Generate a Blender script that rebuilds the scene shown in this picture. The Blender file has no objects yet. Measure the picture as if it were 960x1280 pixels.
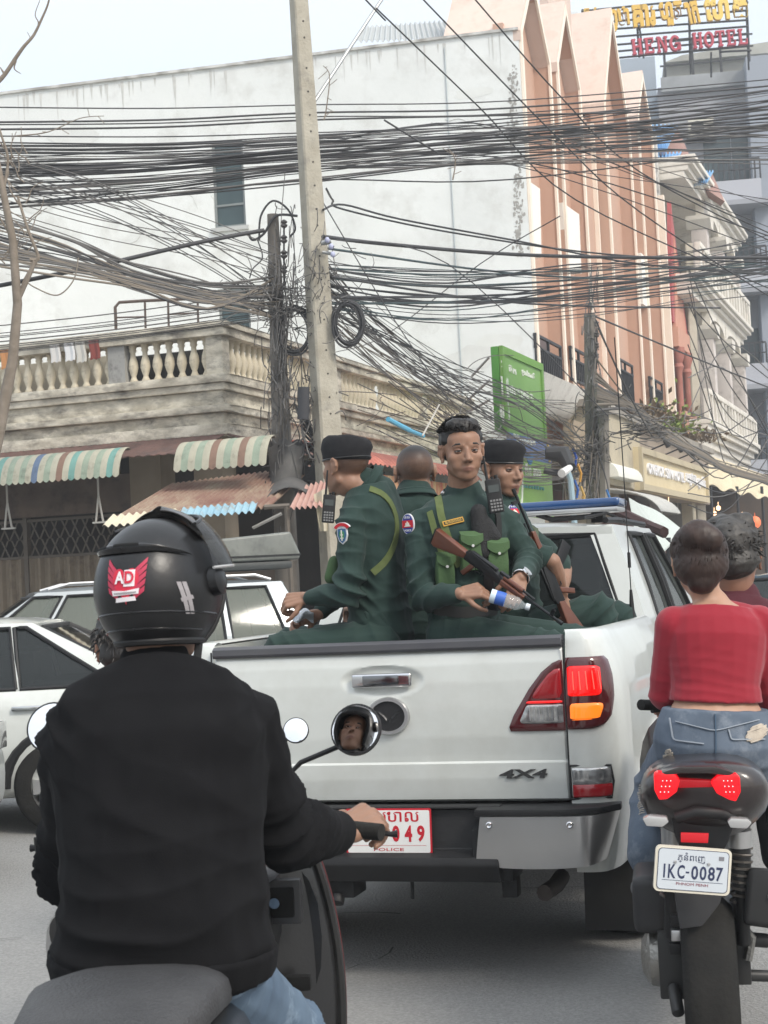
import bpy, bmesh, math, random
import numpy as np
from mathutils import Vector, Matrix, noise
R = math.radians
rnd = random.Random(7)
S = bpy.context.scene
COL = S.collection
# ---------------------------------------------------------------- camera
FOC = 2000.0
CAMZ = 1.56
pit, rol = R(2.43), R(2.86)
fwd = Vector((0, math.cos(pit), math.sin(pit)))
up0 = Vector((0, -math.sin(pit), math.cos(pit)))
rt0 = Vector((1, 0, 0))
rt = rt0 * math.cos(rol) - up0 * math.sin(rol)
up = up0 * math.cos(rol) + rt0 * math.sin(rol)
cam_d = bpy.data.cameras.new('camera')
cam = bpy.data.objects.new('camera', cam_d)
COL.objects.link(cam)
M3 = Matrix((rt, up, -fwd)).transposed()
cam.matrix_world = Matrix.Translation((0, 0, CAMZ)) @ M3.to_4x4()
cam_d.sensor_fit = 'VERTICAL'
cam_d.sensor_height = 24
cam_d.lens = FOC / 1280 * 24
cam_d.clip_end = 3000
cam_d.dof.use_dof = True
cam_d.dof.focus_distance = 7.2
cam_d.dof.aperture_fstop = 11.0
S.camera = cam
# ---------------------------------------------------------------- light
SUN_EL, SUN_AZ = 42, 140     # azimuth clockwise from +Y (view direction)
w = bpy.data.worlds.new('World')
S.world = w
w.use_nodes = True
nt = w.node_tree
nt.nodes.clear()
sky = nt.nodes.new('ShaderNodeTexSky')
sky.sky_type = 'NISHITA'
sky.sun_disc = False
sky.sun_elevation = R(SUN_EL)
sky.sun_rotation = R(SUN_AZ)
sky.air_density = 1.0
sky.dust_density = 3.0
sky.ozone_density = 1.0
b1 = nt.nodes.new('ShaderNodeBackground')
b1.inputs[1].default_value = 0.055
nt.links.new(sky.outputs[0], b1.inputs[0])
# a bright thin overcast over the blue
tc = nt.nodes.new('ShaderNodeTexCoord')
nz = nt.nodes.new('ShaderNodeTexNoise')
nz.inputs['Scale'].default_value = 1.6
nz.inputs['Detail'].default_value = 4
nt.links.new(tc.outputs['Generated'], nz.inputs['Vector'])
cr = nt.nodes.new('ShaderNodeValToRGB')
cr.color_ramp.elements[0].position = 0.35
cr.color_ramp.elements[0].color = (0.80, 0.85, 0.87, 1)
cr.color_ramp.elements[1].position = 0.65
cr.color_ramp.elements[1].color = (0.92, 0.95, 0.96, 1)
nt.links.new(nz.outputs[0], cr.inputs[0])
# overcast vault: three times brighter overhead than at the horizon
sx = nt.nodes.new('ShaderNodeSeparateXYZ'); nt.links.new(tc.outputs['Generated'], sx.inputs[0])
mr = nt.nodes.new('ShaderNodeMapRange'); mr.inputs[1].default_value = 0; mr.inputs[2].default_value = 1; mr.inputs[3].default_value = .36; mr.inputs[4].default_value = 1.08
nt.links.new(sx.outputs[2], mr.inputs[0])
b2 = nt.nodes.new('ShaderNodeBackground')
nt.links.new(mr.outputs[0], b2.inputs[1])
nt.links.new(cr.outputs[0], b2.inputs[0])
ad = nt.nodes.new('ShaderNodeAddShader')
nt.links.new(b1.outputs[0], ad.inputs[0])
nt.links.new(b2.outputs[0], ad.inputs[1])
ow = nt.nodes.new('ShaderNodeOutputWorld')
nt.links.new(ad.outputs[0], ow.inputs[0])
sl = bpy.data.lights.new('sun', 'SUN')
sl.energy = 1.5
sl.angle = R(14)
sl.color = (1.0, 0.94, 0.84)
so = bpy.data.objects.new('sun', sl)
COL.objects.link(so)
e_, a_ = R(SUN_EL), R(SUN_AZ)
sdir = Vector((math.sin(a_) * math.cos(e_), math.cos(a_) * math.cos(e_), math.sin(e_)))
so.rotation_euler = sdir.to_track_quat('Z', 'Y').to_euler()
so.location = (0, 0, 40)
S.view_settings.view_transform = 'Standard'
S.view_settings.look = 'None'
S.view_settings.exposure = 0.66
S.view_settings.gamma = 1
S.render.engine = 'CYCLES'
S.cycles.max_bounces = 6
S.cycles.use_denoising = True
# ---------------------------------------------------------------- helpers
def U(px, py, d):
 """world point seen at photo pixel (px,py) at distance d along the view axis"""
 return Vector((0, 0, CAMZ)) + (fwd + rt * ((px - 480) / FOC) - up * ((py - 640) / FOC)) * d

def PX(v):
 q = v - Vector((0, 0, CAMZ)); d = q.dot(fwd)
 return 480 + FOC * q.dot(rt) / d, 640 - FOC * q.dot(up) / d, d

def rotz(a):
 return Matrix.Rotation(a, 4, 'Z')

def frame(o, x=None, y=None, z=None):
 """matrix with the given orthonormalised axes"""
 if y is not None and z is not None:
  y = Vector(y).normalized(); x = y.cross(Vector(z)).normalized(); z = x.cross(y)
 elif x is not None and z is not None:
  x = Vector(x).normalized(); y = Vector(z).cross(x).normalized(); z = x.cross(y)
 m = Matrix((x, y, z)).transposed().to_4x4()
 m.translation = Vector(o)
 return m

class MB:
 def __init__(s, M=None):
  s.v = []; s.f = []; s.m = []; s.M = M or Matrix(); s.mi = 0
 def P(s, p):
  s.v.append(s.M @ Vector(p)); return len(s.v) - 1
 def F(s, *ids):
  s.f.append(ids); s.m.append(s.mi)
 def poly(s, pts):
  s.F(*[s.P(p) for p in pts]); return s
 def bx(s, x0, x1, y0, y1, z0, z1):
  i = [s.P((x, y, z)) for z in (z0, z1) for x, y in ((x0, y0), (x1, y0), (x1, y1), (x0, y1))]
  for q in ((3, 2, 1, 0), (4, 5, 6, 7), (0, 1, 5, 4), (1, 2, 6, 5), (2, 3, 7, 6), (3, 0, 4, 7)):
   s.F(*[i[k] for k in q])
  return s
 def rings(s, rs, closed=True, cap=True):
  ids = [[s.P(p) for p in r] for r in rs]
  n = len(ids[0])
  for a, b in zip(ids, ids[1:]):
   for k in range(n if closed else n - 1):
    s.F(a[k], a[(k + 1) % n], b[(k + 1) % n], b[k])
  if cap and closed:
   s.F(*reversed(ids[0])); s.F(*ids[-1])
  return s
 def tube(s, pts, r, n=8, cap=True, r2=None):
  pts = [Vector(p) for p in pts]
  if r2 is not None and not isinstance(r, (list, tuple)):
   r = [r + (r2 - r) * i / (len(pts) - 1) for i in range(len(pts))]
  if not isinstance(r, (list, tuple)): r = [r] * len(pts)
  rs = []; nrm = None
  for i, p in enumerate(pts):
   t = (pts[min(i + 1, len(pts) - 1)] - pts[max(i - 1, 0)]).normalized()
   if nrm is None:
    a = Vector((0, 0, 1)) if abs(t.z) < .9 else Vector((1, 0, 0))
    nrm = t.cross(a).normalized()
   else:
    nrm = (nrm - t * nrm.dot(t)).normalized()
   b = t.cross(nrm)
   rs.append([p + (nrm * math.cos(q) + b * math.sin(q)) * r[i] for q in [2 * math.pi * k / n for k in range(n)]])
  return s.rings(rs, cap=cap)
 def lathe(s, prof, o=(0, 0, 0), ax='z', n=16, cap=True):
  rs = []
  for r, h in prof:
   ring = []
   for k in range(n):
    q = 2 * math.pi * k / n; c, d = r * math.cos(q), r * math.sin(q)
    p = {'z': (c, d, h), 'y': (d, h, c), 'x': (h, c, d)}[ax]
    ring.append((p[0] + o[0], p[1] + o[1], p[2] + o[2]))
   rs.append(ring)
  return s.rings(rs, cap=cap)
 def ell(s, c, r, M=None, nu=16, nv=10):
  c = Vector(c); rs = []
  for j in range(nv + 1):
   t = math.pi * j / nv; t = min(max(t, .02), math.pi - .02)
   ring = []
   for k in range(nu):
    q = 2 * math.pi * k / nu
    p = Vector((r[0] * math.sin(t) * math.cos(q), r[1] * math.sin(t) * math.sin(q), -r[2] * math.cos(t)))
    if M: p = M.to_3x3() @ p
    ring.append(c + p)
   rs.append(ring)
  return s.rings(rs)
 def prism(s, poly, a, b, ax='y'):
  """polygon in the plane across axis ax, extruded from a to b.  x: poly=(y,z)  y: (x,z)  z: (x,y)"""
  def q(p, h):
   return {'x': (h, p[0], p[1]), 'y': (p[0], h, p[1]), 'z': (p[0], p[1], h)}[ax]
  return s.rings([[q(p, a) for p in poly], [q(p, b) for p in poly]])
 def grid(s, fn, nu, nv, flip=False):
  ids = [[s.P(fn(i / nu, j / nv)) for j in range(nv + 1)] for i in range(nu + 1)]
  for i in range(nu):
   for j in range(nv):
    q = (ids[i][j], ids[i + 1][j], ids[i + 1][j + 1], ids[i][j + 1])
    s.F(*(reversed(q) if flip else q))
  return s
 def slab(s, fn, nu, nv, off):
  """closed sheet of thickness off (vector)"""
  off = Vector(off)
  s.grid(fn, nu, nv)
  s.grid(lambda a, b: Vector(fn(a, b)) + off, nu, nv, True)
  e = [(i / nu, 0) for i in range(nu + 1)] + [(1, j / nv) for j in range(1, nv + 1)] + [(i / nu, 1) for i in range(nu - 1, -1, -1)] + [(0, j / nv) for j in range(nv - 1, -1, -1)]
  A = [s.P(fn(*q)) for q in e]; B = [s.P(Vector(fn(*q)) + off) for q in e]
  for k in range(len(e) - 1): s.F(A[k], B[k], B[k + 1], A[k + 1])
  return s
 def mesh(s, name, M=None):
  me = bpy.data.meshes.new(name)
  vs = [M @ v for v in s.v] if M else s.v
  me.from_pydata([tuple(v) for v in vs], [], s.f)
  return me
 def build(s, name, mat, parent=None, smooth=False, bevel=0, seg=2, sub=0, world=False, weld=True, auto=None, solid=0):
  M = None
  if world and parent is not None: M = wm(parent).inverted()
  me = s.mesh(name, M)
  mats = mat if isinstance(mat, (list, tuple)) else [mat]
  for m in mats: me.materials.append(m)
  if len(mats) > 1:
   me.polygons.foreach_set('material_index', s.m)
  bm = bmesh.new(); bm.from_mesh(me)
  if weld: bmesh.ops.remove_doubles(bm, verts=bm.verts, dist=1e-5)
  bmesh.ops.recalc_face_normals(bm, faces=bm.faces)
  if bevel:
   ed = [e for e in bm.edges if len(e.link_faces) == 2 and e.calc_face_angle(0) > .5]
   try: bmesh.ops.bevel(bm, geom=ed, offset=bevel, segments=seg, affect='EDGES', profile=.6, clamp_overlap=True)
   except Exception: pass
  bm.to_mesh(me); bm.free()
  if smooth or bevel:
   me.polygons.foreach_set('use_smooth', [True] * len(me.polygons))
   try: me.set_sharp_from_angle(angle=R(auto or 38))
   except Exception: pass
  me.update()
  o = bpy.data.objects.new(name, me)
  COL.objects.link(o)
  if parent is not None: o.parent = parent
  if solid:
   md = o.modifiers.new('thickness', 'SOLIDIFY'); md.thickness = solid; md.offset = 0
  if sub:
   md = o.modifiers.new('subdivision', 'SUBSURF'); md.levels = sub; md.render_levels = sub
  return o

def wm(o):
 m = o.matrix_basis.copy()
 while o.parent is not None:
  o = o.parent; m = o.matrix_basis @ m
 return m

def tag(o, label=None, cat=None, group=None, kind=None):
 if label: o['label'] = label
 if cat: o['category'] = cat
 if group: o['group'] = group
 if kind: o['kind'] = kind
 return o

def thing(name, label, cat, loc=(0, 0, 0), rz=0, group=None, M=None):
 o = bpy.data.objects.new(name, None)
 o.empty_display_size = .1
 COL.objects.link(o)
 if M is not None: o.matrix_world = M; o.matrix_basis = M
 else:
  o.location = loc; o.rotation_euler = (0, 0, rz)
  o.matrix_basis = Matrix.Translation(loc) @ rotz(rz)
 return tag(o, label, cat, group)

def put(name, me, mat, parent=None, smooth=False):
 o = bpy.data.objects.new(name, me); COL.objects.link(o)
 if parent is not None: o.parent = parent
 return o

def copy_tree(o, parent=None):
 kids = list(o.children)
 c = o.copy(); COL.objects.link(c); c.parent = parent
 for k in kids: copy_tree(k, c)
 return c

def text_mesh(txt, size=1, ext=.02, bold=0, align='CENTER', sx=1.0, space=1.0):
 cu = bpy.data.curves.new('lettering', 'FONT')
 cu.body = txt; cu.size = size; cu.extrude = ext; cu.offset = bold
 cu.align_x = align; cu.align_y = 'CENTER'; cu.space_character = space
 cu.resolution_u = 3
 o = bpy.data.objects.new('lettering', cu); COL.objects.link(o)
 dg = bpy.context.evaluated_depsgraph_get()
 me = bpy.data.meshes.new_from_object(o.evaluated_get(dg))
 bpy.data.objects.remove(o)
 me.transform(Matrix.Diagonal((sx, 1, 1, 1)))
 return me

def text(name, txt, mat, parent, M, size=1, ext=.02, bold=0, align='CENTER', sx=1.0, space=1.0, fit=None, world=False):
 """flat lettering standing in the local XY plane of M.  fit=(w,h) scales it to that box"""
 me = text_mesh(txt, size, ext, bold, align, sx, space)
 if fit and len(me.vertices):
  co = np.empty(len(me.vertices) * 3); me.vertices.foreach_get('co', co); co = co.reshape(-1, 3)
  lo, hi = co.min(0), co.max(0)
  c = (lo + hi) / 2; kx = fit[0] / max(hi[0] - lo[0], 1e-6); ky = fit[1] / max(hi[1] - lo[1], 1e-6)
  me.transform(Matrix.Diagonal((kx, ky, 1, 1)) @ Matrix.Translation((-c[0], -c[1], 0)))
 if world and parent is not None: M = wm(parent).inverted() @ M
 me.transform(M)
 me.materials.clear(); me.materials.append(mat)
 o = bpy.data.objects.new(name, me); COL.objects.link(o)
 if parent is not None: o.parent = parent
 return o
# ---------------------------------------------------------------- materials
MATS = {}
def mat(name, col, rough=.6, metal=0.0, col2=None, ns=6.0, nf=.5, bump=0, bs=40.0, spec=.5, emit=None, es=0, alpha=1, trans=0, coat=0, detail=5, dirt=None, ds=1.5, dlo=.5, dhi=.7, stretch=(1, 1, 1), bd=.02, attr=None, sheen=0, bst=(1, 1, 1), ior=1.45, rvar=0):
 if name in MATS: return MATS[name]
 m = bpy.data.materials.new(name); MATS[name] = m
 m.use_nodes = True
 nt = m.node_tree; N = nt.nodes; L = nt.links
 b = N['Principled BSDF']
 b.inputs['Roughness'].default_value = rough
 b.inputs['Metallic'].default_value = metal
 b.inputs['Specular IOR Level'].default_value = spec
 b.inputs['IOR'].default_value = ior
 b.inputs['Base Color'].default_value = (*col, 1)
 if coat: b.inputs['Coat Weight'].default_value = coat; b.inputs['Coat Roughness'].default_value = .04
 if trans: b.inputs['Transmission Weight'].default_value = trans
 if sheen: b.inputs['Sheen Weight'].default_value = sheen
 if alpha < 1: b.inputs['Alpha'].default_value = alpha
 if emit: b.inputs['Emission Color'].default_value = (*emit, 1); b.inputs['Emission Strength'].default_value = es
 tc = N.new('ShaderNodeTexCoord')
 def mp(st):
  k = N.new('ShaderNodeMapping'); k.inputs['Scale'].default_value = st
  L.new(tc.outputs['Object'], k.inputs['Vector']); return k.outputs[0]
 cur = None
 if attr:
  at = N.new('ShaderNodeAttribute'); at.attribute_name = attr; cur = at.outputs['Color']
  if col2 is not None:
   n = N.new('ShaderNodeTexNoise'); n.inputs['Scale'].default_value = ns; n.inputs['Detail'].default_value = detail
   L.new(mp(stretch), n.inputs['Vector'])
   mr = N.new('ShaderNodeMapRange'); mr.inputs[3].default_value = 1 - nf; mr.inputs[4].default_value = 1 + nf
   L.new(n.outputs[0], mr.inputs[0])
   vm = N.new('ShaderNodeVectorMath'); vm.operation = 'SCALE'
   L.new(cur, vm.inputs[0]); L.new(mr.outputs[0], vm.inputs['Scale']); cur = vm.outputs[0]
 elif col2 is not None:
  n = N.new('ShaderNodeTexNoise'); n.inputs['Scale'].default_value = ns; n.inputs['Detail'].default_value = detail
  L.new(mp(stretch), n.inputs['Vector'])
  r_ = N.new('ShaderNodeValToRGB')
  r_.color_ramp.elements[0].position = max(0, .5 - nf / 2); r_.color_ramp.elements[1].position = min(1, .5 + nf / 2)
  r_.color_ramp.elements[0].color = (*col, 1); r_.color_ramp.elements[1].color = (*col2, 1)
  L.new(n.outputs[0], r_.inputs[0]); cur = r_.outputs[0]
  if rvar:
   mr = N.new('ShaderNodeMapRange'); mr.inputs[3].default_value = max(0, rough - rvar); mr.inputs[4].default_value = min(1, rough + rvar)
   L.new(n.outputs[0], mr.inputs[0]); L.new(mr.outputs[0], b.inputs['Roughness'])
 if dirt is not None:
  n = N.new('ShaderNodeTexNoise'); n.inputs['Scale'].default_value = ds; n.inputs['Detail'].default_value = 9; n.inputs['Roughness'].default_value = .7
  L.new(mp(stretch), n.inputs['Vector'])
  r_ = N.new('ShaderNodeMapRange'); r_.inputs[1].default_value = dlo; r_.inputs[2].default_value = dhi
  L.new(n.outputs[0], r_.inputs[0])
  mx = N.new('ShaderNodeMix'); mx.data_type = 'RGBA'
  L.new(r_.outputs[0], mx.inputs[0])
  if cur is not None: L.new(cur, mx.inputs[6])
  else: mx.inputs[6].default_value = (*col, 1)
  mx.inputs[7].default_value = (*dirt, 1); cur = mx.outputs[2]
 if cur is not None: L.new(cur, b.inputs['Base Color'])
 if bump:
  n = N.new('ShaderNodeTexNoise'); n.inputs['Scale'].default_value = bs; n.inputs['Detail'].default_value = 4
  L.new(mp(bst), n.inputs['Vector'])
  bu = N.new('ShaderNodeBump'); bu.inputs['Strength'].default_value = bump; bu.inputs['Distance'].default_value = bd
  L.new(n.outputs[0], bu.inputs['Height']); L.new(bu.outputs[0], b.inputs['Normal'])
 return m
# ================================================================ SETTING
def ray(px, py):
 return fwd + rt * ((px - 480) / FOC) - up * ((py - 640) / FOC)
CP = Vector((0, 0, CAMZ))
def H(M, px, py, yl=0.0):
 Mi = M.inverted(); lo = Mi @ CP; ld = Mi.to_3x3() @ ray(px, py); p = lo + ld * ((yl - lo.y) / ld.y)
 return p.x, p.z
def HX(M, px, py, xl=0.0):
 Mi = M.inverted(); lo = Mi @ CP; ld = Mi.to_3x3() @ ray(px, py); p = lo + ld * ((xl - lo.x) / ld.x)
 return p.y, p.z
ASP = mat('asphalt', (.15, .148, .144), .85, col2=(.36, .355, .345), ns=75, nf=.8, bump=.9, bs=90, bd=.012, dirt=(.31, .305, .295), ds=.45, dlo=.42, dhi=1.0, detail=6)
g = MB()
g.grid(lambda a, b: ((a - .5) * 240, -60 + b * 240, 0), 6, 6)
tag(g.build('ground', mat('ground_earth', (.16, .15, .13), .95, col2=(.2, .19, .17), ns=.3)), kind='structure')
g = MB()
def rd(a, b):
 x = -60 + a * 120; y = -25 + b * 130
 return (x, y, .004 + .006 * noise.noise(Vector((x * .5, y * .5, 0))))
g.grid(rd, 150, 160)
tag(g.build('road', ASP, smooth=True), kind='structure')
# cracks and patch seams in the tarmac: shallow strips
crk = MB()
def crack(pts, wd):
 rr = []
 for i, (x, y) in enumerate(pts):
  z = .013 + .0
  rr.append([(x - wd * (.6 + .5 * rnd.random()), y, z), (x + wd * (.6 + .5 * rnd.random()), y + wd, z)])
 for a, b in zip(rr, rr[1:]):
  crk.poly([a[0], a[1], b[1], b[0]])
for k in range(7):
 x, y = rnd.uniform(-3.2, 2.2), rnd.uniform(4.6, 9); an = rnd.uniform(-.6, .6) + (math.pi / 2 if k % 2 else 0); P = []
 for j in range(rnd.randint(7, 16)):
  an += rnd.uniform(-.5, .5); x += .13 * math.cos(an); y += .13 * math.sin(an) * .8; P.append((x, y))
 crack(P, rnd.uniform(.004, .009))
tag(crk.build('road_cracks', mat('crack_tar', (.07, .07, .068), .8), weld=False), kind='structure')
# pavements
CONC = mat('pavement_concrete', (.24, .23, .21), .9, col2=(.32, .31, .28), ns=3, bump=.5, bs=30)
s_ = Vector((.334, .943, 0)); n_ = Vector((.943, -.334, 0)); AB = math.atan2(.943, .334)
A0 = U(272, 430, 20); A0.z = 0
ML = Matrix.Translation(A0) @ rotz(AB)
pv = MB(ML); pv.bx(-4.2, 60, -3.0, 30, 0, .13)
tag(pv.build('pavement', CONC, bevel=.02), kind='structure')

# ---------------------------------------------------------------- corner shophouse with balustrade
PLAS = mat('old_plaster', (.46, .42, .34), .9, col2=(.74, .69, .58), ns=3.5, nf=.3, bump=.8, bs=14, dirt=(.17, .155, .135), ds=2.6, dlo=.46, dhi=.70, stretch=(1, 1, 2.6), detail=9)
BAL = mat('baluster_plaster', (.56, .49, .37), .9, col2=(.76, .70, .56), ns=3, bump=.4, bs=20, dirt=(.14, .11, .08), ds=4, dlo=.52, dhi=.7)
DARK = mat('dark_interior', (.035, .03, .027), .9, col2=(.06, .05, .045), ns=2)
BRN = mat('brown_paint', (.10, .075, .06), .8, col2=(.15, .11, .085), ns=4, dirt=(.05, .04, .035), ds=3)
shop = thing('corner_shophouse', 'low corner shophouse with a weathered plaster balustrade round its roof terrace', 'building', M=ML)
b = MB()
# left face recedes to +y at x=0, right face along +x at y=0
b.bx(.0, 11.5, .0, 14, 3.62, 3.9); b.build('terrace_slab', PLAS, shop)
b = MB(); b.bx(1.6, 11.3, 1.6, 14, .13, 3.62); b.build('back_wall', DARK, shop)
b = MB(); b.bx(.25, .65, 1.0, 1.45, .13, 3.6); b.build('column', mat('column_tan', (.22, .18, .13), .9, col2=(.3, .25, .19), ns=3), shop)
b = MB(); b.bx(.02, .42, .02, .42, .13, 3.6); b.build('column', MATS['column_tan'], shop)
b = MB(); b.bx(.02, .35, 8.2, 8.6, .13, 3.6); b.build('column', MATS['column_tan'], shop)
b = MB(); b.bx(.3, .6, 1.6, 14, 2.75, 3.05); b.build('beam', BRN, shop)
# stepped mouldings under the balustrade (both faces as one L-shaped run each)
def Lrun(mb, o, z0, z1, d=.18):
 mb.bx(-o, d - o, -o, 14, z0, z1); mb.bx(d - o, 11.4, -o, d - o, z0, z1)
for nm, o, z0, z1 in (('moulding', .14, 3.46, 3.60), ('moulding', .08, 3.603, 3.74), ('moulding', .17, 3.743, 3.83), ('moulding', .06, 3.833, 4.02), ('moulding', .12, 4.023, 4.11), ('base_rail', .16, 4.113, 4.22), ('top_rail', .15, 4.70, 4.80), ('top_rail', .19, 4.803, 4.87)):
 b = MB(); Lrun(b, o, z0, z1, .3); b.build(nm, PLAS, shop, bevel=.012)
prof = [(.045, 4.222), (.055, 4.25), (.04, 4.27), (.032, 4.3), (.05, 4.35), (.066, 4.41), (.058, 4.48), (.036, 4.55), (.032, 4.6), (.05, 4.63), (.04, 4.65), (.052, 4.67), (.052, 4.698)]
me = None
bal = MB(); bal.lathe([(r_, z - 4.222) for r_, z in prof], n=10)
b0 = bal.build('baluster', BAL, shop, smooth=True, auto=60)
pos = [(0, .16 + .172 * k) for k in range(24)] + [(.2 + .176 * k, 0) for k in range(1, 62)]
first = True
for i, (x, y) in enumerate(pos):
 if i in (7, 40, 55): continue
 o = b0 if first else b0.copy()
 if not first: COL.objects.link(o)
 first = False
 o.location = (x, y, 4.222)
b = MB(); b.bx(-.1, .1, 1.26, 1.5, 4.222, 4.698); b.build('rail_pier', mat('grey_cement', (.3, .3, .29), .9, col2=(.42, .41, .39), ns=5, dirt=(.15, .15, .14), ds=5), shop)
for x in (.0, 3.9, 8.0):
 b = MB(); b.bx(x - .1, x + .12, -.1, .12, 4.222, 4.698); b.build('rail_pier', PLAS, shop)
# brown sheet roof under the balustrade, both faces
RUST = mat('rusty_sheet', (.11, .06, .05), .8, col2=(.19, .11, .09), ns=2.5, dirt=(.07, .05, .045), ds=2, bump=.3, bs=10)
b = MB()
b.slab(lambda a, c: (-.1 - .95 * a + 0, -.1 + 7 * c, 3.47 - .28 * a + .008 * math.sin(c * 320)), 2, 180, (0, 0, -.012))
b.build('sheet_roof', RUST, shop, smooth=True)
b = MB()
b.slab(lambda a, c: (-.1 + 3.2 * c, -.1 - .8 * a, 3.47 - .28 * a + .008 * math.sin(c * 160)), 2, 100, (0, 0, -.012))
b.build('sheet_roof', RUST, shop, smooth=True)
# collapsible gate on the left face: lattice band above, ribbed sheet below
GATE = mat('gate_metal', (.20, .16, .12), .75, col2=(.28, .23, .17), ns=3, dirt=(.12, .09, .07), ds=3)
GB = mat('gate_bars', (.13, .11, .09), .7)
gt = thing('folding_gate', 'closed brown folding shop gate with a diamond lattice band above ribbed panels', 'gate', M=ML @ Matrix.Translation((.55, 1.2, .13)))
b = MB()
n = 96
b.slab(lambda a, c: ((.022 if int(c * n + .25) % 2 else -.022), 7.2 * c, .02 + 1.93 * a), 1, n * 2, (.012, 0, 0)); b.build('ribbed_panel', GATE, gt)
for k in range(0, 4):
 b = MB(); b.bx(-.05, .05, k * 2.0 - .03, k * 2.0 + .03, 0, 2.5); b.build('gate_post', GB, gt)
for z in (1.95, 2.44):
 b = MB(); b.bx(-.03, .03, 0, 7.2, z, z + .035); b.build('gate_rail', GB, gt)
b0 = None
for sgn in (-1, 1):
 q = MB(); q.rings([[(-.008 * sgn - .005, -.012, 0), (-.008 * sgn + .005, -.012, 0), (-.008 * sgn + .005, .012, 0), (-.008 * sgn - .005, .012, 0)],
                       [(-.008 * sgn - .005, -.012 + sgn * .12, .24), (-.008 * sgn + .005, -.012 + sgn * .12, .24), (-.008 * sgn + .005, .012 + sgn * .12, .24), (-.008 * sgn - .005, .012 + sgn * .12, .24)]])
 o0 = q.build('lattice_bar', GB, gt)
 k = 0
 for yy in range(44):
  for row in (0, 1):
   if (row == 0 and yy < 0): continue
   o = o0 if k == 0 else o0.copy()
   if k: COL.objects.link(o)
   o.location = (0, .1 + yy * .155, 1.965 + row * .24 if sgn > 0 else 1.965 + row * .24)
   k += 1
for k in range(0, 46):
 if k % 2: continue
b = MB(); b.bx(.3, .34, 1.2, 9, 2.62, 3.1); b.build('transom', BRN, shop)
for k in range(40):   # pierced vent band high in the wall
 pass
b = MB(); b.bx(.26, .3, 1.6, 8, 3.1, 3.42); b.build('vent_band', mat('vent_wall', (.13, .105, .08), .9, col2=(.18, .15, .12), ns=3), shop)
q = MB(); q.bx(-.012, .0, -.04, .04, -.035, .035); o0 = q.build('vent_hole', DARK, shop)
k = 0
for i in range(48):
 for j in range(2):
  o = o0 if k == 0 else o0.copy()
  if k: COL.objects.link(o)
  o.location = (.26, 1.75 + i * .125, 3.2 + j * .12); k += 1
# striped scalloped awnings
STR = [mat('awning_' + a, c, .75, col2=tuple(x * .8 for x in c), ns=8, dirt=tuple(x * .35 for x in c), ds=5, dlo=.55, dhi=.75) for a, c in
       (('cream', (.44, .42, .33)), ('teal', (.17, .34, .30)), ('brown', (.24, .15, .11)), ('blue', (.12, .17, .26)), ('sage', (.30, .36, .28)))]
def awning(y0, y1, label, z=3.28, seed=1):
 aw = thing('striped_awning', label, 'awning', M=ML @ Matrix.Translation((-1.05, y0, z)), group='striped scalloped awnings on the corner shophouse')
 W = y1 - y0; ns = int(W / .085); rr = random.Random(seed); pal = None
 for i in range(ns):
  ya, yb = W * i / ns, W * (i + 1) / ns
  q = MB()
  def fn(a, c):
   th = a * 1.35
   y = ya + (yb - ya) * c
   sc = .035 * abs(math.sin(c * math.pi)) * (1 if a > .99 else 0)
   return (-.30 * math.sin(th) - .02, y, .02 - .34 * (1 - math.cos(th)) / .78 - sc + .006 * math.sin(c * math.pi))
  q.slab(fn, 8, 4, (.006, 0, -.003))
  m = STR[0] if i % 2 == 0 else STR[rr.choice((1, 1, 2, 3, 4, 4))]
  q.build('stripe', m, aw, smooth=True)
 q = MB(); q.tube([(0, 0, .0), (0, W, .0)], .015, 6); q.build('rod', GB, aw)
 return aw
awning(.72, 5.6, 'longer green, cream and brown striped awning over the folding gate at the left edge', seed=3)
awning(-1.18, .0, 'shorter teal and cream striped awning at the corner, just left of the leaning grey post', seed=5)
for yy, lb in ((1.35, 'thin pale bracket leg hanging under the right end of the long striped awning'), (2.65, 'thin pale bracket leg hanging under the long striped awning nearer the left edge')):
 t = thing('awning_bracket', lb, 'bracket', M=ML @ Matrix.Translation((-.75, yy, 2.45)))
 q = MB(); q.tube([(0, 0, .78), (0, 0, .32), (0, .05, .0)], .014, 6); q.build('rod', mat('pale_metal', (.5, .48, .44), .6), t)
 q = MB(); q.tube([(0, 0, .32), (0, -.05, .0)], .014, 6); q.build('rod', MATS['pale_metal'], t)
 q = MB(); q.bx(-.02, .02, -.1, .09, -.02, .0); q.build('foot_plate', MATS['pale_metal'], t)
q = MB(); q.bx(.35, .40, .0, 1.55, 3.9, 4.62)  # dark sheet added behind the balusters so their gaps read dark
tag(q.build('dark_gap_sheet', mat('gap_sheet_dark', (.03, .03, .03), .9, col2=(.06, .055, .05), ns=5), shop), kind=None)
q = MB(); q.bx(.32, .36, 1.6, 4.2, 3.9, 4.66); q.build('parapet_board', mat('board_cream', (.50, .45, .36), .9, col2=(.62, .57, .47), ns=4), shop)
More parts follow.
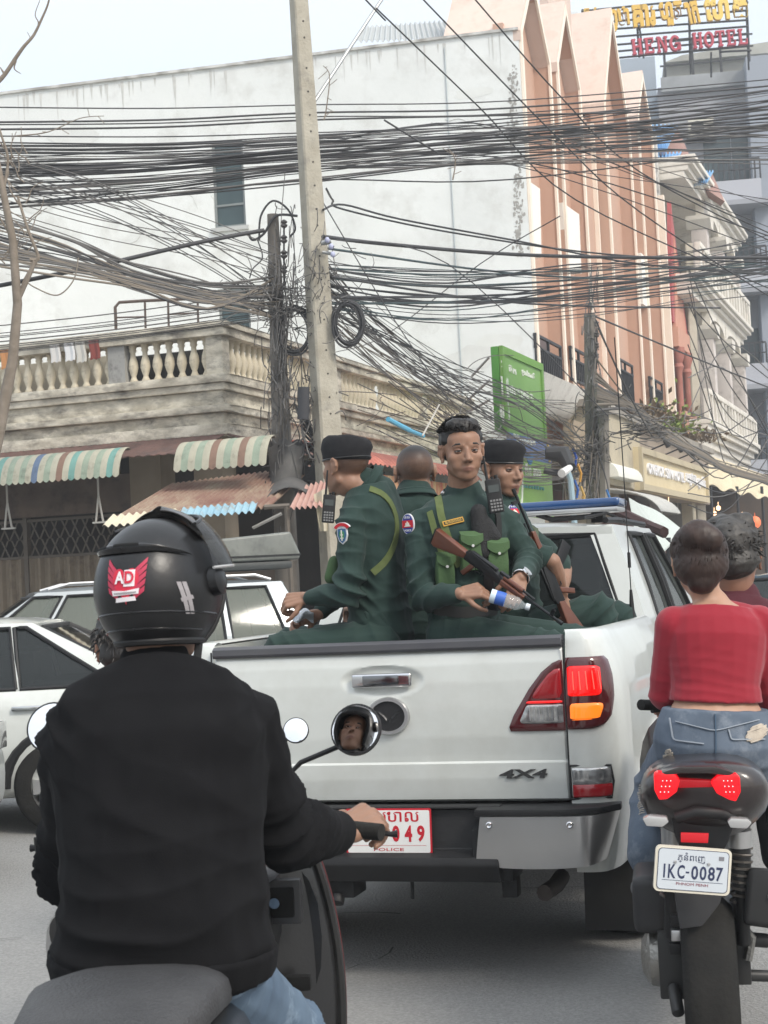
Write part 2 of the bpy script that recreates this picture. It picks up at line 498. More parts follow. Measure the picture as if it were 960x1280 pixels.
# terrace pipe frame
q = MB()
def tp(px, py, d=21.0): return U(px, py, d)
pf = thing('pipe_frame', 'rusty bent pipe frame standing on the roof terrace behind the balustrade', 'frame', tp(145, 408, 20.6))
q.tube([tp(145, 412), tp(144, 384), tp(149, 378), tp(180, 376), tp(250, 373)], .022, 6); q.build('rail', mat('rust_pipe', (.16, .12, .1), .8), pf, world=True)
for x in (181, 210, 247):
 q = MB(); q.tube([tp(x, 375), tp(x + 1, 411)], .016, 6); q.build('post', MATS['rust_pipe'], pf, world=True)
q = MB(); q.tube([tp(145, 397), tp(181, 396)], .012, 6); q.tube([tp(210, 393), tp(248, 391)], .012, 6); q.build('cross_rail', MATS['rust_pipe'], pf, world=True)
# laundry on the balustrade
for px, py, c, nm, lb in ((72, 440, (.75, .73, .7), 'shirt', 'white shirt hung on the balustrade near the left edge'), (90, 438, (.8, .8, .8), 'shirt', 'bright white shirt hung on the balustrade right of the first one'), (104, 440, (.62, .6, .55), 'towel', 'cream towel hung on the balustrade beside the white shirts'), (121, 436, (.25, .07, .06), 'towel', 'dark red cloth hung over the balustrade by the grey pier'), (10, 448, (.62, .30, .13), 'towel', 'orange cloth hung low on the balustrade at the left edge')):
 y, z = HX(ML, px, py, -.11)
 q = MB(ML)
 q.slab(lambda a, c: (-.17 - .01 * math.sin(c * 9), y - .07 + .14 * c + .01 * math.sin(a * 6), z + .16 - .3 * a + .01 * math.sin(c * 12)), 6, 6, (.008, 0, 0))
 tag(q.build(nm, mat('cloth_' + str(px), c, .9), smooth=True), lb, 'clothing')
# corrugated lean-to roof by the post
CORR = mat('rust_corrugated', (.30, .20, .15), .75, col2=(.20, .10, .08), ns=1.2, nf=.4, dirt=(.38, .31, .23), ds=2.2, dlo=.45, dhi=.7, stretch=(1, 1, 1))
def quadpt(c, a, b):
 p = c[0].lerp(c[1], a); q = c[3].lerp(c[2], a); return p.lerp(q, b)
def corr(name, label, corners, mt, waves, amp=.022, cat='roof sheet', grp=None):
 nrm = (corners[1] - corners[0]).cross(corners[3] - corners[0]).normalized()
 if nrm.z < 0: nrm = -nrm
 q = MB()
 q.slab(lambda a, b: quadpt(corners, a, b) + nrm * amp * math.sin(a * waves * 2 * math.pi), waves * 6, 3, nrm * .006)
 o = q.build(name, mt, smooth=True)
 return tag(o, label, cat, grp)
corr('corrugated_roof', 'rusty brown corrugated lean-to roof sloping down beside the shop front', [U(215, 606, 19.2), U(392, 583, 19.2), U(336, 634, 17.7), U(138, 652, 17.7)], CORR, 26)
BLU = mat('blue_sheet', (.25, .42, .52), .7, col2=(.36, .52, .58), ns=3, dirt=(.3, .25, .2), ds=4)
CRM = mat('cream_sheet', (.55, .50, .38), .8, col2=(.62, .57, .45), ns=3)
corr('corrugated_sheet', 'pale blue corrugated sheet showing under the rusty lean-to roof', [U(228, 636, 17.75), U(322, 628, 17.75), U(318, 640, 17.5), U(222, 648, 17.5)], BLU, 11, .018)
corr('corrugated_sheet', 'short cream corrugated sheet at the left tip of the rusty lean-to roof', [U(140, 645, 17.75), U(226, 637, 17.75), U(216, 652, 17.45), U(128, 658, 17.45)], CRM, 9, .018)
corr('corrugated_roof', 'small dull red corrugated roof piece right of the grey wrapped post base', [U(376, 610, 18.4), U(412, 600, 18.4), U(404, 633, 17.6), U(362, 636, 17.6)], mat('dull_red', (.42, .22, .19), .75, col2=(.5, .33, .28), ns=3), 6, .02)
q = MB(); q.slab(lambda a, b: quadpt([U(392, 618, 17.7), U(412, 608, 17.7), U(410, 664, 17.8), U(400, 664, 17.8)], a, b) + Vector((0, .03 * math.sin(a * 9), 0)), 8, 2, (0, .01, 0))
tag(q.build('tarpaulin', CRM, smooth=True), 'cream tarpaulin flap hanging below the small red roof piece', 'tarpaulin')
# its stand: posts and brace
st = thing('market_stand', 'dark metal stall frame carrying the rusty lean-to roof', 'frame', U(360, 800, 17.8))
q = MB(); q.tube([U(358, 632, 17.7), U(366, 770, 17.7)], .03, 6); q.build('post', GB, st, world=True)
q = MB(); q.tube([U(316, 660, 17.75), U(352, 642, 17.7)], .02, 6); q.build('brace', mat('brace_grey', (.3, .29, .27), .6), st, world=True)
q = MB(); q.tube([U(330, 634, 17.7), U(362, 632, 17.7)], .03, 6); q.build('rail', GB, st, world=True)
q = MB(); q.tube([U(150, 655, 17.6), U(156, 790, 17.6)], .03, 6); q.build('post', GB, st, world=True)
# back of the shop, brown board beside the pole
q = MB(ML); q.bx(-.3, -.1, -.9, .0, .13, 2.05)
tag(q.build('board_partition', mat('board_brown', (.16, .125, .10), .85, col2=(.22, .17, .13), ns=2)), 'brown board partition behind the big concrete pole', 'partition')
# red awning and corrugated kiosk on the right face
RED = mat('red_sheet', (.50, .15, .11), .65, col2=(.60, .22, .16), ns=2.5, dirt=(.35, .12, .1), ds=3)
def rawn(a, b):
 x = 1.3 + 6.4 * a; th = b * 1.3
 return (x, -.17 - 1.0 * math.sin(th), 3.46 - .42 * (1 - math.cos(th)) + .016 * math.sin(a * 2 * math.pi * 34))
q = MB(ML); q.slab(rawn, 34 * 6, 6, (0, 0, -.01))
tag(q.build('red_awning', RED, smooth=True), 'faded red corrugated awning under the receding side of the balustrade', 'awning')
REDY = mat('red_yellow_sheet', (.52, .17, .12), .7, col2=(.66, .50, .26), ns=9, nf=.3, stretch=(1, 1, .1), dirt=(.55, .2, .14), ds=2)
q = MB(ML); q.slab(lambda a, b: (2.0 + 4.4 * a, -.95 + .02 * math.sin(a * 2 * math.pi * 36), 1.0 + 2.05 * b), 36 * 6, 1, (0, .01, 0))
tag(q.build('corrugated_wall', REDY, smooth=True), 'red and yellow streaked corrugated wall behind the officers', 'wall')
q = MB(ML); q.bx(6.5, 9.5, -.98, -.9, .13, 3.0)
tag(q.build('cream_wall', mat('cream_paint', (.66, .62, .54), .85, col2=(.72, .68, .6), ns=2)), 'plain cream wall right of the red corrugated wall', 'wall')
q = MB(); q.tube([U(485, 524, 21), U(512, 538, 21.5)], .035, 8); q.tube([U(512, 538, 21.5), U(529, 545, 22)], .03, 8)
tag(q.build('blue_pipe', mat('blue_pvc', (.12, .42, .62), .4)), 'short bright blue plastic pipe above the red awning', 'pipe')
q = MB(); q.tube([U(549, 506, 22), U(528, 545, 21.4)], .012, 6); q.build; tag(q.build('support_rod', MATS['pale_metal']), 'pale metal rod slanting above the red awning end', 'rod')

# ---------------------------------------------------------------- white-sided orange building
W0 = U(655, 170, 30); W0.z = 0
MO = Matrix.Translation(W0) @ rotz(AB)
MW = Matrix.Translation(W0) @ rotz(R(-14))
WHT = mat('white_render', (.66, .68, .67), .9, col2=(.76, .78, .77), ns=.5, nf=.5, bump=.5, bs=2.2, bd=.03, dirt=(.50, .50, .475), ds=1.3, dlo=.50, dhi=.80, detail=10)
PEA = mat('peach_paint', (.49, .315, .235), .85, col2=(.54, .355, .27), ns=.6, nf=.6, bump=.15, bs=5, dirt=(.43, .285, .215), ds=1.5, dlo=.6, dhi=.8)
PKS = mat('pink_roof_render', (.62, .49, .42), .9, col2=(.68, .55, .48), ns=1, bump=.4, bs=4, dirt=(.55, .42, .35), ds=2)
CRE = mat('cream_trim', (.82, .72, .60), .8, col2=(.86, .78, .68), ns=3)
ob = thing('orange_shophouse', 'tall peach shophouse row with pointed gables and a blank white side wall', 'building', M=Matrix.Translation(W0))
ztop = H(MW, 645, 38)[1]
zlef = H(MW, 0, 119)[1]; xlef = H(MW, 0, 119)[0]
def zt(x): return ztop + (zlef - ztop) * (x / xlef)
# window openings in the side wall
wins = []
for a, c in (((264, 178), (305, 282)), ((272, 362), (314, 416))):
 x0, z1 = H(MW, *a); x1, z0 = H(MW, *c)
 wins.append((x0, x1, z0, z1))
def panelled(mb, x0, x1, z0, top, wins, y0, y1):
 xs = sorted({x0, x1, *[v for w_ in wins for v in w_[:2]]})
 for a, c in zip(xs, xs[1:]):
  zz = [z0]
  for w_ in wins:
   if w_[0] <= a + 1e-6 and w_[1] >= c - 1e-6: zz += [w_[2], w_[3]]
  body = sorted(zz); segs = []
  k = 0
  while k < len(body):
   lo = body[k]; hi = body[k + 1] if k + 1 < len(body) else None
   segs.append((lo, hi)); k += 2
  for lo, hi in segs:
   za, zb = (hi, hi) if hi is not None else (top(a), top(c))
   mb.prism([(a, lo), (c, lo), (c, zb), (a, za)], y0, y1, 'y')
q = MB(MW);
X1 = min(w_[0] for w_ in wins); X2 = max(w_[1] for w_ in wins)
wl = [(X1, X2, w_[2], w_[3]) for w_ in wins]
q.prism([(xlef - 5, 0), (X1, 0), (X1, zt(X1)), (xlef - 5, zt(xlef - 5))], 0, .25, 'y')
q.prism([(X2, 0), (0, 0), (0, zt(0)), (X2, zt(X2))], 0, .25, 'y')
wl.sort(key=lambda t: t[2])
zz = [0] + [v for t in wl for v in t[2:]]
q.prism([(X1, 0), (X2, 0), (X2, wl[0][2]), (X1, wl[0][2])], 0, .25, 'y')
q.prism([(X1, wl[0][3]), (X2, wl[0][3]), (X2, wl[1][2]), (X1, wl[1][2])], 0, .25, 'y')
q.prism([(X1, wl[1][3]), (X2, wl[1][3]), (X2, zt(X2)), (X1, zt(X1))], 0, .25, 'y')
q.build('side_wall', WHT, ob, world=True)
PAT = [mat('wall_patch_a', (.63, .64, .62), .9, col2=(.72, .74, .72), ns=2), mat('wall_patch_b', (.60, .61, .59), .9, col2=(.70, .71, .70), ns=3)]
r9 = random.Random(12)
def blot(mb, x, z, a, c, y):
 m_ = 11; mb.poly([(x + a * r9.uniform(.6, 1) * math.cos(6.283 * i / m_), y, z + c * r9.uniform(.6, 1) * math.sin(6.283 * i / m_)) for i in range(m_)])
q = MB(MW)
for k in range(70):
 x = r9.uniform(-13, -.2); L_ = r9.uniform(.08, .7); w_ = r9.uniform(.01, .035); z1 = zt(x) - .02 - r9.random() * .06
 q.poly([(x - w_, -.0042 - .0001 * (k % 15), z1), (x + w_, -.0042 - .0001 * (k % 15), z1), (x + w_ * .2, -.0042 - .0001 * (k % 15), z1 - L_)])
q.build('rain_streak', mat('streak_grey', (.46, .46, .44), .95, col2=(.62, .62, .60), ns=5), ob, world=True, weld=False)['kind'] = 'stuff'
for j in range(2):
 q = MB(MW)
 for k in range(9):
  bx_ = r9.choice((r9.uniform(-12, -7.6), r9.uniform(-5.2, -.5)))
  blot(q, bx_, r9.uniform(5, 11), r9.uniform(.15, .7), r9.uniform(.1, .4), -.003 - .0001 * k - .002 * j)
 q.build('render_patch', PAT[j], ob, world=True, weld=False)['kind'] = 'stuff'
q = MB(MW)
for k in range(16):
 x, z = r9.uniform(-12, -.5), r9.uniform(4.5, 10.8); P = [(x, z)]
 an = r9.uniform(0, 6.28)
 for j in range(r9.randint(4, 9)): an += r9.uniform(-.7, .7); x += .09 * math.cos(an); z += .09 * math.sin(an); P.append((x, z))
 for a, b_ in zip(P, P[1:]): q.poly([(a[0], -.0062, a[1] - .006), (b_[0], -.0062, b_[1] - .006), (b_[0], -.0062, b_[1] + .006), (a[0], -.0062, a[1] + .006)])
q.build('wall_crack', mat('crack_grey', (.38, .38, .36), .95), ob, world=True, weld=False)['kind'] = 'stuff'
q = MB(MW); x, z = H(MW, 556, 60); q.tube([(x, -.02, z), (x, -.02, 4.5)], .012, 5); q.build('drain_wire', mat('wire_pale', (.45, .5, .52), .6), ob, world=True)
GLS = mat('dark_glass', (.03, .05, .055), .12, col2=(.05, .08, .085), ns=2, spec=.6)
GFR = mat('window_frame_grey', (.20, .22, .22), .5)
for (x0, x1, z0, z1) in wl:
 w1 = x1 - x0
 fr = MB(MW)
 for a in ((x0, x0 + .05, z0, z1), (x1 - .05, x1, z0, z1), (x0 + .05, x1 - .05, z0, z0 + .05), (x0 + .05, x1 - .05, z1 - .05, z1), (x0 + .05, x1 - .05, z0 + (z1 - z0) * .25, z0 + (z1 - z0) * .25 + .04)):
  fr.bx(a[0], a[1], .04, .1, a[2], a[3])
 f_ = fr.build('window', GFR, ob, world=True)
 q = MB(MW); q.bx(x0 + .05, x1 - .05, .07, .08, z0 + .05, z0 + (z1 - z0) * .25); q.build('pane', GLS, f_, world=True)
 q = MB(MW); q.bx(x0 + .05, x1 - .05, .07, .08, z0 + (z1 - z0) * .25 + .04, z1 - .05); q.build('pane', GLS, f_, world=True)
 q = MB(MW); q.bx(x0 + .1, x1 - .1, .12, .13, z0 + (z1 - z0) * .3, z1 - .1); q.build('curtain', mat('curtain_grey', (.28, .32, .32), .9), f_, world=True)
 q = MB(MW); q.bx(x0 - .02, x1 + .02, .2, .24, z0, z1); q.build('room_back', DARK, f_, world=True)
 q = MB(MW); q.bx(x0 - .06, x1 + .06, -.06, .0, z0 - .08, z0); q.build('sill', mat('sill_grey', (.45, .46, .45), .8), f_, world=True)
# parapet coping, stained dark
q = MB(MW); q.prism([(xlef - 5, zt(xlef - 5)), (0, zt(0)), (0, zt(0) + .05), (xlef - 5, zt(xlef - 5) + .05)], -.05, .3, 'y')
q.build('coping', mat('coping_stain', (.30, .29, .27), .9, col2=(.60, .6, .58), ns=4, nf=.3), ob, world=True)
STN = mat('damp_stain', (.26, .25, .235), .95, col2=(.42, .41, .385), ns=9)
def streak(px, py, ln, wpx, seed):   # thin weathered flakes of mould on the render
 rr = random.Random(seed); q = MB(MW)
 for k in range(int(ln * 1.1)):
  x, z = H(MW, px + rr.gauss(0, wpx), py + rr.random() * ln)
  a = rr.uniform(.01, .045); c = rr.uniform(.01, .07); m_ = rr.randint(5, 8); an0 = rr.random() * 6
  q.poly([(x + a * rr.uniform(.4, 1) * math.cos(an0 + 6.283 * i / m_), -.004 - .0001 * (k % 20), z + c * rr.uniform(.4, 1) * math.sin(an0 + 6.283 * i / m_)) for i in range(m_)])
 return q
q = streak(641, 80, 110, 3, 3); q2 = streak(648, 200, 120, 3.5, 4); q.v += q2.v; off = len(q.v) - len(q2.v)
q.f += [tuple(i + off for i in f) for f in q2.f]; q.m += q2.m
o = q.build('mould_patch', STN, ob, world=True, weld=False); o['kind'] = 'stuff'
# building body behind the facade
GX = []
for l, r_, e, ap in (((655, 170), (691, 170), (650, 40), (666, -30)), ((699, 170), (727, 170), (694, 78), (706, 8)), ((757, 200), (788, 200), (754, 130), (771, 27)), ((797, 170), (815, 180), (793, 140), (803, 94))):
 yl = 0.0
 GX.append((H(MO, *l, yl)[0], H(MO, *r_, yl)[0], H(MO, *e, yl)[1], H(MO, *ap, yl)[1]))
GX[0] = (0.02, *GX[0][1:])
xe = H(MO, 837, 400, 0)[0]
ztp = min(g_[2] for g_ in GX) + .2
q = MB(MO); q.bx(0.03, xe, .3, .5, 3.8, ztp); q.build('facade_wall', PEA, ob, world=True)
q = MB(MO); q.bx(xe - .3, xe, .5, 9, 0, ztp); q.build('end_wall', mat('stained_cement', (.48, .47, .44), .9, col2=(.62, .61, .58), ns=1.5, dirt=(.15, .14, .13), ds=2, dlo=.55, dhi=.7), ob, world=True)
q = MB(MO); q.bx(.3, xe - .3, .5, 9, ztp - .3, ztp - .1); q.build('roof_slab', PKS, ob, world=True)
for i, (xl, xr, ze, za) in enumerate(GX):
 gb = thing('gable', None, None, M=Matrix()); gb.parent = ob; gb.matrix_basis = ob.matrix_basis.inverted() @ MO; del_ = gb
 xm = (xl + xr) / 2; tw = .10
 if 'label' in gb: del gb['label']
 def ringpart(mb, t, y0, y1):
  sl_ = (za - ze) / (xm - xl); dz = t * math.sqrt(1 + sl_ * sl_)
  mb.prism([(xl, 3.9), (xl + t, 3.9), (xl + t, ze), (xl, ze)], y0, y1, 'y')
  mb.prism([(xr - t, 3.9), (xr, 3.9), (xr, ze), (xr - t, ze)], y0, y1, 'y')
  mb.prism([(xl, ze), (xl + t, ze), (xm, za - dz), (xm, za)], y0, y1, 'y')
  mb.prism([(xr, ze), (xm, za), (xm, za - dz), (xr - t, ze)], y0, y1, 'y')
 q = MB(); ringpart(q, .13, -.05, -.003); q.build('trim', CRE, gb)
 q = MB(); ringpart(q, .10, 0, .3); q.build('fin', PEA, gb)
 q = MB(); q.prism([(xl + .1, ztp - .2), (xr - .1, ztp - .2), (xr - .1, ze), (xm, za - .2), (xl + .1, ze)], .297, .45, 'y'); q.build('gable_wall', PEA, gb)
 bk = 1.5 if i == 0 else 2.6
 q = MB(); q.prism([(xl - .03, ze - .2), (xl - .03, ze + .0), (xm, za + .08), (xm, za - .15)], -.04, bk, 'y'); q.build('roof_plane', PKS, gb)
 q = MB(); q.prism([(xr + .03, ze - .2), (xm, za - .15), (xm, za + .08), (xr + .03, ze + .0)], -.04, bk, 'y'); q.build('roof_plane', PKS, gb)
 q = MB(); q.prism([(xl, ztp - .3), (xr, ztp - .3), (xr, ze), (xm, za - .1), (xl, ze)], bk - .2, bk - .02, 'y'); q.build('back_gable', PKS, gb)
# the wide pink panel between the second and third gables and one at the corner over the white wall
x2, x3 = GX[1][1], GX[2][0]
zz_ = H(MO, 735, 45, 1.2)[1]
q = MB(MO); q.bx(x2 + .12, x3 - .12, .6, .8, ztp - .5, H(MO, 740, 40, .7)[1]); q.build('parapet_panel', PKS, ob, world=True)
# cream pilaster strips
for px, dd in ((735, .06), (741, .0), (762, .0)):
 if dd == 0: continue
 x = H(MO, px, 300, .2)[0]
 q = MB(MO); q.bx(x - .05, x + .05, .2, .298, 3.9, ztp); q.build('pilaster', CRE, ob, world=True)
x = H(MO, 743, 170, .2)[0]
q = MB(MO); q.bx(x - .05, x + .05, .2, .298, 3.9, ztp); q.build('pilaster', CRE, ob, world=True)
q = MB(MO); q.bx(xe - .14, xe + .02, -.05, .298, 3.9, ztp); q.build('pilaster', CRE, ob, world=True)
# white sheet panels on the facade
WP = mat('white_panel', (.82, .80, .74), .7)
for (a, b_, c, d) in (((661, 226), (675, 236), (677, 322), (664, 318)), ((703, 253), (724, 268), (727, 342), (709, 336)), ((801, 316), (808, 322), (811, 385), (804, 380))):
 p = [H(MO, *k, .0) for k in (a, b_, c, d)]
 q = MB(MO); q.prism(p, .0, .2, 'y'); q.build('white_panel', WP, ob, world=True)
# balcony railings
IRON = mat('black_iron', (.025, .026, .03), .5)
for (a, c) in (((668, 416), (703, 480)), ((712, 432), (735, 484)), ((771, 446), (793, 508)), ((811, 470), (829, 512))):
 x0, z1 = H(MO, *a, .0); x1, _ = H(MO, *c, .0); z0 = H(MO, a[0], c[1] - (c[0] - a[0]) * .42, .0)[1]
 rl = thing('railing', M=Matrix(), label=None, cat=None); rl.parent = ob; rl.matrix_basis = ob.matrix_basis.inverted() @ MO
 q = MB(); q.bx(x0, x1, -.03, .03, z1 - .05, z1); q.bx(x0, x1, -.03, .03, z1 - .28, z1 - .24); q.bx(x0, x1, -.03, .03, z0, z0 + .05); q.build('rail', IRON, rl)
 nb = max(5, int((x1 - x0) / .16)); q0 = MB(); q0.bx(-.018, .018, -.02, .015, z0 + .05, z1 - .28); o0 = q0.build('bar', IRON, rl)
 for k in range(nb + 1):
  o = o0 if k == 0 else o0.copy()
  if k: COL.objects.link(o)
  o.location.x = x0 + .02 + (x1 - x0 - .04) * k / nb
 for k in (0, .5, 1):
  q = MB(); xx = x0 + .03 + (x1 - x0 - .06) * k; q.bx(xx - .03, xx + .03, -.025, .025, z1 - .24, z1 - .05); q.build('post', IRON, rl)
 q = MB(); q.bx(x0, x1, .24, .294, z0, z1 + .1); q.build('door_opening', mat('door_shade', (.13, .10, .10), .8), rl)
# white curved balcony canopies
SL = mat('white_soffit', (.74, .71, .66), .85, col2=(.8, .78, .73), ns=2, dirt=(.5, .47, .43), ds=3)
for (a, c) in (((671, 462), (734, 497)), ((748, 500), (776, 514))):
 x0, z0 = H(MO, *a, -.45); x1, _ = H(MO, *c, -.45)
 q = MB(MO); n = 10
 pr = [(-.5 - .0, z0)] + [(-.5 + .5 * (k / n), z0 - .62 * math.sin(k / n * math.pi / 2)) for k in range(1, n + 1)] + [(0, z0)]
 q.prism(pr, x0, x1, 'x'); q.build('canopy', SL, ob, world=True, smooth=True, auto=30)
# ground-floor recess
q = MB(MO); q.bx(0, xe, 1.2, 1.4, .13, 3.9); q.build('shop_back', mat('shop_brown', (.17, .12, .085), .9, col2=(.24, .18, .13), ns=2), ob, world=True)
q = MB(MO); q.bx(0.0, xe, -.02, 1.4, 3.75, 3.9); q.build('soffit', mat('soffit_tan', (.35, .28, .2), .9), ob, world=True)
q = MB(MO); q.bx(0.0, .3, .0, 1.2, .13, 3.75); q.build('column', mat('column_tan2', (.3, .25, .19), .9), ob, world=True)
# ---------------------------------------------------------------- hotel sign podium
BEI = mat('beige_wall', (.42, .37, .27), .85, col2=(.50, .44, .33), ns=1.5, dirt=(.33, .3, .24), ds=2)
BEI2 = mat('beige_sign', (.62, .52, .33), .7, col2=(.68, .58, .39), ns=2)
YP = -.6
hp = thing('hotel_entrance', 'beige hotel front with a lettered sign box and planted ledge', 'building', M=MO)
xa, za = H(MO, 742, 545, YP); xb, _ = H(MO, 800, 560, YP); xc, _ = H(MO, 884, 590, YP)
zlow = H(MO, 798, 612, YP)[1]; ztopw = H(MO, 800, 532, YP)[1]
q = MB(); q.bx(xa, xb, YP, 0, zlow, ztopw); q.build('podium_wall', BEI, hp)
q = MB(); q.bx(xb, xc + 1.2, YP + .12, 0, zlow, ztopw); q.build('podium_wall', mat('taupe_wall', (.30, .25, .2), .85, col2=(.36, .3, .25), ns=1.5), hp)
q = MB(); q.bx(xa - .2, xc + 1.2, YP - .08, .0, ztopw, ztopw + .14); q.build('ledge', mat('ledge_cement', (.38, .35, .3), .9, col2=(.2, .18, .16), ns=4), hp)
q = MB(); q.bx(xa, xa + .5, YP + .1, 0, .13, zlow); q.build('column', BEI, hp)
q = MB(); q.bx(xc - 1.2, xc - .6, YP + .3, 0, .13, zlow); q.build('column', BEI, hp)
q = MB(); q.bx(xa + .5, xc + 1, .8, 1.0, .13, zlow); q.build('shop_back', mat('shop_maroon', (.10, .04, .035), .8, col2=(.16, .08, .06), ns=1.5), hp)
# sign box
sx0, sz1 = H(MO, 802, 558, YP - .2); sx1, _ = H(MO, 885, 583, YP - .2)
sz0 = H(MO, 799, 611, YP - .2)[1]
sb = thing('hotel_sign', 'beige sign box lettered ONGKOR SIN HOTEL with white Latin and Khmer letters', 'sign', M=MO @ Matrix.Translation((sx0, YP - .2, sz0)))
Wd, Hd = sx1 - sx0, sz1 - sz0
q = MB(); q.bx(0, Wd, .08, .24, 0, Hd); q.build('back_box', BEI2, sb)
q = MB()
for r_ in ((0, Wd, 0, .14), (0, Wd, Hd - .14, Hd), (0, .14, .14, Hd - .14), (Wd - .14, Wd, .14, Hd - .14)): q.bx(r_[0], r_[1], 0, .08, r_[2], r_[3])
q.build('frame', mat('sign_rim', (.50, .43, .30), .7), sb)
WL = mat('letter_white', (.82, .82, .85), .5); LS = mat('letter_side', (.06, .05, .08), .6)
def relief_text(nm, t, par, x0, x1, z0, z1, y, ext, mt, side=None, **k):
 M = Matrix.Translation(((x0 + x1) / 2, y, (z0 + z1) / 2)) @ Matrix.Rotation(R(90), 4, 'X')
 if side:
  text(nm + '_side', t, side, par, M @ Matrix.Translation((-.03, -.03, -ext * 2.2)), ext=ext, fit=(x1 - x0, z1 - z0), bold=.01, **k)
 return text(nm, t, mt, par, M, ext=ext, fit=(x1 - x0, z1 - z0), bold=.012, **k)
zb = Hd * .42; zt_ = Hd * .68
wx = Wd * .09
for t, a, c in (('ONGKOR', .09, .30), ('SIN', .325, .42), ('HOTEL', .445, .60)):
 relief_text('letters', t, sb, Wd * a, Wd * c, zb, zt_, .06, .03, WL, LS)
for t, a, c in (('សណ្ឋាគារ', .63, .80), ('អង្គរស៊ីន', .815, .96)):
 relief_text('letters', t, sb, Wd * a, Wd * c, zb - .06, zt_ + .06, .06, .03, WL, LS)
for k in range(5):   # little spotlights over the sign
 t = thing('spotlight', 'small black spotlight on an arm above the beige hotel sign', 'spotlight', M=MO @ Matrix.Translation((sx0 + Wd * (.16 + .19 * k), YP - .2, sz1 + .02)), group='spotlights above the hotel sign')
 q = MB(); q.tube([(0, .1, 0), (0, -.25, .12)], .02, 6); q.build('arm', IRON, t)
 q = MB(); q.tube([(-.05, -.25, .2), (.03, -.32, .06)], .05, 8, r2=.07); q.build('lamp_head', IRON, t)
# quarter-round plastic window hood on the beige wall
x0, z1 = H(MO, 755, 577, YP); x1, _ = H(MO, 787, 585, YP); z0 = H(MO, 787, 603, YP)[1]
q = MB(MO); n = 8
q.prism([(YP, z1)] + [(YP - .28 * math.sin(k / n * math.pi / 2), z1 - (z1 - z0) * (1 - math.cos(k / n * math.pi / 2))) for k in range(1, n + 1)] + [(YP, z0)], x0, x1, 'x')
tag(q.build('window_hood', mat('hood_plastic', (.68, .68, .62), .6, col2=(.74, .74, .68), ns=3), smooth=True), 'white quarter-round plastic hood on the beige hotel wall', 'hood')
# hedge plants on the ledge
def leafclump(name, c, rad, n, mt, label, cat, ls=.06, seed=1, kind=None, stem=None):
 rr = random.Random(seed); q = MB()
 for i in range(n):
  p = Vector((rr.gauss(0, .5) * rad[0], rr.gauss(0, .5) * rad[1], abs(rr.gauss(0, .6)) * rad[2]))
  d = Vector((rr.uniform(-1, 1), rr.uniform(-1, 1), rr.uniform(-.3, 1.2))).normalized(); u_ = d.cross(Vector((rr.random(), rr.random(), .1))).normalized()
  l = ls * rr.uniform(.6, 1.5); c0 = Vector(c) + p
  q.poly([c0, c0 + d * l * .5 + u_ * l * .22, c0 + d * l, c0 + d * l * .5 - u_ * l * .22])
 t = thing(name, label, cat, c)
 q.build('foliage', mt, t, world=True, weld=False)
 q = MB()
 for i in range(6):
  a = Vector(c) + Vector((rr.uniform(-.5, .5) * rad[0], rr.uniform(-.4, .4) * rad[1], -.05)); q.tube([a, a + Vector((rr.uniform(-.1, .1), 0, rad[2] * .8))], .012, 5)
 q.build('stem', mat('twig', (.15, .11, .07), .9), t, world=True)
 return t
LF = mat('leaf_green', (.13, .20, .035), .6, col2=(.26, .33, .08), ns=6)
LD = mat('leaf_dry', (.20, .15, .09), .8, col2=(.13, .10, .07), ns=6)
c = MO @ Vector((H(MO, 828, 545, YP + .3)[0], YP + .35, ztopw + .14))
leafclump('ledge_shrub', c, (.8, .4, .5), 900, LF, 'bright green shrub growing on the ledge above the hotel sign', 'plant', .13, 4)
c = MO @ Vector((H(MO, 792, 545, YP + .3)[0], YP + .3, ztopw + .14))
leafclump('dry_creeper', c, (1.1, .35, .3), 700, LD, 'dry brown creeper tangled with cables left of the green shrub', 'plant', .15, 5)
c = MO @ Vector((H(MO, 856, 555, YP + .3)[0], YP + .3, ztopw + .14))
leafclump('dry_creeper', c, (.9, .3, .3), 400, LD, 'dry brown creeper on the ledge right of the green shrub', 'plant', .15, 6)

# ---------------------------------------------------------------- narrow red-fronted house between
rh = thing('red_house', 'narrow house with a red sheet gable roof and carved red balcony posts', 'building', M=MO)
RD = mat('maroon_paint', (.30, .10, .08), .7, col2=(.4, .17, .13), ns=3)
RC = mat('terracotta_rail', (.46, .24, .18), .75, col2=(.52, .3, .23), ns=3)
xr0 = xe + .1; xr1 = H(MO, 868, 450, -.3)[0]
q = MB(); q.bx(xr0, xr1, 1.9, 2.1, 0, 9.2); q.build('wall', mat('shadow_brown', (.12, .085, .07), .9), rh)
q = MB(); q.bx(xr0, xr1, -.3, 1.7, 4.6, 4.9); q.build('floor_slab', RC, rh)
zr = H(MO, 830, 268, -.5)[1]
q = MB(); q.prism([(xr0, 8.4), (xr0, 9.1), (xr0 + .9, 12.0), (xr0 + 1.0, 11.6), (xr0 + 2.6, 8.3), (xr0 + 2.3, 8.2), (xr0 + .95, 11.0), (xr0 + .3, 8.4)], -.08, .04, 'y'); q.build('gable_roof', mat('red_tin', (.42, .09, .09), .5), rh)
q = MB(); q.prism([(xr0 + .3, 8.2), (xr0 + 2.3, 8.2), (xr0 + .95, 11.0)], -.1, .1, 'y'); q.build('gable_infill', mat('salmon', (.55, .26, .18), .8, col2=(.6, .32, .24), ns=3), rh)
q = MB(); q.bx(xr0, xr1, -.2, .1, 7.7, 8.25); q.build('beam', mat('salmon2', (.56, .30, .22), .8), rh)
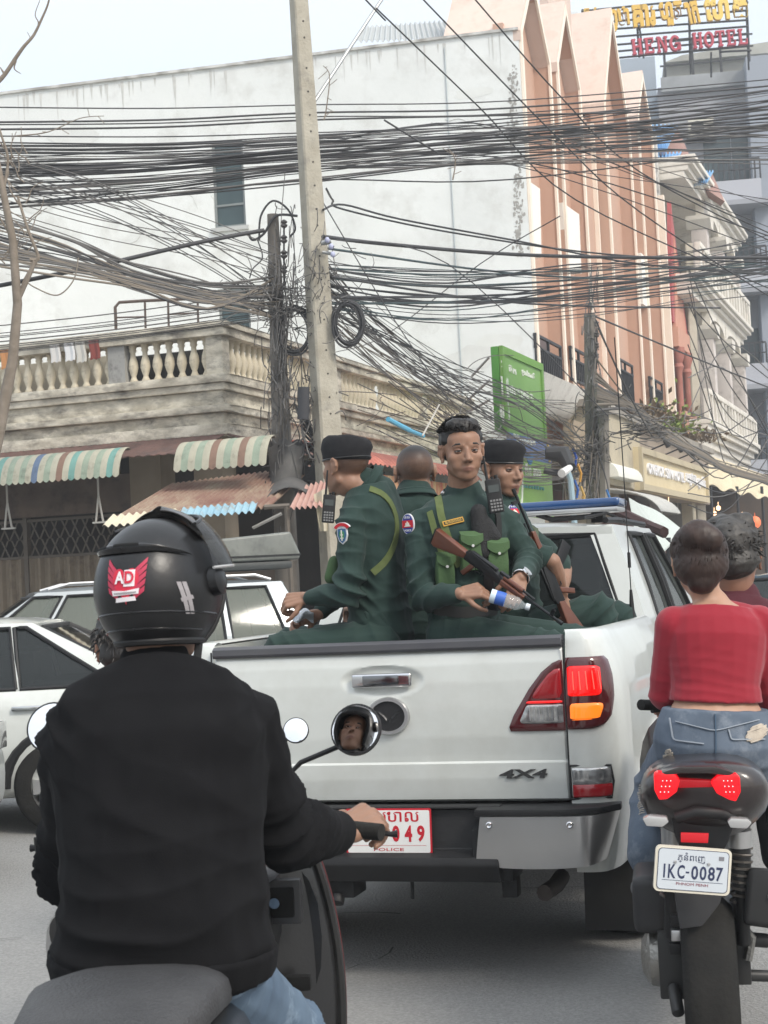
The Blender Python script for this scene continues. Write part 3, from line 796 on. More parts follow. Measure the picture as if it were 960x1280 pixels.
for k in range(2):
 xx = xr0 + .35 + k * (xr1 - xr0 - .7)
 q = MB(); q.lathe([(.14, 4.9), (.14, 5.1), (.1, 5.2), (.1, 7.0), (.16, 7.15), (.12, 7.25), (.2, 7.5), (.2, 7.7)], (xx, -.1, 0), n=12); q.build('column', RD, rh, smooth=True)
for k in range(9):
 xx = xr0 + .2 + k * (xr1 - xr0 - .4) / 8
 q = MB(); q.lathe([(.05, 4.9), (.05, 5.0), (.07, 5.15), (.035, 5.4), (.05, 5.6), (.05, 5.75)], (xx, -.2, 0), n=8); q.build('baluster', RC, rh, smooth=True)
q = MB(); q.bx(xr0, xr1, -.28, -.12, 5.75, 5.87); q.build('hand_rail', RC, rh)

# ---------------------------------------------------------------- columned balcony house
CW = mat('aged_white', (.66, .62, .55), .85, col2=(.74, .71, .65), ns=2, dirt=(.30, .28, .25), ds=1.8, dlo=.55, dhi=.75)
CG = mat('column_grey', (.55, .50, .47), .85, col2=(.62, .57, .54), ns=2, dirt=(.35, .32, .3), ds=3)
YC = -.5
ch = thing('columned_house', 'old cream house with stacked balconies on square columns and deep cornices', 'building', M=MO)
cx0 = H(MO, 872, 470, YC)[0]; cx1 = H(MO, 934, 500, YC)[0]
zb1 = H(MO, 884, 540, YC)[1]; zb2 = H(MO, 884, 372, YC)[1]; zb3 = H(MO, 876, 235, YC)[1]
q = MB(); q.bx(cx0 - .3, cx1, 1.5, 1.8, 0, zb3 + .5); q.build('wall', mat('recess_shade_wall', (.12, .11, .10), .9, col2=(.17, .155, .14), ns=2), ch)  # wall painted dark to stand for the shade behind the columns
q = MB(); q.bx(cx0 - .7, cx0 - .4, .2, 8, 3, zb3 + .9); q.build('party_wall', MATS['stained_cement'], ch)
for zc, hh in ((zb1, .9), (zb2, .75), (zb3, .8)):
 # stepped cornice
 for j, (o_, a, c) in enumerate(((.0, -.5, -.25), (.12, -.25, -.05), (.26, -.05, .12), (.34, .12, .3))):
  q = MB(); q.bx(cx0 - .3 - o_ * .2, cx1 + o_ * .8, YC - o_, 1.5, zc + a * hh, zc + c * hh - .003); q.build('cornice', CW, ch, bevel=.02)
for zc, zn in ((zb1, zb2), (zb2, zb3)):
 z0 = zc + .25
 # balustrade: pierced parapet
 q = MB(); q.bx(cx0, cx1, YC - .3, YC - .12, z0 + .75, z0 + .9); q.build('hand_rail', CW, ch, bevel=.01)
 nbx = 17
 for k in range(nbx):
  xx = cx0 + .1 + k * (cx1 - cx0 - .2) / (nbx - 1)
  wd_ = .2 if k % 4 == 0 else .085
  q = MB(); q.bx(xx - wd_, xx + wd_, YC - .28, YC - .14, z0, z0 + .75); q.build('baluster', CW, ch)
 CXS = [H(MO, p_, 450, YC)[0] for p_ in (890, 909, 927)]
 for k in range(3):
  xx = CXS[k]
  q = MB(); q.bx(xx - .24, xx + .24, YC - .1, YC + .38, z0, zn - 1.25)
  co = q.build('column', CG, ch, bevel=.015)
  q = MB(); q.prism([(xx - .26, zn - 1.25), (xx + .26, zn - 1.25), (xx + .40, zn - .98), (xx + .40, zn - .85), (xx - .40, zn - .85), (xx - .40, zn - .98)], YC - .24, YC + .5, 'y'); q.build('capital', CW, co)
  if k < 2:
   xn = CXS[k + 1]
   q = MB()
   P = [(xx + .1, zn - .38), (xx + .1, zn - .85)] + [(xx + .25 + (xn - xx - .5) * (.5 - .5 * math.cos(math.pi * t)), zn - .85 + .36 * math.sin(math.pi * t)) for t in [i / 10 for i in range(11)]] + [(xn - .1, zn - .85), (xn - .1, zn - .38)]
   q.prism(P, YC + .0, YC + .25, 'y'); q.build('arch', CW, ch)
 for k in range(3):
  xx = cx0 + .9 + k * (cx1 - cx0) / 3
  q = MB(); q.bx(xx, xx + .9, 1.46, 1.497, z0, z0 + 2.1); q.build('doorway', mat('doorway_dark', (.05, .05, .05), .7), ch)
q = MB(); q.bx(cx0 - .2, cx1, YC + .1, .0, zb1 - 1.4, zb1 - .45); q.build('soffit', CW, ch)
# blue corrugated roofs and red gable ends beyond
BR = mat('blue_roof', (.16, .36, .62), .5, col2=(.24, .46, .70), ns=1)
BK = mat('brick_red', (.28, .16, .14), .9, col2=(.34, .22, .19), ns=3)
for i, (pts, d) in enumerate((([(812, 157), (848, 156), (832, 190), (822, 190)], 54), ([(820, 192), (852, 190), (838, 219), (824, 219)], 52), ([(866, 216), (892, 214), (884, 228), (868, 230)], 50))):
 cs = [U(*p, d + (0 if k < 2 else -2.5)) for k, p in enumerate(pts)]
 t = thing('blue_roof_house', ['uppermost blue sheet roof with brick gable behind the columned house', 'middle blue sheet roof with brick gable behind the columned house', 'lowest sliver of blue sheet roof beside the cream cornice'][i], 'building', cs[3])
 nrm = (cs[1] - cs[0]).cross(cs[3] - cs[0]).normalized(); q = MB()
 q.slab(lambda a, b_: quadpt(cs, a, b_) + nrm * .05 * math.sin(a * 14 * math.pi), 70, 2, nrm * .02); q.build('roof', BR, t, world=True, smooth=True)
 gx = [U(pts[1][0] - 2, pts[1][1] + 2, d), U(pts[1][0] + 14, pts[1][1] + 38, d - 1), U(pts[2][0] - 8, pts[2][1] + 4, d - 1.2)]
 q = MB(); q.rings([gx, [p + Vector((0, .6, 0)) for p in gx]]); q.build('gable_wall', BK, t, world=True)
# ---------------------------------------------------------------- grey hotel tower and roof sign
GT = mat('grey_tower', (.30, .31, .34), .85, col2=(.35, .36, .39), ns=.3, dirt=(.25, .25, .27), ds=.8)
GT2 = mat('grey_tower_light', (.40, .41, .45), .85, col2=(.46, .47, .51), ns=.3)
MT = Matrix.Translation(U(830, 700, 66)) @ rotz(R(-8)); MT.translation.z = 0
tw = thing('grey_hotel_tower', 'grey multi-storey hotel block at the right with balconies and rooftop rail', 'building', M=MT)
x0, z1 = H(MT, 822, 110, 0); xR = H(MT, 930, 100, 0)[0]
q = MB(); q.bx(x0, xR, 0, 12, 0, z1); q.build('wall', GT, tw)
z2 = H(MT, 940, 72, -1)[1]
q = MB(); q.bx(xR, xR + 9, -1.2, 12, 0, z2); q.build('wing', mat('tower_blue', (.27, .30, .35), .8, col2=(.31, .34, .39), ns=.4), tw)
q = MB(); q.bx(x0 - 2.2, x0, 1, 12, 0, H(MT, 800, 72, 1)[1]); q.build('stair_tower', mat('tower_steel', (.33, .38, .44), .8), tw)
for zz0, px0, px1, py in ((0, 868, 952, 240), (0, 868, 960, 350), (0, 868, 960, 470), (0, 868, 960, 590)):
 xx0, zz1 = H(MT, px0, py, -1.8); xx1 = H(MT, px1, py, -1.8)[0]
 q = MB(); q.bx(xx0, xx1, -1.8, 0, zz1 - .5, zz1 + .35); b1_ = q.build('balcony', GT2, tw)
 q = MB(); q.bx(xx0 - .4, xx1 + .5, -2.1, 0, zz1 - .7, zz1 - .503); q.build('slab', MATS['grey_tower'], b1_)
 q = MB(); q.bx(xx0, xx1, -1.78, -1.7, zz1 + 1.15, zz1 + 1.22); q.bx(xx0, xx1, -1.78, -1.7, zz1 + .75, zz1 + .80); q.build('rail', IRON, b1_)
 for k in range(14):
  xx = xx0 + (xx1 - xx0) * k / 13; q = MB(); q.bx(xx - .03, xx + .03, -1.78, -1.7, zz1 + .35, zz1 + 1.15); q.build('post', IRON, b1_)
for py in (200, 325, 440, 560):
 for px in (880, 915):
  a, zc = H(MT, px, py, 0); q = MB(); q.bx(a, a + 1.1, -.05, 0 - .003, zc - 1.2, zc + .9); q.build('window', GLS, tw)
# roof terrace parapet and rail
a, zp = H(MT, 826, 100, -.3); c_, _ = H(MT, 944, 95, -.3)
q = MB(); q.bx(a, c_, -.3, -.1, zp - .5, zp + .1); q.build('parapet', mat('tower_stain', (.36, .38, .40), .9, col2=(.20, .21, .22), ns=1.2), tw)
q = MB(); q.bx(a + .2, a + 5.2, 1, 5, zp, zp + 1.0); q.prism([(a + .2, zp + 1.0), (a + 5.9, zp + 1.0), (a + 5.0, zp + 1.5), (a + 1.0, zp + 1.25)], .6, 5.2, 'y'); q.build('roof_shed', mat('shed_grey', (.34, .34, .31), .9, col2=(.44, .44, .4), ns=2), tw)
for k in range(4):
 xx = a + .2 + (c_ - a - .4) * k / 3; q = MB(); q.bx(xx - .05, xx + .05, -.25, -.15, zp + .1, zp + 1.6); q.build('rail_post', IRON, tw)
for dz in (.6, 1.1, 1.6):
 q = MB(); q.bx(a, c_, -.24, -.17, zp + dz - .03, zp + dz + .03); q.build('rail', IRON, tw)
ac = thing('air_conditioner', 'cream air conditioner box mounted on the grey tower wall', 'air conditioner', M=MT)
a, z1 = H(MT, 860, 149, -.7); c_, z0 = H(MT, 893, 169, -.7)
q = MB(); q.bx(a, c_, -.7, -.25, z0, z1); q.build('casing', mat('ac_cream', (.60, .58, .5), .6), ac, bevel=.03)
q = MB(); q.lathe([(.01, -.74), (.26, -.74), (.28, -.7)], (a + (c_ - a) * .36, 0, (z0 + z1) / 2), 'y', 20); q.build('fan_grille', IRON, ac)
q = MB(); q.bx(a - .1, c_ + .1, -.6, -.002, z0 - .1, z0); q.build('bracket', IRON, ac)
# big roof sign, read from the street
MS = Matrix.Translation(U(830, 60, 62)) @ rotz(R(2))
rs_ = thing('rooftop_sign', 'rooftop sign of gold Khmer letters above dark red HENG HOTEL on thin rails', 'sign', M=MS)
def sgn(px, py): return H(MS, px, py, 0)
xl, zt1 = sgn(728, 12); xr_, _ = sgn(935, 3);
for px0, py0, px1, py1 in ((727, 13, 936, -8), (727, 20, 936, 2), (727, 29, 936, 12), (727, 38, 936, 24), (745, 47, 936, 32), (760, 56, 936, 41), (765, 64, 936, 48), (768, 72, 936, 56), (900, 64, 940, 62)):
 p, z = sgn(px0, py0); p2, z2_ = sgn(px1, py1)
 q = MB(); q.tube([(p, .1, z), (p2, .1, z2_)], .045, 5); q.build('rail', IRON, rs_)
for pxa, pya, pxb, pyb in ((729, 10, 731, 42), (796, 5, 800, 70), (862, 0, 864, 78), (934, -5, 938, 75)):
 p, z = sgn(pxa, pya); p2, z2_ = sgn(pxb, pyb); q = MB(); q.tube([(p, .16, z), (p2, .16, z2_)], .05, 5); q.build('post', IRON, rs_)
for pxa, pya, pxb, pyb in ((800, 30, 812, 60), (864, 60, 872, 80), (890, 64, 898, 84), (934, 10, 946, 75)):
 p, z = sgn(pxa, pya); p2, z2_ = sgn(pxb, pyb); q = MB(); q.tube([(p, .16, z), (p2, 1.2, z2_)], .04, 5); q.build('strut', IRON, rs_)
GOLD = mat('gold_letter', (.70, .42, .03), .45, col2=(.60, .38, .06), ns=2); YEL = mat('gold_letter_pale', (.72, .50, .10), .5)
CRIM = mat('crimson_letter', (.42, .03, .06), .5)
def sgtext(t, pa, pb, h, mt, bold=.03):
 xa_, za_ = sgn(*pa); xb_, zb_ = sgn(*pb)
 an = math.atan2(zb_ - za_, xb_ - xa_)
 M = Matrix.Translation(((xa_ + xb_) / 2, -.1, (za_ + zb_) / 2)) @ Matrix.Rotation(-an, 4, 'Y') @ Matrix.Rotation(R(90), 4, 'X')
 text('letters', t, mt, rs_, M, ext=.09, bold=bold, fit=(math.hypot(xb_ - xa_, zb_ - za_), h))
k1 = 62 / 2000
sgtext('ស', (729, 27), (748, 25), 26 * k1 * 1.1, GOLD, .05)
sgtext('ណ្ឋា', (752, 27), (786, 24), 30 * k1, GOLD, .05)
sgtext('គារ', (790, 22), (818, 20), 28 * k1, GOLD, .05)
sgtext('ហួត', (824, 20), (852, 17), 30 * k1, GOLD, .05)
sgtext('ាក', (856, 19), (872, 16), 28 * k1, GOLD, .05)
sgtext('េហ', (880, 15), (910, 12), 27 * k1, YEL, .05)
sgtext('ង', (915, 10), (933, 9), 26 * k1, YEL, .05)
# slab-serif Latin letters built stroke by stroke
def slab(ch, x, w_, h_, M, t=.2):
 q = MB(M); v = t * w_ * 1.35; s2 = .13 * h_
 def B(a, b_, c, d): q.bx(x + a * w_, x + b_ * w_, -.1, .1, c * h_, d * h_)
 u = .22; e = .04
 if ch == 'H':
  for o_ in (.06, .64): B(o_ + .04, o_ + .04 + u, 0.1, .9); B(o_ - .02, o_ + .34, 0, .11); B(o_ - .02, o_ + .34, .89, 1)
  B(.3, .7, .44, .56)
 elif ch == 'E':
  B(.12, .34, .1, .9); B(.02, .86, 0, .11); B(.02, .86, .89, 1); B(.34, .62, .45, .56); B(.76, .86, .11, .32); B(.76, .86, .68, .89); B(.56, .64, .36, .45); B(.56, .64, .56, .66)
 elif ch == 'N':
  B(.1, .24, .1, .9); B(.76, .9, 0.1, .9); B(.0, .3, 0, .11); B(.0, .3, .89, 1); B(.66, 1.0, .89, 1)
  q.prism([(x + .16 * w_, h_ * .95), (x + .38 * w_, h_ * .95), (x + .88 * w_, 0), (x + .7 * w_, 0)], -.1, .1, 'y')
 elif ch in 'OG':
  P = []; n = 20
  for i in range(n):
   an = 2 * math.pi * i / n; P.append((math.cos(an), math.sin(an)))
  ra, rb = [], []
  for cx_, sy in P: ra.append((x + (.5 + .5 * cx_) * w_, h_ * (.5 + .5 * sy))); rb.append((x + (.5 + .27 * cx_) * w_, h_ * (.5 + .36 * sy)))
  for i in range(n):
   j = (i + 1) % n
   if ch == 'G' and i in (0, 1): continue
   q.prism([ra[i], ra[j], rb[j], rb[i]], -.1, .1, 'y')
  if ch == 'G': B(.5, 1.0, .42, .52); B(.78, 1.0, 0.05, .42)
 elif ch == 'T':
  B(.39, .61, .1, .89); B(.27, .73, 0, .11); B(.04, .96, .88, 1); B(.04, .14, .68, .88); B(.86, .96, .68, .88)
 elif ch == 'L':
  B(.12, .34, .1, .89); B(.02, .46, .89, 1); B(.02, .9, 0, .11); B(.8, .9, .11, .36)
 return q
for wd_, pa, pb, hp_ in (('HENG', (789, 62), (852, 56), 17), ('HOTEL', (865, 54), (936, 48), 17)):
 xa_, za_ = sgn(pa[0], pa[1] + 8.5); xb_, zb_ = sgn(pb[0], pb[1] + 8.5)
 an = math.atan2(zb_ - za_, xb_ - xa_); Ltot = math.hypot(xb_ - xa_, zb_ - za_); nn = len(wd_); cw = Ltot / nn
 M = Matrix.Translation((xa_, -.12, za_)) @ Matrix.Rotation(-an, 4, 'Y')
 for i, ch_ in enumerate(wd_):
  slab(ch_, i * cw + .04 * cw, cw * .86, hp_ * k1 * 1.15, M).build('letter', CRIM, rs_)
# metal roof ridge behind the white wall and by gable 2
corr('metal_roof', 'ribbed grey metal roof peeking over the white wall', [U(452, 34, 33), U(560, 26, 33), U(570, 48, 31.6), U(446, 52, 31.6)], mat('zinc', (.42, .44, .44), .5), 18, .03)
q = MB(); q.rings([[U(708, 16, 46), U(722, 14, 46), U(727, 45, 44), U(712, 45, 44)], [U(708, 16, 46.5), U(722, 14, 46.5), U(727, 45, 44.5), U(712, 45, 44.5)]])
tag(q.build('tin_roof', MATS['zinc']), 'small tin roof slope between the pointed gables', 'roof')

# ---------------------------------------------------------------- green sign
GRN = mat('sign_green', (.14, .31, .06), .6, col2=(.18, .36, .08), ns=2)
GRD = mat('sign_green_dark', (.08, .27, .04), .5)
p0 = U(623, 430, 25.0)
MG = Matrix.Translation((p0.x, p0.y, 0)) @ rotz(AB)
gs = thing('green_sign', 'tall bright green shop sign box with white Khmer lettering and a lower banner', 'sign', M=MG)
gx1 = H(MG, 675, 460, 0)[0]; gz1 = H(MG, 623, 432, 0)[1]; gzm = H(MG, 632, 540, 0)[1]; gz0 = H(MG, 650, 622, 0)[1]
q = MB(); q.bx(0, gx1, .0, .14, gzm, gz1); q.build('box', GRD, gs, bevel=.03)
q = MB()
for r_ in ((0.0, gx1, gz1 - .12, gz1), (0, .12, gzm, gz1 - .12), (gx1 - .12, gx1, gzm, gz1 - .12)): q.bx(r_[0], r_[1], -.06, -.003, r_[2], r_[3])
q.build('rim', GRN, gs)
q = MB(); q.bx(.12, gx1 - .12, -.03, -.004, gzm, gz1 - .12); q.build('face', mat('sign_face', (.16, .34, .07), .45, col2=(.21, .40, .11), ns=1.5), gs)
SW = mat('sign_white', (.78, .82, .74), .5)
def gtext(t, pa, pb, h, mt, y=-.035, par=None):
 a = H(MG, *pa, y); c = H(MG, *pb, y)
 M = Matrix.Translation(((a[0] + c[0]) / 2, y, (a[1] + c[1]) / 2)) @ Matrix.Rotation(R(90), 4, 'X')
 text('lettering', t, mt, par or gs, M, ext=.005, bold=.03, fit=(abs(c[0] - a[0]), h))
gtext('១', (627, 455), (631, 456), .22, SW)
gtext('កាហ្វេ', (623 + 4, 485), (636, 490), .42, SW)
gtext('ស្រស់', (625, 512), (637, 516), .40, SW)
gtext('ទឹក', (636, 461), (645, 463), .12, SW)
gtext('ផ្លែឈើ', (652, 466), (668, 470), .13, SW)
gtext('ដោះគោ', (637, 487), (666, 496), .13, SW)
q = MB(); q.bx(.1, gx1 + .35, -.02, .06, gz0 - .3, gzm - .12); q.build('banner', mat('banner_green', (.24, .46, .09), .5, col2=(.30, .52, .13), ns=1.5), gs)
a, zq = H(MG, 640, 556, -.03); q = MB(); q.bx(.1, gx1 + .35, -.03, -.022, zq - .17, zq + .19); q.build('banner_band', mat('banner_blue', (.12, .19, .42), .5), gs)
gtext('ទឹកក្រឡុក', (646, 549), (669, 553), .13, SW, -.033)
gtext('ធ័ន ភាព', (656, 586), (676, 590), .2, SW, -.033)
gtext('ដកដក', (654, 608), (680, 610), .06, mat('banner_teal', (.08, .3, .3), .5), -.033)
q = MB(); n = 14; ax_, az_ = H(MG, 662, 568, -.03)
P = [(ax_ + .22 * math.cos(t), az_ + .17 * math.sin(t)) for t in [math.pi * (1.0 + i / n) for i in range(n + 1)]] + [(ax_ + .10 * math.cos(t), az_ + .04 + .1 * math.sin(t)) for t in [math.pi * (2.0 - i / n) for i in range(n + 1)]]
q.prism(P, -.032, -.026, 'y'); q.build('swoosh', mat('swoosh_blue', (.02, .2, .45), .4), gs)
for c_, r_ in (((652, 595), (.28)),):
 ax_, az_ = H(MG, 645, 592, -.03); q = MB(); q.tube([(ax_ + .34 * math.cos(t), -.03, az_ + .62 * math.sin(t)) for t in [-1.7 + 3.4 * i / 20 for i in range(21)]], .025, 5); q.build('ring_print', SW, gs)
# brackets
for pa, pb in (((612, 446), (590, 470)), ((612, 500), (585, 515)), ((612, 475), (585, 500))):
 q = MB(); q.tube([U(*pa, 25.0), U(*pb, 25.6)], .02, 5); q.build('bracket', mat('bracket_grey', (.3, .3, .3), .5), gs, world=True)

# ---------------------------------------------------------------- street stalls at the right
TAN = mat('tan_canvas', (.60, .52, .36), .85, col2=(.66, .58, .42), ns=2, bump=.3, bs=6)
mk = thing('market_canopy', 'long tan canvas canopy over dim market stalls at the right edge', 'canopy', U(905, 620, 48))
cs = [U(883, 568, 48), U(975, 600, 54), U(975, 626, 51), U(886, 606, 46)]
q = MB(); q.slab(lambda a, b_: quadpt(cs, a, b_) + Vector((0, 0, .07 * math.sin(a * 26) * b_)), 40, 6, (0, 0, -.03)); q.build('canvas', TAN, mk, world=True, smooth=True)
for px, d in ((888, 46.2), (921, 48), (952, 50)):
 q = MB(); q.tube([U(px, 608, d), Vector((*U(px, 608, d).xy, .05))], .05, 6); q.build('post', IRON, mk, world=True)
q = MB(); c0 = U(890, 610, 56); q.bx(c0.x - 1, c0.x + 9, c0.y, c0.y + .2, 0, 4.6)
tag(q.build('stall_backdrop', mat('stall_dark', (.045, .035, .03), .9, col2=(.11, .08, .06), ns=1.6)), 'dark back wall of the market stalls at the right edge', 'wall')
BUL = mat('warm_bulb', (1, .5, .2), .4, emit=(1, .62, .35), es=2.2); RBU = mat('red_lantern', (.6, .12, .05), .5, emit=(1, .25, .1), es=.5)
for i, (px, py, d, r_, m_) in enumerate(((893, 642, 49, .07, BUL), (944, 653, 47, .17, RBU), (928, 648, 49, .08, BUL), (898, 635, 49, .07, BUL), (914, 652, 50, .09, RBU), (836, 630, 40, .05, BUL))):
 q = MB(); q.ell(U(px, py, d), (r_, r_, r_ * 1.1), nu=12, nv=8); q.tube([U(px, py, d) + Vector((0, 0, r_)), U(px, py, d) + Vector((0, 0, r_ + .12))], .008, 4)
 tag(q.build('hanging_lamp', m_, smooth=True), ['small warm bulb hanging in the market above the grey-haired rider', 'round orange-red lantern hanging at the right edge of the market', 'small warm bulb just left of the orange lantern', 'upper small warm bulb under the tan canopy edge', 'dim red lamp low in the market stalls', 'small bulb hanging under the beige hotel sign'][i], 'lamp')
# white stall tarp and dark beam beside the pickup cab
cs = [U(786, 622, 17), U(800, 630, 19), U(868, 668, 19), U(800, 700, 16)]
q = MB(); q.slab(lambda a, b_: quadpt(cs, a, b_) + Vector((0, 0, .05 * math.sin(a * 7) * math.sin(b_ * 5))), 14, 10, (0, 0, -.02))
um = thing('stall_umbrella', 'white canvas stall roof sloping behind the pickup cab', 'canopy', U(820, 660, 17.5))
q.build('canvas', mat('white_canvas', (.42, .46, .43), .85, col2=(.50, .54, .51), ns=3), um, world=True, smooth=True)
p = U(835, 672, 17.6); q = MB(); q.tube([(p.x, p.y, .0), (p.x, p.y, p.z)], .03, 8); q.build('post', IRON, um, world=True)
q = MB(); q.tube([U(735, 630, 15), U(790, 648, 15), U(830, 664, 14.5)], .045, 6); q.tube([U(770, 638, 15), U(832, 667, 14.6)], .05, 6)
tag(q.build('awning_beam', mat('beam_maroon', (.045, .02, .018), .6)), 'dark maroon beam sloping behind the pickup light bar', 'beam')
# dark rolled awning, CCTV arm and pole near the green sign
q = MB(); q.tube([U(682, 566, 24), U(704, 568, 24), U(712, 585, 23.8)], [.10, .14, .10], 10); q.tube([U(680, 588, 24), U(700, 592, 24)], .05, 8)
tag(q.build('rolled_awning', mat('black_canvas', (.03, .03, .032), .6), smooth=True), 'black rolled awning beside the green banner', 'awning')
cc = thing('camera_pole', 'pale blue pole with a small white security camera beside the green sign', 'camera', U(712, 660, 23))
q = MB(); q.tube([U(718, 655, 23), U(713, 600, 23), U(709, 588, 23)], .045, 8); q.build('pole', mat('pole_blue', (.30, .42, .48), .5), cc, world=True)
q = MB(); q.tube([U(712, 585, 22.9), U(702, 592, 22.6)], .05, 10, r2=.06); q.build('camera_body', mat('cctv_white', (.7, .7, .68), .4), cc, world=True)
# tan shop wall seen under the white canopy + small awning
q = MB(MO); q.bx(.6, 4.6, -.5, -.4, 2.6, 4.4)
tag(q.build('shop_fascia', mat('fascia_tan', (.28, .22, .15), .85, col2=(.34, .27, .19), ns=1)), 'tan shop fascia below the white balcony canopy', 'wall')
q = MB(MO); q.slab(lambda a, b_: (2.2 + 2.4 * a, -.5 - 1.3 * math.sin(b_ * 1.4), 3.15 - .6 * (1 - math.cos(b_ * 1.4)) + .01 * math.sin(a * 90)), 60, 8, (0, 0, -.02))
tag(q.build('shop_awning', mat('awning_grey', (.5, .5, .47), .7, col2=(.42, .42, .4), ns=3), smooth=True), 'pale grey curved awning right of the camera pole', 'awning')
# ================================================================ POLES AND CABLES
PC = mat('pole_concrete', (.34, .31, .25), .9, col2=(.44, .41, .34), ns=4, nf=.4, bump=.4, bs=30, dirt=(.2, .19, .17), ds=3, dlo=.55, dhi=.75)
PW = mat('pole_weathered', (.13, .115, .10), .9, col2=(.22, .2, .175), ns=5, bump=.6, bs=12, bst=(1, 1, .2))
HOLE = mat('hole_dark', (.05, .045, .04), .9)
def sqpole(name, label, base, top, w0, w1, mt, holes=0, yaw=25, groove=True):
 t = thing(name, label, 'utility pole', (base.x, base.y, 0))
 ax = (top - base); ca, sa = math.cos(R(yaw)), math.sin(R(yaw)); rs = []
 for k in range(13):
  f_ = k / 12; c = base + ax * f_; hw = (w0 + (w1 - w0) * f_) / 2; ch = hw * .18
  P = [(-hw + ch, -hw), (hw - ch, -hw), (hw, -hw + ch), (hw, hw - ch), (hw - ch, hw), (-hw + ch, hw), (-hw, hw - ch), (-hw, -hw + ch)]
  rs.append([c + Vector((x * ca - y * sa, x * sa + y * ca, 0)) for x, y in P])
 q = MB(); q.rings(rs); q.build('shaft', mt, t, world=True)
 for k in range(holes):
  f_ = .3 + .69 * (k + (.3 if k % 4 == 3 else 0)) / holes; c = base + ax * f_; hw = (w0 + (w1 - w0) * f_) / 2
  d = Vector((sa, -ca, 0)) * (hw + .001)
  q = MB(frame(c + d, y=(sa, -ca, 0), z=(0, 0, 1))); q.lathe([(.011, -.01), (.011, .004)], (0, 0, 0), 'y', 8); q.build('bolt_hole', HOLE, t, world=True)
 return t
DP = 18.6
bt, tp_ = U(390, 300, DP), U(371, -60, DP)
slope = (tp_ - bt) / (tp_.z - bt.z)
base = U(415, 560, DP); base = base - slope * (base.z); base.z = 0
tp_ = U(372, -20, DP)
P1 = sqpole('concrete_pole', 'tall square concrete utility pole with a row of bolt holes, in front of the corner', Vector((base.x, base.y, 0)), tp_ + (tp_ - base) * .02, .33, .17, PC, 22)
q = MB(); q.tube([U(393, 127, DP), U(480, -5, DP + .8)], .022, 8)
tag(q.build('pole_stay', mat('galvanised', (.33, .34, .34), .45, .6)), 'straight grey steel stay rising right from the concrete pole', 'stay')
a0, a1 = U(355, 620, 19.0), U(341, 268, 19.0)
bb = a0 - (a1 - a0) / (a1.z - a0.z) * a0.z; bb.z = 0
P2 = thing('old_pole', 'shorter dark weathered round pole wrapped in cables left of the concrete one', 'utility pole', (bb.x, bb.y, 0))
q = MB(); q.tube([bb, a0, a1], [.17, .13, .068], 14); q.build('shaft', PW, P2, world=True, smooth=True)
# torn dark sleeve at the pole foot
SLV = mat('torn_sleeve', (.07, .07, .068), .8, col2=(.12, .115, .11), ns=5, bump=.5, bs=8)
q = MB()
def slv(a, b):
 an = a * 5.6 + 3.6; r_ = .17 + .10 * b + .05 * math.sin(an * 2.3 + b * 4); c = U(356, 555 + 60 * b, 18.85)
 return c + Vector((r_ * math.cos(an), r_ * math.sin(an), .05 * math.sin(an * 3)))
q.slab(slv, 22, 8, (0, 0, .01)); q.slab(lambda a, b: U(330 + 62 * a, 612 - 16 * math.sin(a * 3) + 12 * b, 18.6 - .5 * b), 12, 4, (0, 0, -.012))
q.build('torn_sleeve', SLV, P2, world=True, smooth=True)
pA, pB = U(742, 640, 27.5), U(737, 392, 27.5); bb = pA - (pB - pA) / (pB.z - pA.z) * pA.z; bb.z = 0
P3 = thing('weathered_pole', 'dark square pole swamped in cables beside the green sign', 'utility pole', (bb.x, bb.y, 0))
q = MB(); q.tube([bb, pA, pB], [.14, .13, .10], 4); q.build('shaft', PW, P3, world=True)
q = MB(); q.tube([U(756, 640, 27.4), U(754, 500, 27.4)], .10, 6)
tag(q.build('concrete_stub', mat('stub_grey', (.26, .24, .21), .9, col2=(.34, .31, .27), ns=4)), 'stubby grey concrete post leaning against the dark square pole', 'post')
pA, pB = U(871, 600, 47.5), U(858, 305, 47.5); bb = pA - (pB - pA) / (pB.z - pA.z) * pA.z; bb.z = 0
sqpole('slim_concrete_pole', 'slim pale concrete pole in front of the red house balcony', bb, pB, .37, .28, mat('pole_pale', (.42, .38, .31), .9, col2=(.5, .46, .38), ns=3), 10)
# small insulator string and clamps on the poles
INS = mat('insulator', (.10, .09, .085), .35); GAL = MATS['galvanised']
for (px, py0, n_, d, lb) in ((355, 280, 4, 18.9, 'string of dark insulators hanging on the short weathered pole'), (738, 405, 4, 27.3, 'string of dark insulators on the square pole by the green sign')):
 t = thing('insulator_string', lb, 'insulator', U(px, py0 + 30, d))
 for k in range(n_):
  c = U(px + (8 if d > 20 else 0), py0 + 19 * k * (.7 if d > 20 else 1), d); q = MB(); q.lathe([(.015, -.05), (.04, -.03), (.04, -.01), (.02, 0), (.04, .015), (.04, .03), (.015, .05)], c, 'z', 10); q.build('insulator', INS, t, world=True, smooth=True)
 q = MB(); q.tube([U(px + (8 if d > 20 else 0), py0 - 4, d), U(px + (8 if d > 20 else 0), py0 + 20 * n_ * (.7 if d > 20 else 1), d)], .012, 6); q.build('rod', IRON, t, world=True)
t = thing('pole_clamp', 'galvanised clamp with white insulators on the concrete pole', 'clamp', U(405, 310, DP - .15))
q = MB(); q.tube([U(401, 304, DP - .2), U(414, 302, DP - .2)], .03, 8); q.tube([U(403, 315, DP - .2), U(417, 318, DP - .2)], .02, 8); q.build('arm', GAL, t, world=True)
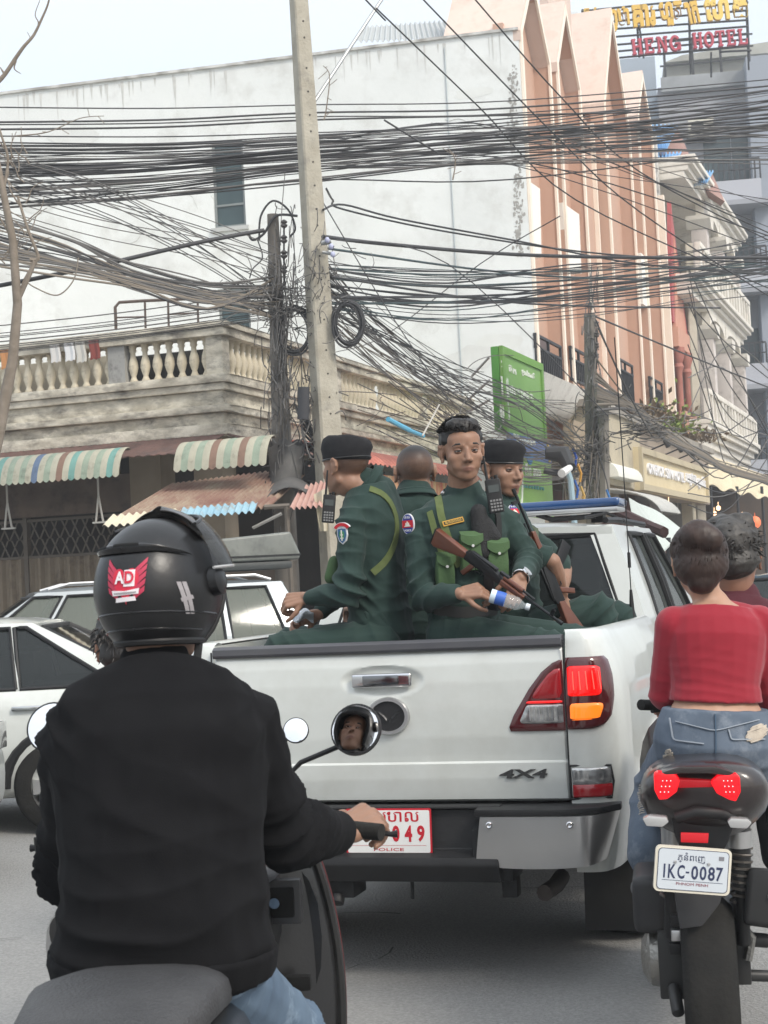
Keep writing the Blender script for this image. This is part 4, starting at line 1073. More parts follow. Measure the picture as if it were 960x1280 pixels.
for px, py in ((409, 300), (414, 308), (416, 318)):
 q = MB(); q.ell(U(px, py, DP - .25), (.03, .03, .035), nu=10, nv=6); q.build('insulator', mat('insul_blue', (.42, .44, .6), .3), t, world=True, smooth=True)
# ---- cables
CB = mat('cable_black', (.042, .042, .045), .55); CG_ = mat('cable_grey', (.13, .125, .12), .6); CT = mat('cable_brown', (.22, .19, .155), .7); CV = mat('cable_blue', (.045, .07, .075), .5)
def catpts(a, b, sag, n=14, wob=0, seed=0):
 rr = random.Random(seed); ph = rr.random() * 6; P = []
 for i in range(n + 1):
  t = i / n; p = a.lerp(b, t); p.z -= 4 * sag * t * (1 - t)
  if wob: p.z += wob * math.sin(ph + t * 9) * math.sin(math.pi * t); p.x += wob * .5 * math.sin(ph * 2 + t * 7) * math.sin(math.pi * t)
  P.append(p)
 return P
def wire(name, label, pts, r, m=None, group=None, n=5, smooth=True):
 q = MB(); q.tube(pts, r, n)
 return tag(q.build(name, m or CB, smooth=smooth, auto=80, weld=False), label, 'cable', group)
def pix(pl, d0, d1=None):
 """smooth curve through pixel points, distance running from d0 to d1"""
 d1 = d1 or d0; n = len(pl); V = [U(p[0], p[1], d0 + (d1 - d0) * i / (n - 1)) for i, p in enumerate(pl)]
 if n == 2: return catpts(V[0], V[1], 0, 6)
 out = []; m = 6
 for i in range(n - 1):
  p0 = V[max(i - 1, 0)]; p1 = V[i]; p2 = V[i + 1]; p3 = V[min(i + 2, n - 1)]
  for k in range(m):
   t = k / m
   out.append(.5 * ((2 * p1) + (p2 - p0) * t + (2 * p0 - 5 * p1 + 4 * p2 - p3) * t * t + (3 * p1 - p0 - 3 * p2 + p3) * t ** 3))
 out.append(V[-1]); return out
# the heavy lashed bundle running across the whole view: (y at x=-20, 380, 620, 980), radius
heavy = [((216, 186, 168, 128), .035), ((212, 190, 176, 138), .03), ((222, 196, 172, 132), .028), ((236, 204, 182, 142), .022), ((240, 226, 198, 158), .02), ((206, 193, 165, 120), .025), ((255, 229, 200, 150), .02), ((214, 199, 186, 166), .02)]
for i, (ys, r_) in enumerate(heavy):
 wire('cable_bundle', 'thick black lashed cable among those crossing high over the street', pix([(-20, ys[0]), (170, (ys[0] + ys[1]) / 2 + 6), (380, ys[1]), (620, ys[2]), (800, (ys[2] + ys[3]) / 2 + 4), (1000, ys[3])], 18.4 + .05 * i, 22), r_ * .5, group='thick cables crossing high over the street')
rr = random.Random(21)
singles = [(134, 131, 126, 96), (156, 146, 142, 110), (153, 141, 135, 104), (170, 166, 160, 170), (178, 176, 172, 150), (188, 178, 170, 146), (162, 150, 144, 136)]
for i, ys in enumerate(singles):
 wire('cable', ['topmost thin cable crossing the white wall', 'black cable second from the top across the white wall', 'black cable just under the topmost one', 'straight thin cable fourth from the top', 'thin cable above the heavy bundle', 'cable close above the heavy bundle', 'long cable crossing the peach gables high up'][i], pix([(-20, ys[0]), (200, (ys[0] + ys[1]) / 2 + 3), (390, ys[1]), (640, ys[2]), (1000, ys[3])], 18.3, 22), .0085 if i not in (2, 6) else .013)
for i in range(46):
 y0 = rr.uniform(172, 262); y1 = 168 + (y0 - 172) * .62 + rr.gauss(0, 5); y2 = y1 - rr.uniform(4, 26); y3 = y2 - rr.uniform(-12, 55)
 if rr.random() < .25: y3 = rr.uniform(150, 330);
 wire('cable', 'thin black cable in the mass of lines crossing high over the street', pix([(-20, y0), (190, (y0 + y1) / 2 + rr.uniform(0, 9)), (388, y1), (640, y2 + rr.uniform(0, 8)), (1000, y3)], 18.2 + rr.random() * .6, 21 + rr.random() * 3), rr.choice((.005, .006, .0075, .010)), rr.choice((CB, CB, CG_)), 'thin cables crossing high over the street')
# middle level, pole to the right edge
for i in range(26):
 y0 = rr.uniform(318, 392); y3 = y0 + rr.uniform(-45, -10) if i % 3 else rr.uniform(310, 350)
 wire('cable', 'thin black cable running from the concrete pole across the peach facade', pix([(396, y0), (560, y0 + rr.uniform(4, 26)), (745, y0 + rr.uniform(-6, 16)), (1000, y3)], 18.6, 27), rr.choice((.006, .008, .012)), rr.choice((CB, CB, CV)), 'cables running right from the concrete pole')
wire('cable', 'heavy black power cable sagging right from the clamp on the concrete pole', pix([(404, 296), (480, 305), (640, 318), (800, 322), (1000, 322)], 18.5, 25), .026)
wire('cable', 'dark cable looping over the top of the concrete pole clamp and down right', pix([(408, 236), (416, 250), (430, 262), (560, 290), (760, 318), (1000, 330)], 18.5, 25), .014)
wire('cable', 'second dark cable arching right below the looped one', pix([(404, 262), (430, 256), (500, 274), (640, 300), (800, 330), (1000, 346)], 18.5, 25), .014)
for i, (a, b_) in enumerate((((404, 310), (960, 352)), ((404, 380), (960, 336)), ((414, 346), (900, 385)), ((410, 372), (960, 330)))):
 wire('cable', ['bluish cable bundle strand nearest the clamp', 'dark teal cable crossing level with the ring coils', 'lowest level cable over the peach facade', 'taut dark cable meeting the far right pole top'][i], pix([a, ((a[0] + b_[0]) / 2, (a[1] + b_[1]) / 2 + 14), b_], 18.6, 29), .016, (CV, CV, CB, CB)[i])
# left bundle: from the left edge down to the poles
for i in range(34):
 y0 = rr.uniform(262, 330); y1 = y0 + rr.uniform(34, 60); ye = rr.uniform(340, 400)
 ym = 345 + (y0 - 262) * .25 + rr.gauss(0, 6)
 wire('cable', 'grey-brown cable drooping from the left edge to the two poles', pix([(-20, y0), (85, (y0 + ym) / 2 - 4 + rr.gauss(0, 3)), (165, ym - 8), (260, ym + 14 + rr.gauss(0, 5)), (350, ye)], 17.4, 18.8), rr.choice((.007, .01, .014)), rr.choice((CG_, CT, CG_, CB)), 'drooping cables between the left edge and the poles')
for i in range(16):
 y0 = rr.uniform(225, 300); ye = rr.uniform(300, 400)
 wire('cable', 'thin cable slanting down from the upper left towards the poles', pix([(-20, y0 - 40), (120, y0), (250, (y0 + ye) / 2), (350, ye)], 18, 18.8), .006, rr.choice((CB, CG_)), 'thin cables slanting down to the poles')
for i in range(12):
 y0 = rr.uniform(398, 436)
 wire('cable', 'thin cable passing low just above the balustrade', pix([(-20, y0 + 10), (150, y0 - 8), (345, y0 - 35)], 18.6, 18.9), .0055, rr.choice((CB, CG_)), 'thin cables just above the balustrade')
wire('cable', 'thick black cable rising from the left edge past the pipe frame to the short pole', pix([(-20, 361), (110, 335), (250, 303), (330, 288)], 17.8, 18.8), .026)
wire('cable', 'loose cable loop hanging in a U left of the pipe frame', pix([(98, 322), (92, 350), (72, 369), (45, 360), (30, 350)], 17.4), .008, CT)
# fan from the concrete pole down to the right
for i in range(34):
 a = (rr.uniform(398, 412), rr.uniform(315, 412)); e = (rr.uniform(700, 742), rr.uniform(500, 592))
 if i % 4 == 0: e = (rr.uniform(560, 660), rr.uniform(455, 540))
 sg = rr.uniform(15, 60)
 wire('cable', 'thin cable fanning down right from the concrete pole to the green sign pole', pix([a, ((a[0] * 2 + e[0]) / 3, (a[1] * 2 + e[1]) / 3 + sg * .8), ((a[0] + e[0] * 2) / 3, (a[1] + e[1] * 2) / 3 + sg), e], 18.6, 27), rr.choice((.0045, .0055, .007)), rr.choice((CG_, CG_, CG_, CT)), 'cables fanning down from the concrete pole')
for i in range(14):
 wire('cable', 'thin cable running off left to the corner and behind the white wall', pix([(405, rr.uniform(330, 400)), (520, rr.uniform(430, 470)), (655, rr.uniform(470, 560)), (745, rr.uniform(560, 600))], 18.6, 27.3), .008, rr.choice((CB, CG_)), 'sagging cables in front of the white wall foot')
# diagonals from the sky
for i, (pl, lb, r_) in enumerate((([(520, -10), (690, 165), (800, 265), (1000, 395)], 'long diagonal wire from the top centre to the lower right', .010),
  ([(470, 10), (600, 135), (720, 250), (960, 360)], 'long diagonal wire starting left of the top centre', .010), ([(586, -10), (700, 120), (800, 215), (980, 310)], 'long diagonal wire crossing the first pointed gable', .010),
  ([(448, -10), (482, 26)], 'short wire at the top right of the concrete pole', .010), ([(480, 150), (548, 192)], 'short dark wire stub above the heavy bundle', .012),
  ([(420, 300), (560, 330), (760, 520)], 'straight diagonal wire under the concrete pole clamp', .007), ([(402, 250), (480, 380), (560, 500)], 'steep thin wire running down beside the ring coils', .007),
  ([(745, 400), (775, 470), (800, 520)], 'steep cable from the square pole top down to the creeper', .012), ([(748, 410), (790, 500), (815, 545)], 'second steep cable from the square pole top', .012),
  ([(745, 396), (850, 440), (1000, 500)], 'cable from the square pole top across the red house', .012), ([(700, 270), (600, 330), (480, 420), (420, 440)], 'cable climbing left to right over the white panels', .007))):
 wire('cable', lb, pix(pl, 18.6 if i != 7 else 27, 24 if i < 3 else (18.8 if i < 7 else 27.5)), r_, CB)
# tangle behind the right: heavy messy run along the ledge to the right edge
for i in range(26):
 o1, o2 = rr.gauss(0, 5), rr.gauss(0, 5)
 wire('cable', 'brown cable in the matted run above the beige hotel sign', pix([(745, 488 + o1 * 3), (794, 512 + o2), (832, 542 + o1), (879, 571 + o2), (915, 588 + o1 * .5), (1000, 612 + o2)], 26.5, 33), rr.choice((.014, .02, .028)), rr.choice((CT, CG_, CT)), 'matted cables above the hotel sign')
for i in range(16):
 wire('cable', 'thin cable sagging over the grey tower at the right edge', pix([(860, rr.uniform(330, 640)), (915, rr.uniform(420, 640)), (1000, rr.uniform(400, 640))], 33, 36), .012, rr.choice((CB, CG_)), 'thin cables over the grey tower')
for i in range(22):
 y0 = rr.uniform(560, 605)
 wire('cable', 'pale cable drooping past the green sign to the square pole', pix([(rr.uniform(440, 560), rr.uniform(470, 545)), (640, y0 - 5 + rr.uniform(-10, 14)), (742, y0 - 8)], 22.5, 27.2), .008, rr.choice((CG_, CT)), 'cables drooping past the green sign')
for i in range(18):
 x0 = rr.uniform(700, 765)
 wire('cable', 'loose cable end hanging down the square pole', pix([(735 + rr.uniform(-6, 14), rr.uniform(530, 585)), (x0, rr.uniform(590, 610)), (x0 + rr.uniform(-8, 8), rr.uniform(612, 650))], 27.1, 26.8), .010, rr.choice((CG_, CB, CT)), 'loose cable ends on the square pole')
# coloured tags on them
for i, (px, py, c_) in enumerate(((716, 560, (.02, .08, .4)), (722, 580, (.6, .3, .05)), (718, 600, (.02, .1, .4)), (726, 608, (.55, .35, .1)), (684, 555, (.7, .5, .2)), (728, 620, (.55, .32, .08)), (630, 560, (.05, .35, .35)), (758, 612, (.03, .15, .4)))):
 q = MB(); a = U(px, py, 26.5); q.tube([a, a + Vector((.05, 0, -.16)), a + Vector((.02, 0, -.3))], .022, 5)
 tag(q.build('cable_tag', mat('tag_%d' % i, c_, .5)), ['blue tape tag on the cables left of the square pole', 'orange tape tag below the uppermost blue one', 'blue tape tag lower left of the square pole', 'yellow tape tag near the lower blue one', 'yellow tag hanging right of the green sign', 'orange tape tag lowest by the square pole', 'teal tag hanging before the green banner', 'blue tape tag right of the square pole foot'][i], 'tag')
# ring coils of spare cable
def coil(label, px, py, rx, ry, n_, d, seed):
 r2 = random.Random(seed); t = thing('cable_coil', label, 'cable coil', U(px, py + ry, d))
 for i in range(n_):
  ox, oy, sc = r2.gauss(0, 1.6), r2.gauss(0, 1.6), r2.uniform(.86, 1.06); tl = r2.gauss(0, .05)
  q = MB(); P = [U(px + ox + (rx * math.cos(a) * sc + ry * math.sin(a) * tl), py + oy + ry * math.sin(a) * sc, d + .04 * math.sin(a + i)) for a in [2 * math.pi * k / 36 for k in range(37)]]
  q.tube(P, .0085, 6); q.build('turn', CB, t, world=True, smooth=True, auto=80)
coil('black ring coil of spare cable hanging right of the concrete pole', 435, 404, 18, 27, 14, DP - .15, 5)
coil('black ring coil of spare cable hanging between the two poles', 369, 413, 19, 29, 14, DP + .1, 6)
# tangled mass wrapped round the poles: nobody could count it
q = MB(); r2 = random.Random(11)
def tangle(px, py, sx, sy, n_, d, rad=.006):
 for i in range(n_):
  a = Vector((px + r2.gauss(0, sx), py + r2.gauss(0, sy), 0)); dx, dy = r2.gauss(0, sx * .9), r2.gauss(0, sy * .7)
  b_ = a + Vector((dx, dy, 0)); c_ = a + Vector((dx * .5 + r2.gauss(0, sx * .5), dy * .5 + r2.gauss(0, sy * .5), 0))
  P = []
  for k in range(7):
   t = k / 6; p = a * (1 - t) ** 2 + c_ * 2 * t * (1 - t) + b_ * t * t
   P.append(U(p.x, p.y, d + .2 * math.sin(i + t * 3)))
  q.tube(P, rad, 4, cap=False)
tangle(352, 400, 10, 60, 130, 18.8, .005); tangle(370, 372, 30, 22, 110, 18.7, .005); tangle(400, 350, 14, 30, 60, 18.5, .005); tangle(385, 520, 18, 40, 60, 18.7, .007); tangle(350, 520, 8, 60, 60, 18.8)
tangle(740, 558, 13, 28, 90, 27.2, .008); tangle(738, 440, 5, 40, 40, 27.2, .009); tangle(560, 500, 50, 22, 22, 22, .006); tangle(800, 535, 22, 9, 80, 27, .009)
tangle(620, 545, 30, 14, 12, 23, .006)
tag(q.build('cable_tangle', CG_, weld=False), 'dark tangle of loose cables wrapped round the poles', 'cable', kind='stuff')
wire('cable', 'arched black cable looping over the top of the short weathered pole', pix([(324, 300), (326, 270), (341, 251), (360, 262), (369, 285), (362, 296)], 18.9), .013)
wire('cable', 'black cable knotted left of the short pole top', pix([(310, 290), (316, 300), (330, 292), (345, 270), (372, 270)], 18.9), .016)
wire('cable', 'thin cable curling down left of the short pole', pix([(322, 300), (328, 322), (316, 336), (312, 348)], 18.9), .008)
for k in range(9):
 wire('cable', 'black cable looped low behind the poles', pix([(372 + k, 500 + 8 * k), (392 + 2 * k, 545 + 5 * k), (388, 585 + 2 * k), (362 - k, 560 + 4 * k)], 18.9), .014, CB, 'cables looped low behind the poles')
wire('junction', 'black splice box hanging by cables between the two poles', [U(380, 484, 18.4), U(379, 524, 18.4)], .075, mat('box_black', (.04, .04, .045), .5), n=6)
# ---- bare tree at the left edge
BRK = mat('bark', (.16, .13, .10), .9, col2=(.26, .22, .18), ns=8, bump=.5, bs=20)
tr = thing('bare_tree', 'leafless grey tree with thin bent trunk and twigs at the left edge', 'tree', Vector((*U(-25, 700, 14).xy, 0)))
q = MB(); b0_ = Vector((*U(-25, 700, 14).xy, 0))
q.tube([b0_, U(-16, 600, 14), U(0, 530, 14), U(16, 450, 14), U(22, 380, 14), U(16, 300, 14), U(4, 240, 14), U(-3, 200, 14)], [.09, .07, .055, .045, .04, .035, .03, .02], 10); q.build('trunk', BRK, tr, world=True, smooth=True)
for pl, r_ in (([(24, 372), (42, 330), (38, 325), (48, 322), (36, 290), (27, 262), (22, 245)], .022), ([(4, 240), (10, 200), (2, 170), (-4, 150)], .015), ([(16, 300), (-6, 262)], .012), ([(28, 262), (14, 240), (10, 225)], .01), ([(48, 322), (30, 352), (24, 375)], .018)):
 q = MB(); P = pix(pl, 14); q.tube(P, r_, 6, r2=r_ * .5); q.build('limb', BRK, tr, world=True, smooth=True)
r3 = random.Random(4)
q = MB()
for k in range(26):
 a = (r3.uniform(-5, 40), r3.uniform(170, 330)); P = [a]
 an = r3.uniform(-2.6, -.5)
 for j in range(4): an += r3.uniform(-.5, .5); a = (a[0] + 9 * math.cos(an), a[1] + 9 * math.sin(an)); P.append(a)
 q.tube(pix(P, 14), .006, 4, r2=.003)
q.build('twigs', BRK, tr, world=True, weld=False)['kind'] = 'stuff'
tr = thing('bare_branch', 'bare forked branch reaching in at the top left against the sky', 'branch', U(-5, 105, 12))
for pl, r_ in (([(-8, 108), (6, 93), (20, 72), (30, 58), (42, 44), (52, 24), (60, 5), (62, -8)], .018), ([(20, 76), (18, 86), (26, 92)], .008), ([(40, 48), (48, 30), (44, 18), (50, 0)], .007), ([(6, 93), (0, 84)], .012), ([(30, 58), (38, 50), (34, 40)], .006)):
 q = MB(); q.tube(pix(pl, 12), r_, 6, r2=r_ * .3); q.build('twig', BRK, tr, world=True, smooth=True)
for pl, lb in (([(405, 150), (408, 135), (412, 95), (404, 82)], 'dry vine twig hanging right of the concrete pole near its top'), ([(566, 225), (569, 200), (560, 185)], 'dry vine twig dangling from the heavy bundle'), ([(20, 170), (60, 165), (100, 148), (130, 145)], 'pale dry vine trailing along the topmost cables at the left')):
 P = pix(pl, 18.3); q = MB(); q.tube(P, .009, 5, r2=.004)
 for k in range(2, len(P) - 1, 2):
  q.tube([P[k], P[k] + Vector((r3.uniform(-.12, .12), 0, r3.uniform(-.1, .12)))], .004, 4)
 tag(q.build('dry_vine', BRK, weld=False), lb, 'vine')
# ================================================================ VEHICLES
WPT = mat('white_car_paint', (.58, .60, .575), .28, coat=.8, spec=.5, bump=.02, bs=3, dirt=(.49, .50, .465), ds=2.8, dlo=.46, dhi=.8, detail=9, rvar=0)
BLK = mat('black_plastic', (.012, .012, .013), .5, spec=.35, col2=(.022, .022, .023), ns=5, bump=.08, bs=300)
RUB = mat('rubber', (.012, .012, .012), .9, spec=.25, col2=(.026, .025, .023), ns=6, bump=.2, bs=60)
CHR = mat('chrome', (.62, .62, .63), .12, 1.0)
SIL = mat('brushed_silver', (.50, .50, .50), .32, .85, col2=(.58, .58, .58), ns=3, bump=.03, bs=40)
TGL = mat('tinted_glass', (.012, .015, .015), .05, spec=.45, alpha=.93)
SGL = mat('side_glass', (.05, .06, .058), .05, spec=.6, alpha=.6)
REDL = mat('red_lens_lit', (.25, .003, .003), .2, emit=(1, .004, .003), es=.62, coat=.5)
RED0 = mat('red_lens', (.30, .01, .015), .15, coat=.6, spec=.6)
DRED = mat('dark_red_lens', (.07, .008, .01), .12, coat=.8)
AMB = mat('amber_lens_lit', (.6, .16, .01), .2, emit=(1, .19, .01), es=.65, coat=.5)
CLR = mat('clear_lens', (.55, .55, .54), .15, .6, col2=(.25, .25, .25), ns=30, nf=.3, coat=.6)
def sstrip(mt_, mb): pass
def wheel(par, c, r, wd, side, name='wheel', spokes=6, rimm=None):
 q = MB(); x0, x1 = -wd / 2, wd / 2
 P = [(r * .62, x0), (r * .9, x0 - .005), (r * .985, x0 + .02), (r, x0 + .05), (r, x1 - .05), (r * .985, x1 - .02), (r * .9, x1 + .005), (r * .62, x1)]
 q.lathe(P, c, 'x', 40, cap=False)
 w_ = q.build(name, RUB, par, smooth=True, auto=50)
 q = MB(); s = side; xo = c[0] + s * wd * .36
 q.lathe([(r * .62, -wd * .45), (r * .6, wd * .42), (r * .64, wd * .46), (r * .56, wd * .42), (r * .54, 0), (.03, -.02)], c, 'x', 32, cap=False)
 for k in range(spokes):
  a = 2 * math.pi * k / spokes; ca, sa = math.cos(a), math.sin(a)
  p = lambda rr_, t_: (c[1] + rr_ * ca - t_ * sa, c[2] + rr_ * sa + t_ * ca)
  q.prism([p(.02, -.03), p(r * .58, -.05), p(r * .58, .05), p(.02, .03)], xo - .02, xo + .01, 'x')
 q.lathe([(.06, -.03), (.055, .02), (.03, .025)], (xo, c[1], c[2]), 'x', 14)
 q.build('rim', rimm or SIL, w_, smooth=True)
 return w_
def greenhouse(par, zb, zt, wb, wt, lr0, lf0, lr1, lf1, wins, paint, glass, th=.03, crown=.035, rearwin=True, seals=None, hb=.02, ht=.93, body=None, rin=.03):
 """cab above the belt; local x across, y along (front +).  wins: (y_start_low, y_end_low, y_start_high, y_end_high) in order rear to front"""
 seals = seals or BLK
 def S(y, h, s): return Vector((s * (wb + (wt - wb) * (h ** 1.25)), y, zb + (zt - zb) * h))
 for s in (-1, 1):
  q = MB()
  def quad(p):
   q.slab(lambda a, b: quadpt([S(*k, s) for k in p], a, b), 4, 6, (-s * th, 0, 0))
  def yl(h): return lr0 + (lr1 - lr0) * h
  def yf(h): return lf0 + (lf1 - lf0) * h
  def wy(w_, k, h): return w_[k] + (w_[k + 2] - w_[k]) * ((h - hb) / (ht - hb))
  # rows
  cols = [(yl, None)]
  edges = [[yl(hb), yl(ht)]]
  for w_ in wins: edges += [[w_[0], w_[2]], [w_[1], w_[3]]]
  edges.append([yf(hb), yf(ht)])
  for k in range(0, len(edges), 2):
   a, b_ = edges[k], edges[k + 1]
   nn = 6
   for j in range(nn):
    h0 = hb + (ht - hb) * j / nn; h1 = hb + (ht - hb) * (j + 1) / nn
    f0, f1 = j / nn, (j + 1) / nn
    L_ = lambda e, f: e[0] + (e[1] - e[0]) * f
    quad_pts = [(L_(a, f0), h0), (L_(b_, f0), h0), (L_(b_, f1), h1), (L_(a, f1), h1)]
    q.slab(lambda u_, v_, qp=quad_pts: quadpt([S(*k_, s) for k_ in qp], u_, v_), 1, 1, (-s * th, 0, 0))
  for h0, h1 in ((0, hb), (ht, 1)):
   q.slab(lambda u_, v_, h0=h0, h1=h1: S((yl(h0) + (yf(h0) - yl(h0)) * u_) * (1 - v_) + (yl(h1) + (yf(h1) - yl(h1)) * u_) * v_, h0 + (h1 - h0) * v_, s), 10, 2, (-s * th, 0, 0))
  q.build('side_frame', paint, par, smooth=True)
  for w_ in wins:
   sm = .02
   def G(a, b_, off=0, ins=0):
    h = hb + (ht - hb) * (ins * .05 + b_ * (1 - ins * .1)); f = (h - hb) / (ht - hb)
    y0 = w_[0] + (w_[2] - w_[0]) * f; y1 = w_[1] + (w_[3] - w_[1]) * f
    p = S(y0 + (y1 - y0) * a, h, s); p.x -= s * off; return p
   q = MB(); q.grid(lambda a, b_: G(a, b_, .012), 6, 6); g_ = q.build('side_window', glass, par, smooth=True)
   # seal round the pane
   q = MB(); P = [G(0, 0, -.002), G(1, 0, -.002), G(1, .5, -.002), G(1, 1, -.002), G(.5, 1, -.002), G(0, 1, -.002), G(0, .5, -.002), G(0, 0, -.002)]
   q.tube(P, .014, 6); q.build('seal', seals, g_)
 # roof
 q = MB()
 def rf(a, b_):
  u_ = a * 2 - 1; y = lr1 + (lf1 - lr1) * b_
  e = 1 - abs(u_) ** 3.2; ee = 1 - abs(b_ * 2 - 1) ** 6
  return (u_ * (wt + .005), y - .02 * (1 - b_) + .02 * b_, zt - .012 + crown * e * (.35 + .65 * ee))
 q.slab(rf, 20, 14, (0, 0, -.04)); q.build('roof', paint, par, smooth=True, auto=50)
 # front and rear screens
 for y0, y1, nm in ((lr0, lr1, 'rear_window'), (lf0, lf1, 'windscreen')):
  if nm == 'rear_window' and not rearwin: continue
  d = 1 if nm == 'windscreen' else -1
  def Wn(a, b_, o=0):
   u_ = a * 2 - 1; h = .06 + .86 * b_; x = (wb + (wt - wb) * h - (rin if nm == 'rear_window' else .03)) * u_
   return (x, y0 + (y1 - y0) * h + d * (-.02 + .05 * (1 - u_ * u_)) * (1 if d > 0 else .35), zb + (zt - zb) * h + .0)
  q = MB(); q.grid(Wn, 12, 6); g_ = q.build(nm, TGL, par, smooth=True)
  q = MB(); q.tube([Vector(Wn(*k)) for k in ((0, 0), (.25, 0), (.5, 0), (.75, 0), (1, 0), (1, .5), (1, 1), (.75, 1), (.5, 1), (.25, 1), (0, 1), (0, .5), (0, 0))], .018, 6); q.build('seal', seals, g_)
# ---------------------------------------------------------------- police pickup
YAW = -17
pc = U(481, 905, 6.27)
MK = Matrix.Translation((pc.x, pc.y, 0)) @ rotz(R(YAW))
tk = thing('pickup_truck', 'white police four-wheel-drive pickup carrying officers, its tail lights lit', 'pickup truck', M=MK)
# path of the body side seen from above: tail corner, then forward
PATH = [(.725, -.004), (.78, .0), (.83, .012), (.872, .04), (.902, .09), (.918, .16), (.925, .26), (.93, .5), (.935, .95), (.93, 1.3), (.925, 1.49)]
cum = [0]
for a, b_ in zip(PATH, PATH[1:]): cum.append(cum[-1] + math.dist(a, b_))
def path(s):
 for i in range(len(PATH) - 1):
  if s <= cum[i + 1] or i == len(PATH) - 2:
   f = (s - cum[i]) / (cum[i + 1] - cum[i]); a, b_ = PATH[i], PATH[i + 1]
   return a[0] + (b_[0] - a[0]) * f, a[1] + (b_[1] - a[1]) * f
def inset(z):   # how far the side leans in at height z
 return .0 if z < 1.0 and z > .8 else (.10 * ((z - 1.0) / .33) ** 2.2 if z > 1 else .05 * ((.8 - z) / .35) ** 2)
def SB(s, z, side=1, off=0):
 x, y = path(min(max(s, 0), cum[-1])); k = min(1, s / .2)
 x = x - inset(z) * k * .8; y = y + inset(z) * (1 - k) * .5
 n = Vector((k, -(1 - k), 0)).normalized()
 # wheel arch flare
 d = math.hypot(y - .93, z - .39)
 fl = .035 * math.exp(-((d - .45) / .05) ** 2) if k >= 1 else 0
 p = Vector((x + fl, y, z)) + n * off
 p.x *= side
 return p
for s in (-1, 1):
 q = MB()
 ns_ = 70
 def low(y):
  d = abs(y - .93); lo_ = .42 if y < .5 else .50; return max(lo_, .39 + math.sqrt(max(0, .43 ** 2 - d * d))) if d < .43 else lo_
 def fn(a, b_):
  ss = cum[-1] * a; x, y = path(ss); z0 = low(y) if ss > .2 else .42; z = z0 + (1.325 - z0) * b_
  return SB(ss, z, s)
 q.grid(fn, ns_, 26, s < 0)
 # rolled top rail and inner wall
 q.grid(lambda a, b_: SB(cum[-1] * a, 1.325, s) + Vector((-s * .05 * b_ * min(1, .3 + a * 6), .05 * b_ * max(0, 1 - a * 8), .012 * math.sin(b_ * math.pi))), ns_, 4)
 o = q.build('bed_side', WPT, tk, smooth=True, auto=60)
 q = MB(); q.bx(s * .79, s * .82, .12, 1.48, .80, 1.318); q.build('bed_inner_wall', WPT, tk)
 q = MB(); q.grid(lambda a, b_: Vector((s * (.93 - .25 * b_), .93 + .435 * math.cos(math.pi * a), .39 + .435 * math.sin(math.pi * a))), 24, 2); q.build('wheel_housing', BLK, tk, smooth=True)
 # tail lamp: corner part and tailgate part
 T = tk
 lamp = thing('tail_light', M=Matrix(), label=None, cat=None); lamp.parent = tk
 def ruled(nm, mt_, rows, off, par, nu=10, flat=False, tg=False, wy=0):
  q = MB(); m = len(rows) - 1
  def fn(a, b_):
   t = b_ * m; i = min(int(t), m - 1); f = t - i
   z = rows[i][0] + (rows[i + 1][0] - rows[i][0]) * f; s0 = rows[i][1] + (rows[i + 1][1] - rows[i][1]) * f; s1 = rows[i][2] + (rows[i + 1][2] - rows[i][2]) * f
   u_ = s0 + (s1 - s0) * a
   bul = off * (1 - .55 * abs(a * 2 - 1) ** 5) * (1 - .4 * abs(b_ * 2 - 1) ** 5)
   if tg: return Vector((s * u_, -bul - .002, z))
   return SB(u_, z, s, bul)
  q.grid(fn, nu, m * 4); return q.build(nm, mt_, par, smooth=True, auto=70)
 ruled('lens', DRED, [(.962, .0, .095), (.975, .0, .135), (1.01, .0, .17), (1.08, .0, .195), (1.16, .0, .21), (1.215, .0, .212), (1.232, .0, .20)], .018, lamp, 14)
 ruled('brake_lens', REDL, [(1.085, .008, .125), (1.10, .008, .135), (1.19, .008, .145), (1.20, .012, .13)], .026, lamp)
 ruled('indicator_lens', AMB, [(.995, .012, .09), (1.005, .010, .12), (1.04, .010, .135), (1.062, .010, .138)], .025, lamp)
 ruled('lens', DRED, [(.958, .505, .718), (.975, .50, .718), (1.02, .52, .718), (1.12, .585, .718), (1.18, .635, .718), (1.215, .68, .718), (1.225, .705, .718)], .016, lamp, 14, tg=True)
 ruled('tail_lens', RED0, [(1.075, .575, .712), (1.12, .61, .712), (1.17, .655, .712), (1.195, .69, .712)], .022, lamp, tg=True)
 ruled('red_band', REDL, [(1.062, .56, .712), (1.074, .57, .712)], .021, lamp, tg=True)
 ruled('reverse_lens', CLR, [(.985, .535, .712), (1.0, .535, .712), (1.05, .56, .712), (1.06, .568, .712)], .022, lamp, tg=True)
 for k in range(7):   # facets inside the lamp
  q = MB(); x = .585 + k * .018; q.bx(s * (x + 0), s * (x + .004), -.028, -.02, 1.0, 1.05); q.build('lamp_rib', CHR, lamp)
 for k in range(5):
  a = SB(.03 + k * .022, 1.11, s, .027); b_ = SB(.03 + k * .022, 1.18, s, .027); q = MB(); q.tube([a, b_], .0022, 5); q.build('lamp_rib', mat('lens_rib', (.7, .06, .05), .3, emit=(1, .06, .04), es=1.2), lamp)
 ref = thing('reflector', M=Matrix(), label=None, cat=None); ref.parent = tk
 ruled('clear_lens', CLR, [(.755, .008, .155), (.80, .008, .152), (.815, .008, .14)], .014, ref)
 ruled('red_lens', RED0, [(.705, .008, .15), (.715, .008, .157), (.753, .008, .156)], .014, ref)
 q = MB(); P = [SB(u_, z, s, .004) for u_, z in ((.0, .70), (.155, .70), (.165, .76), (.155, .82), (.0, .825), (.0, .70))]; q.tube(P, .005, 5); q.build('rim', BLK, ref)
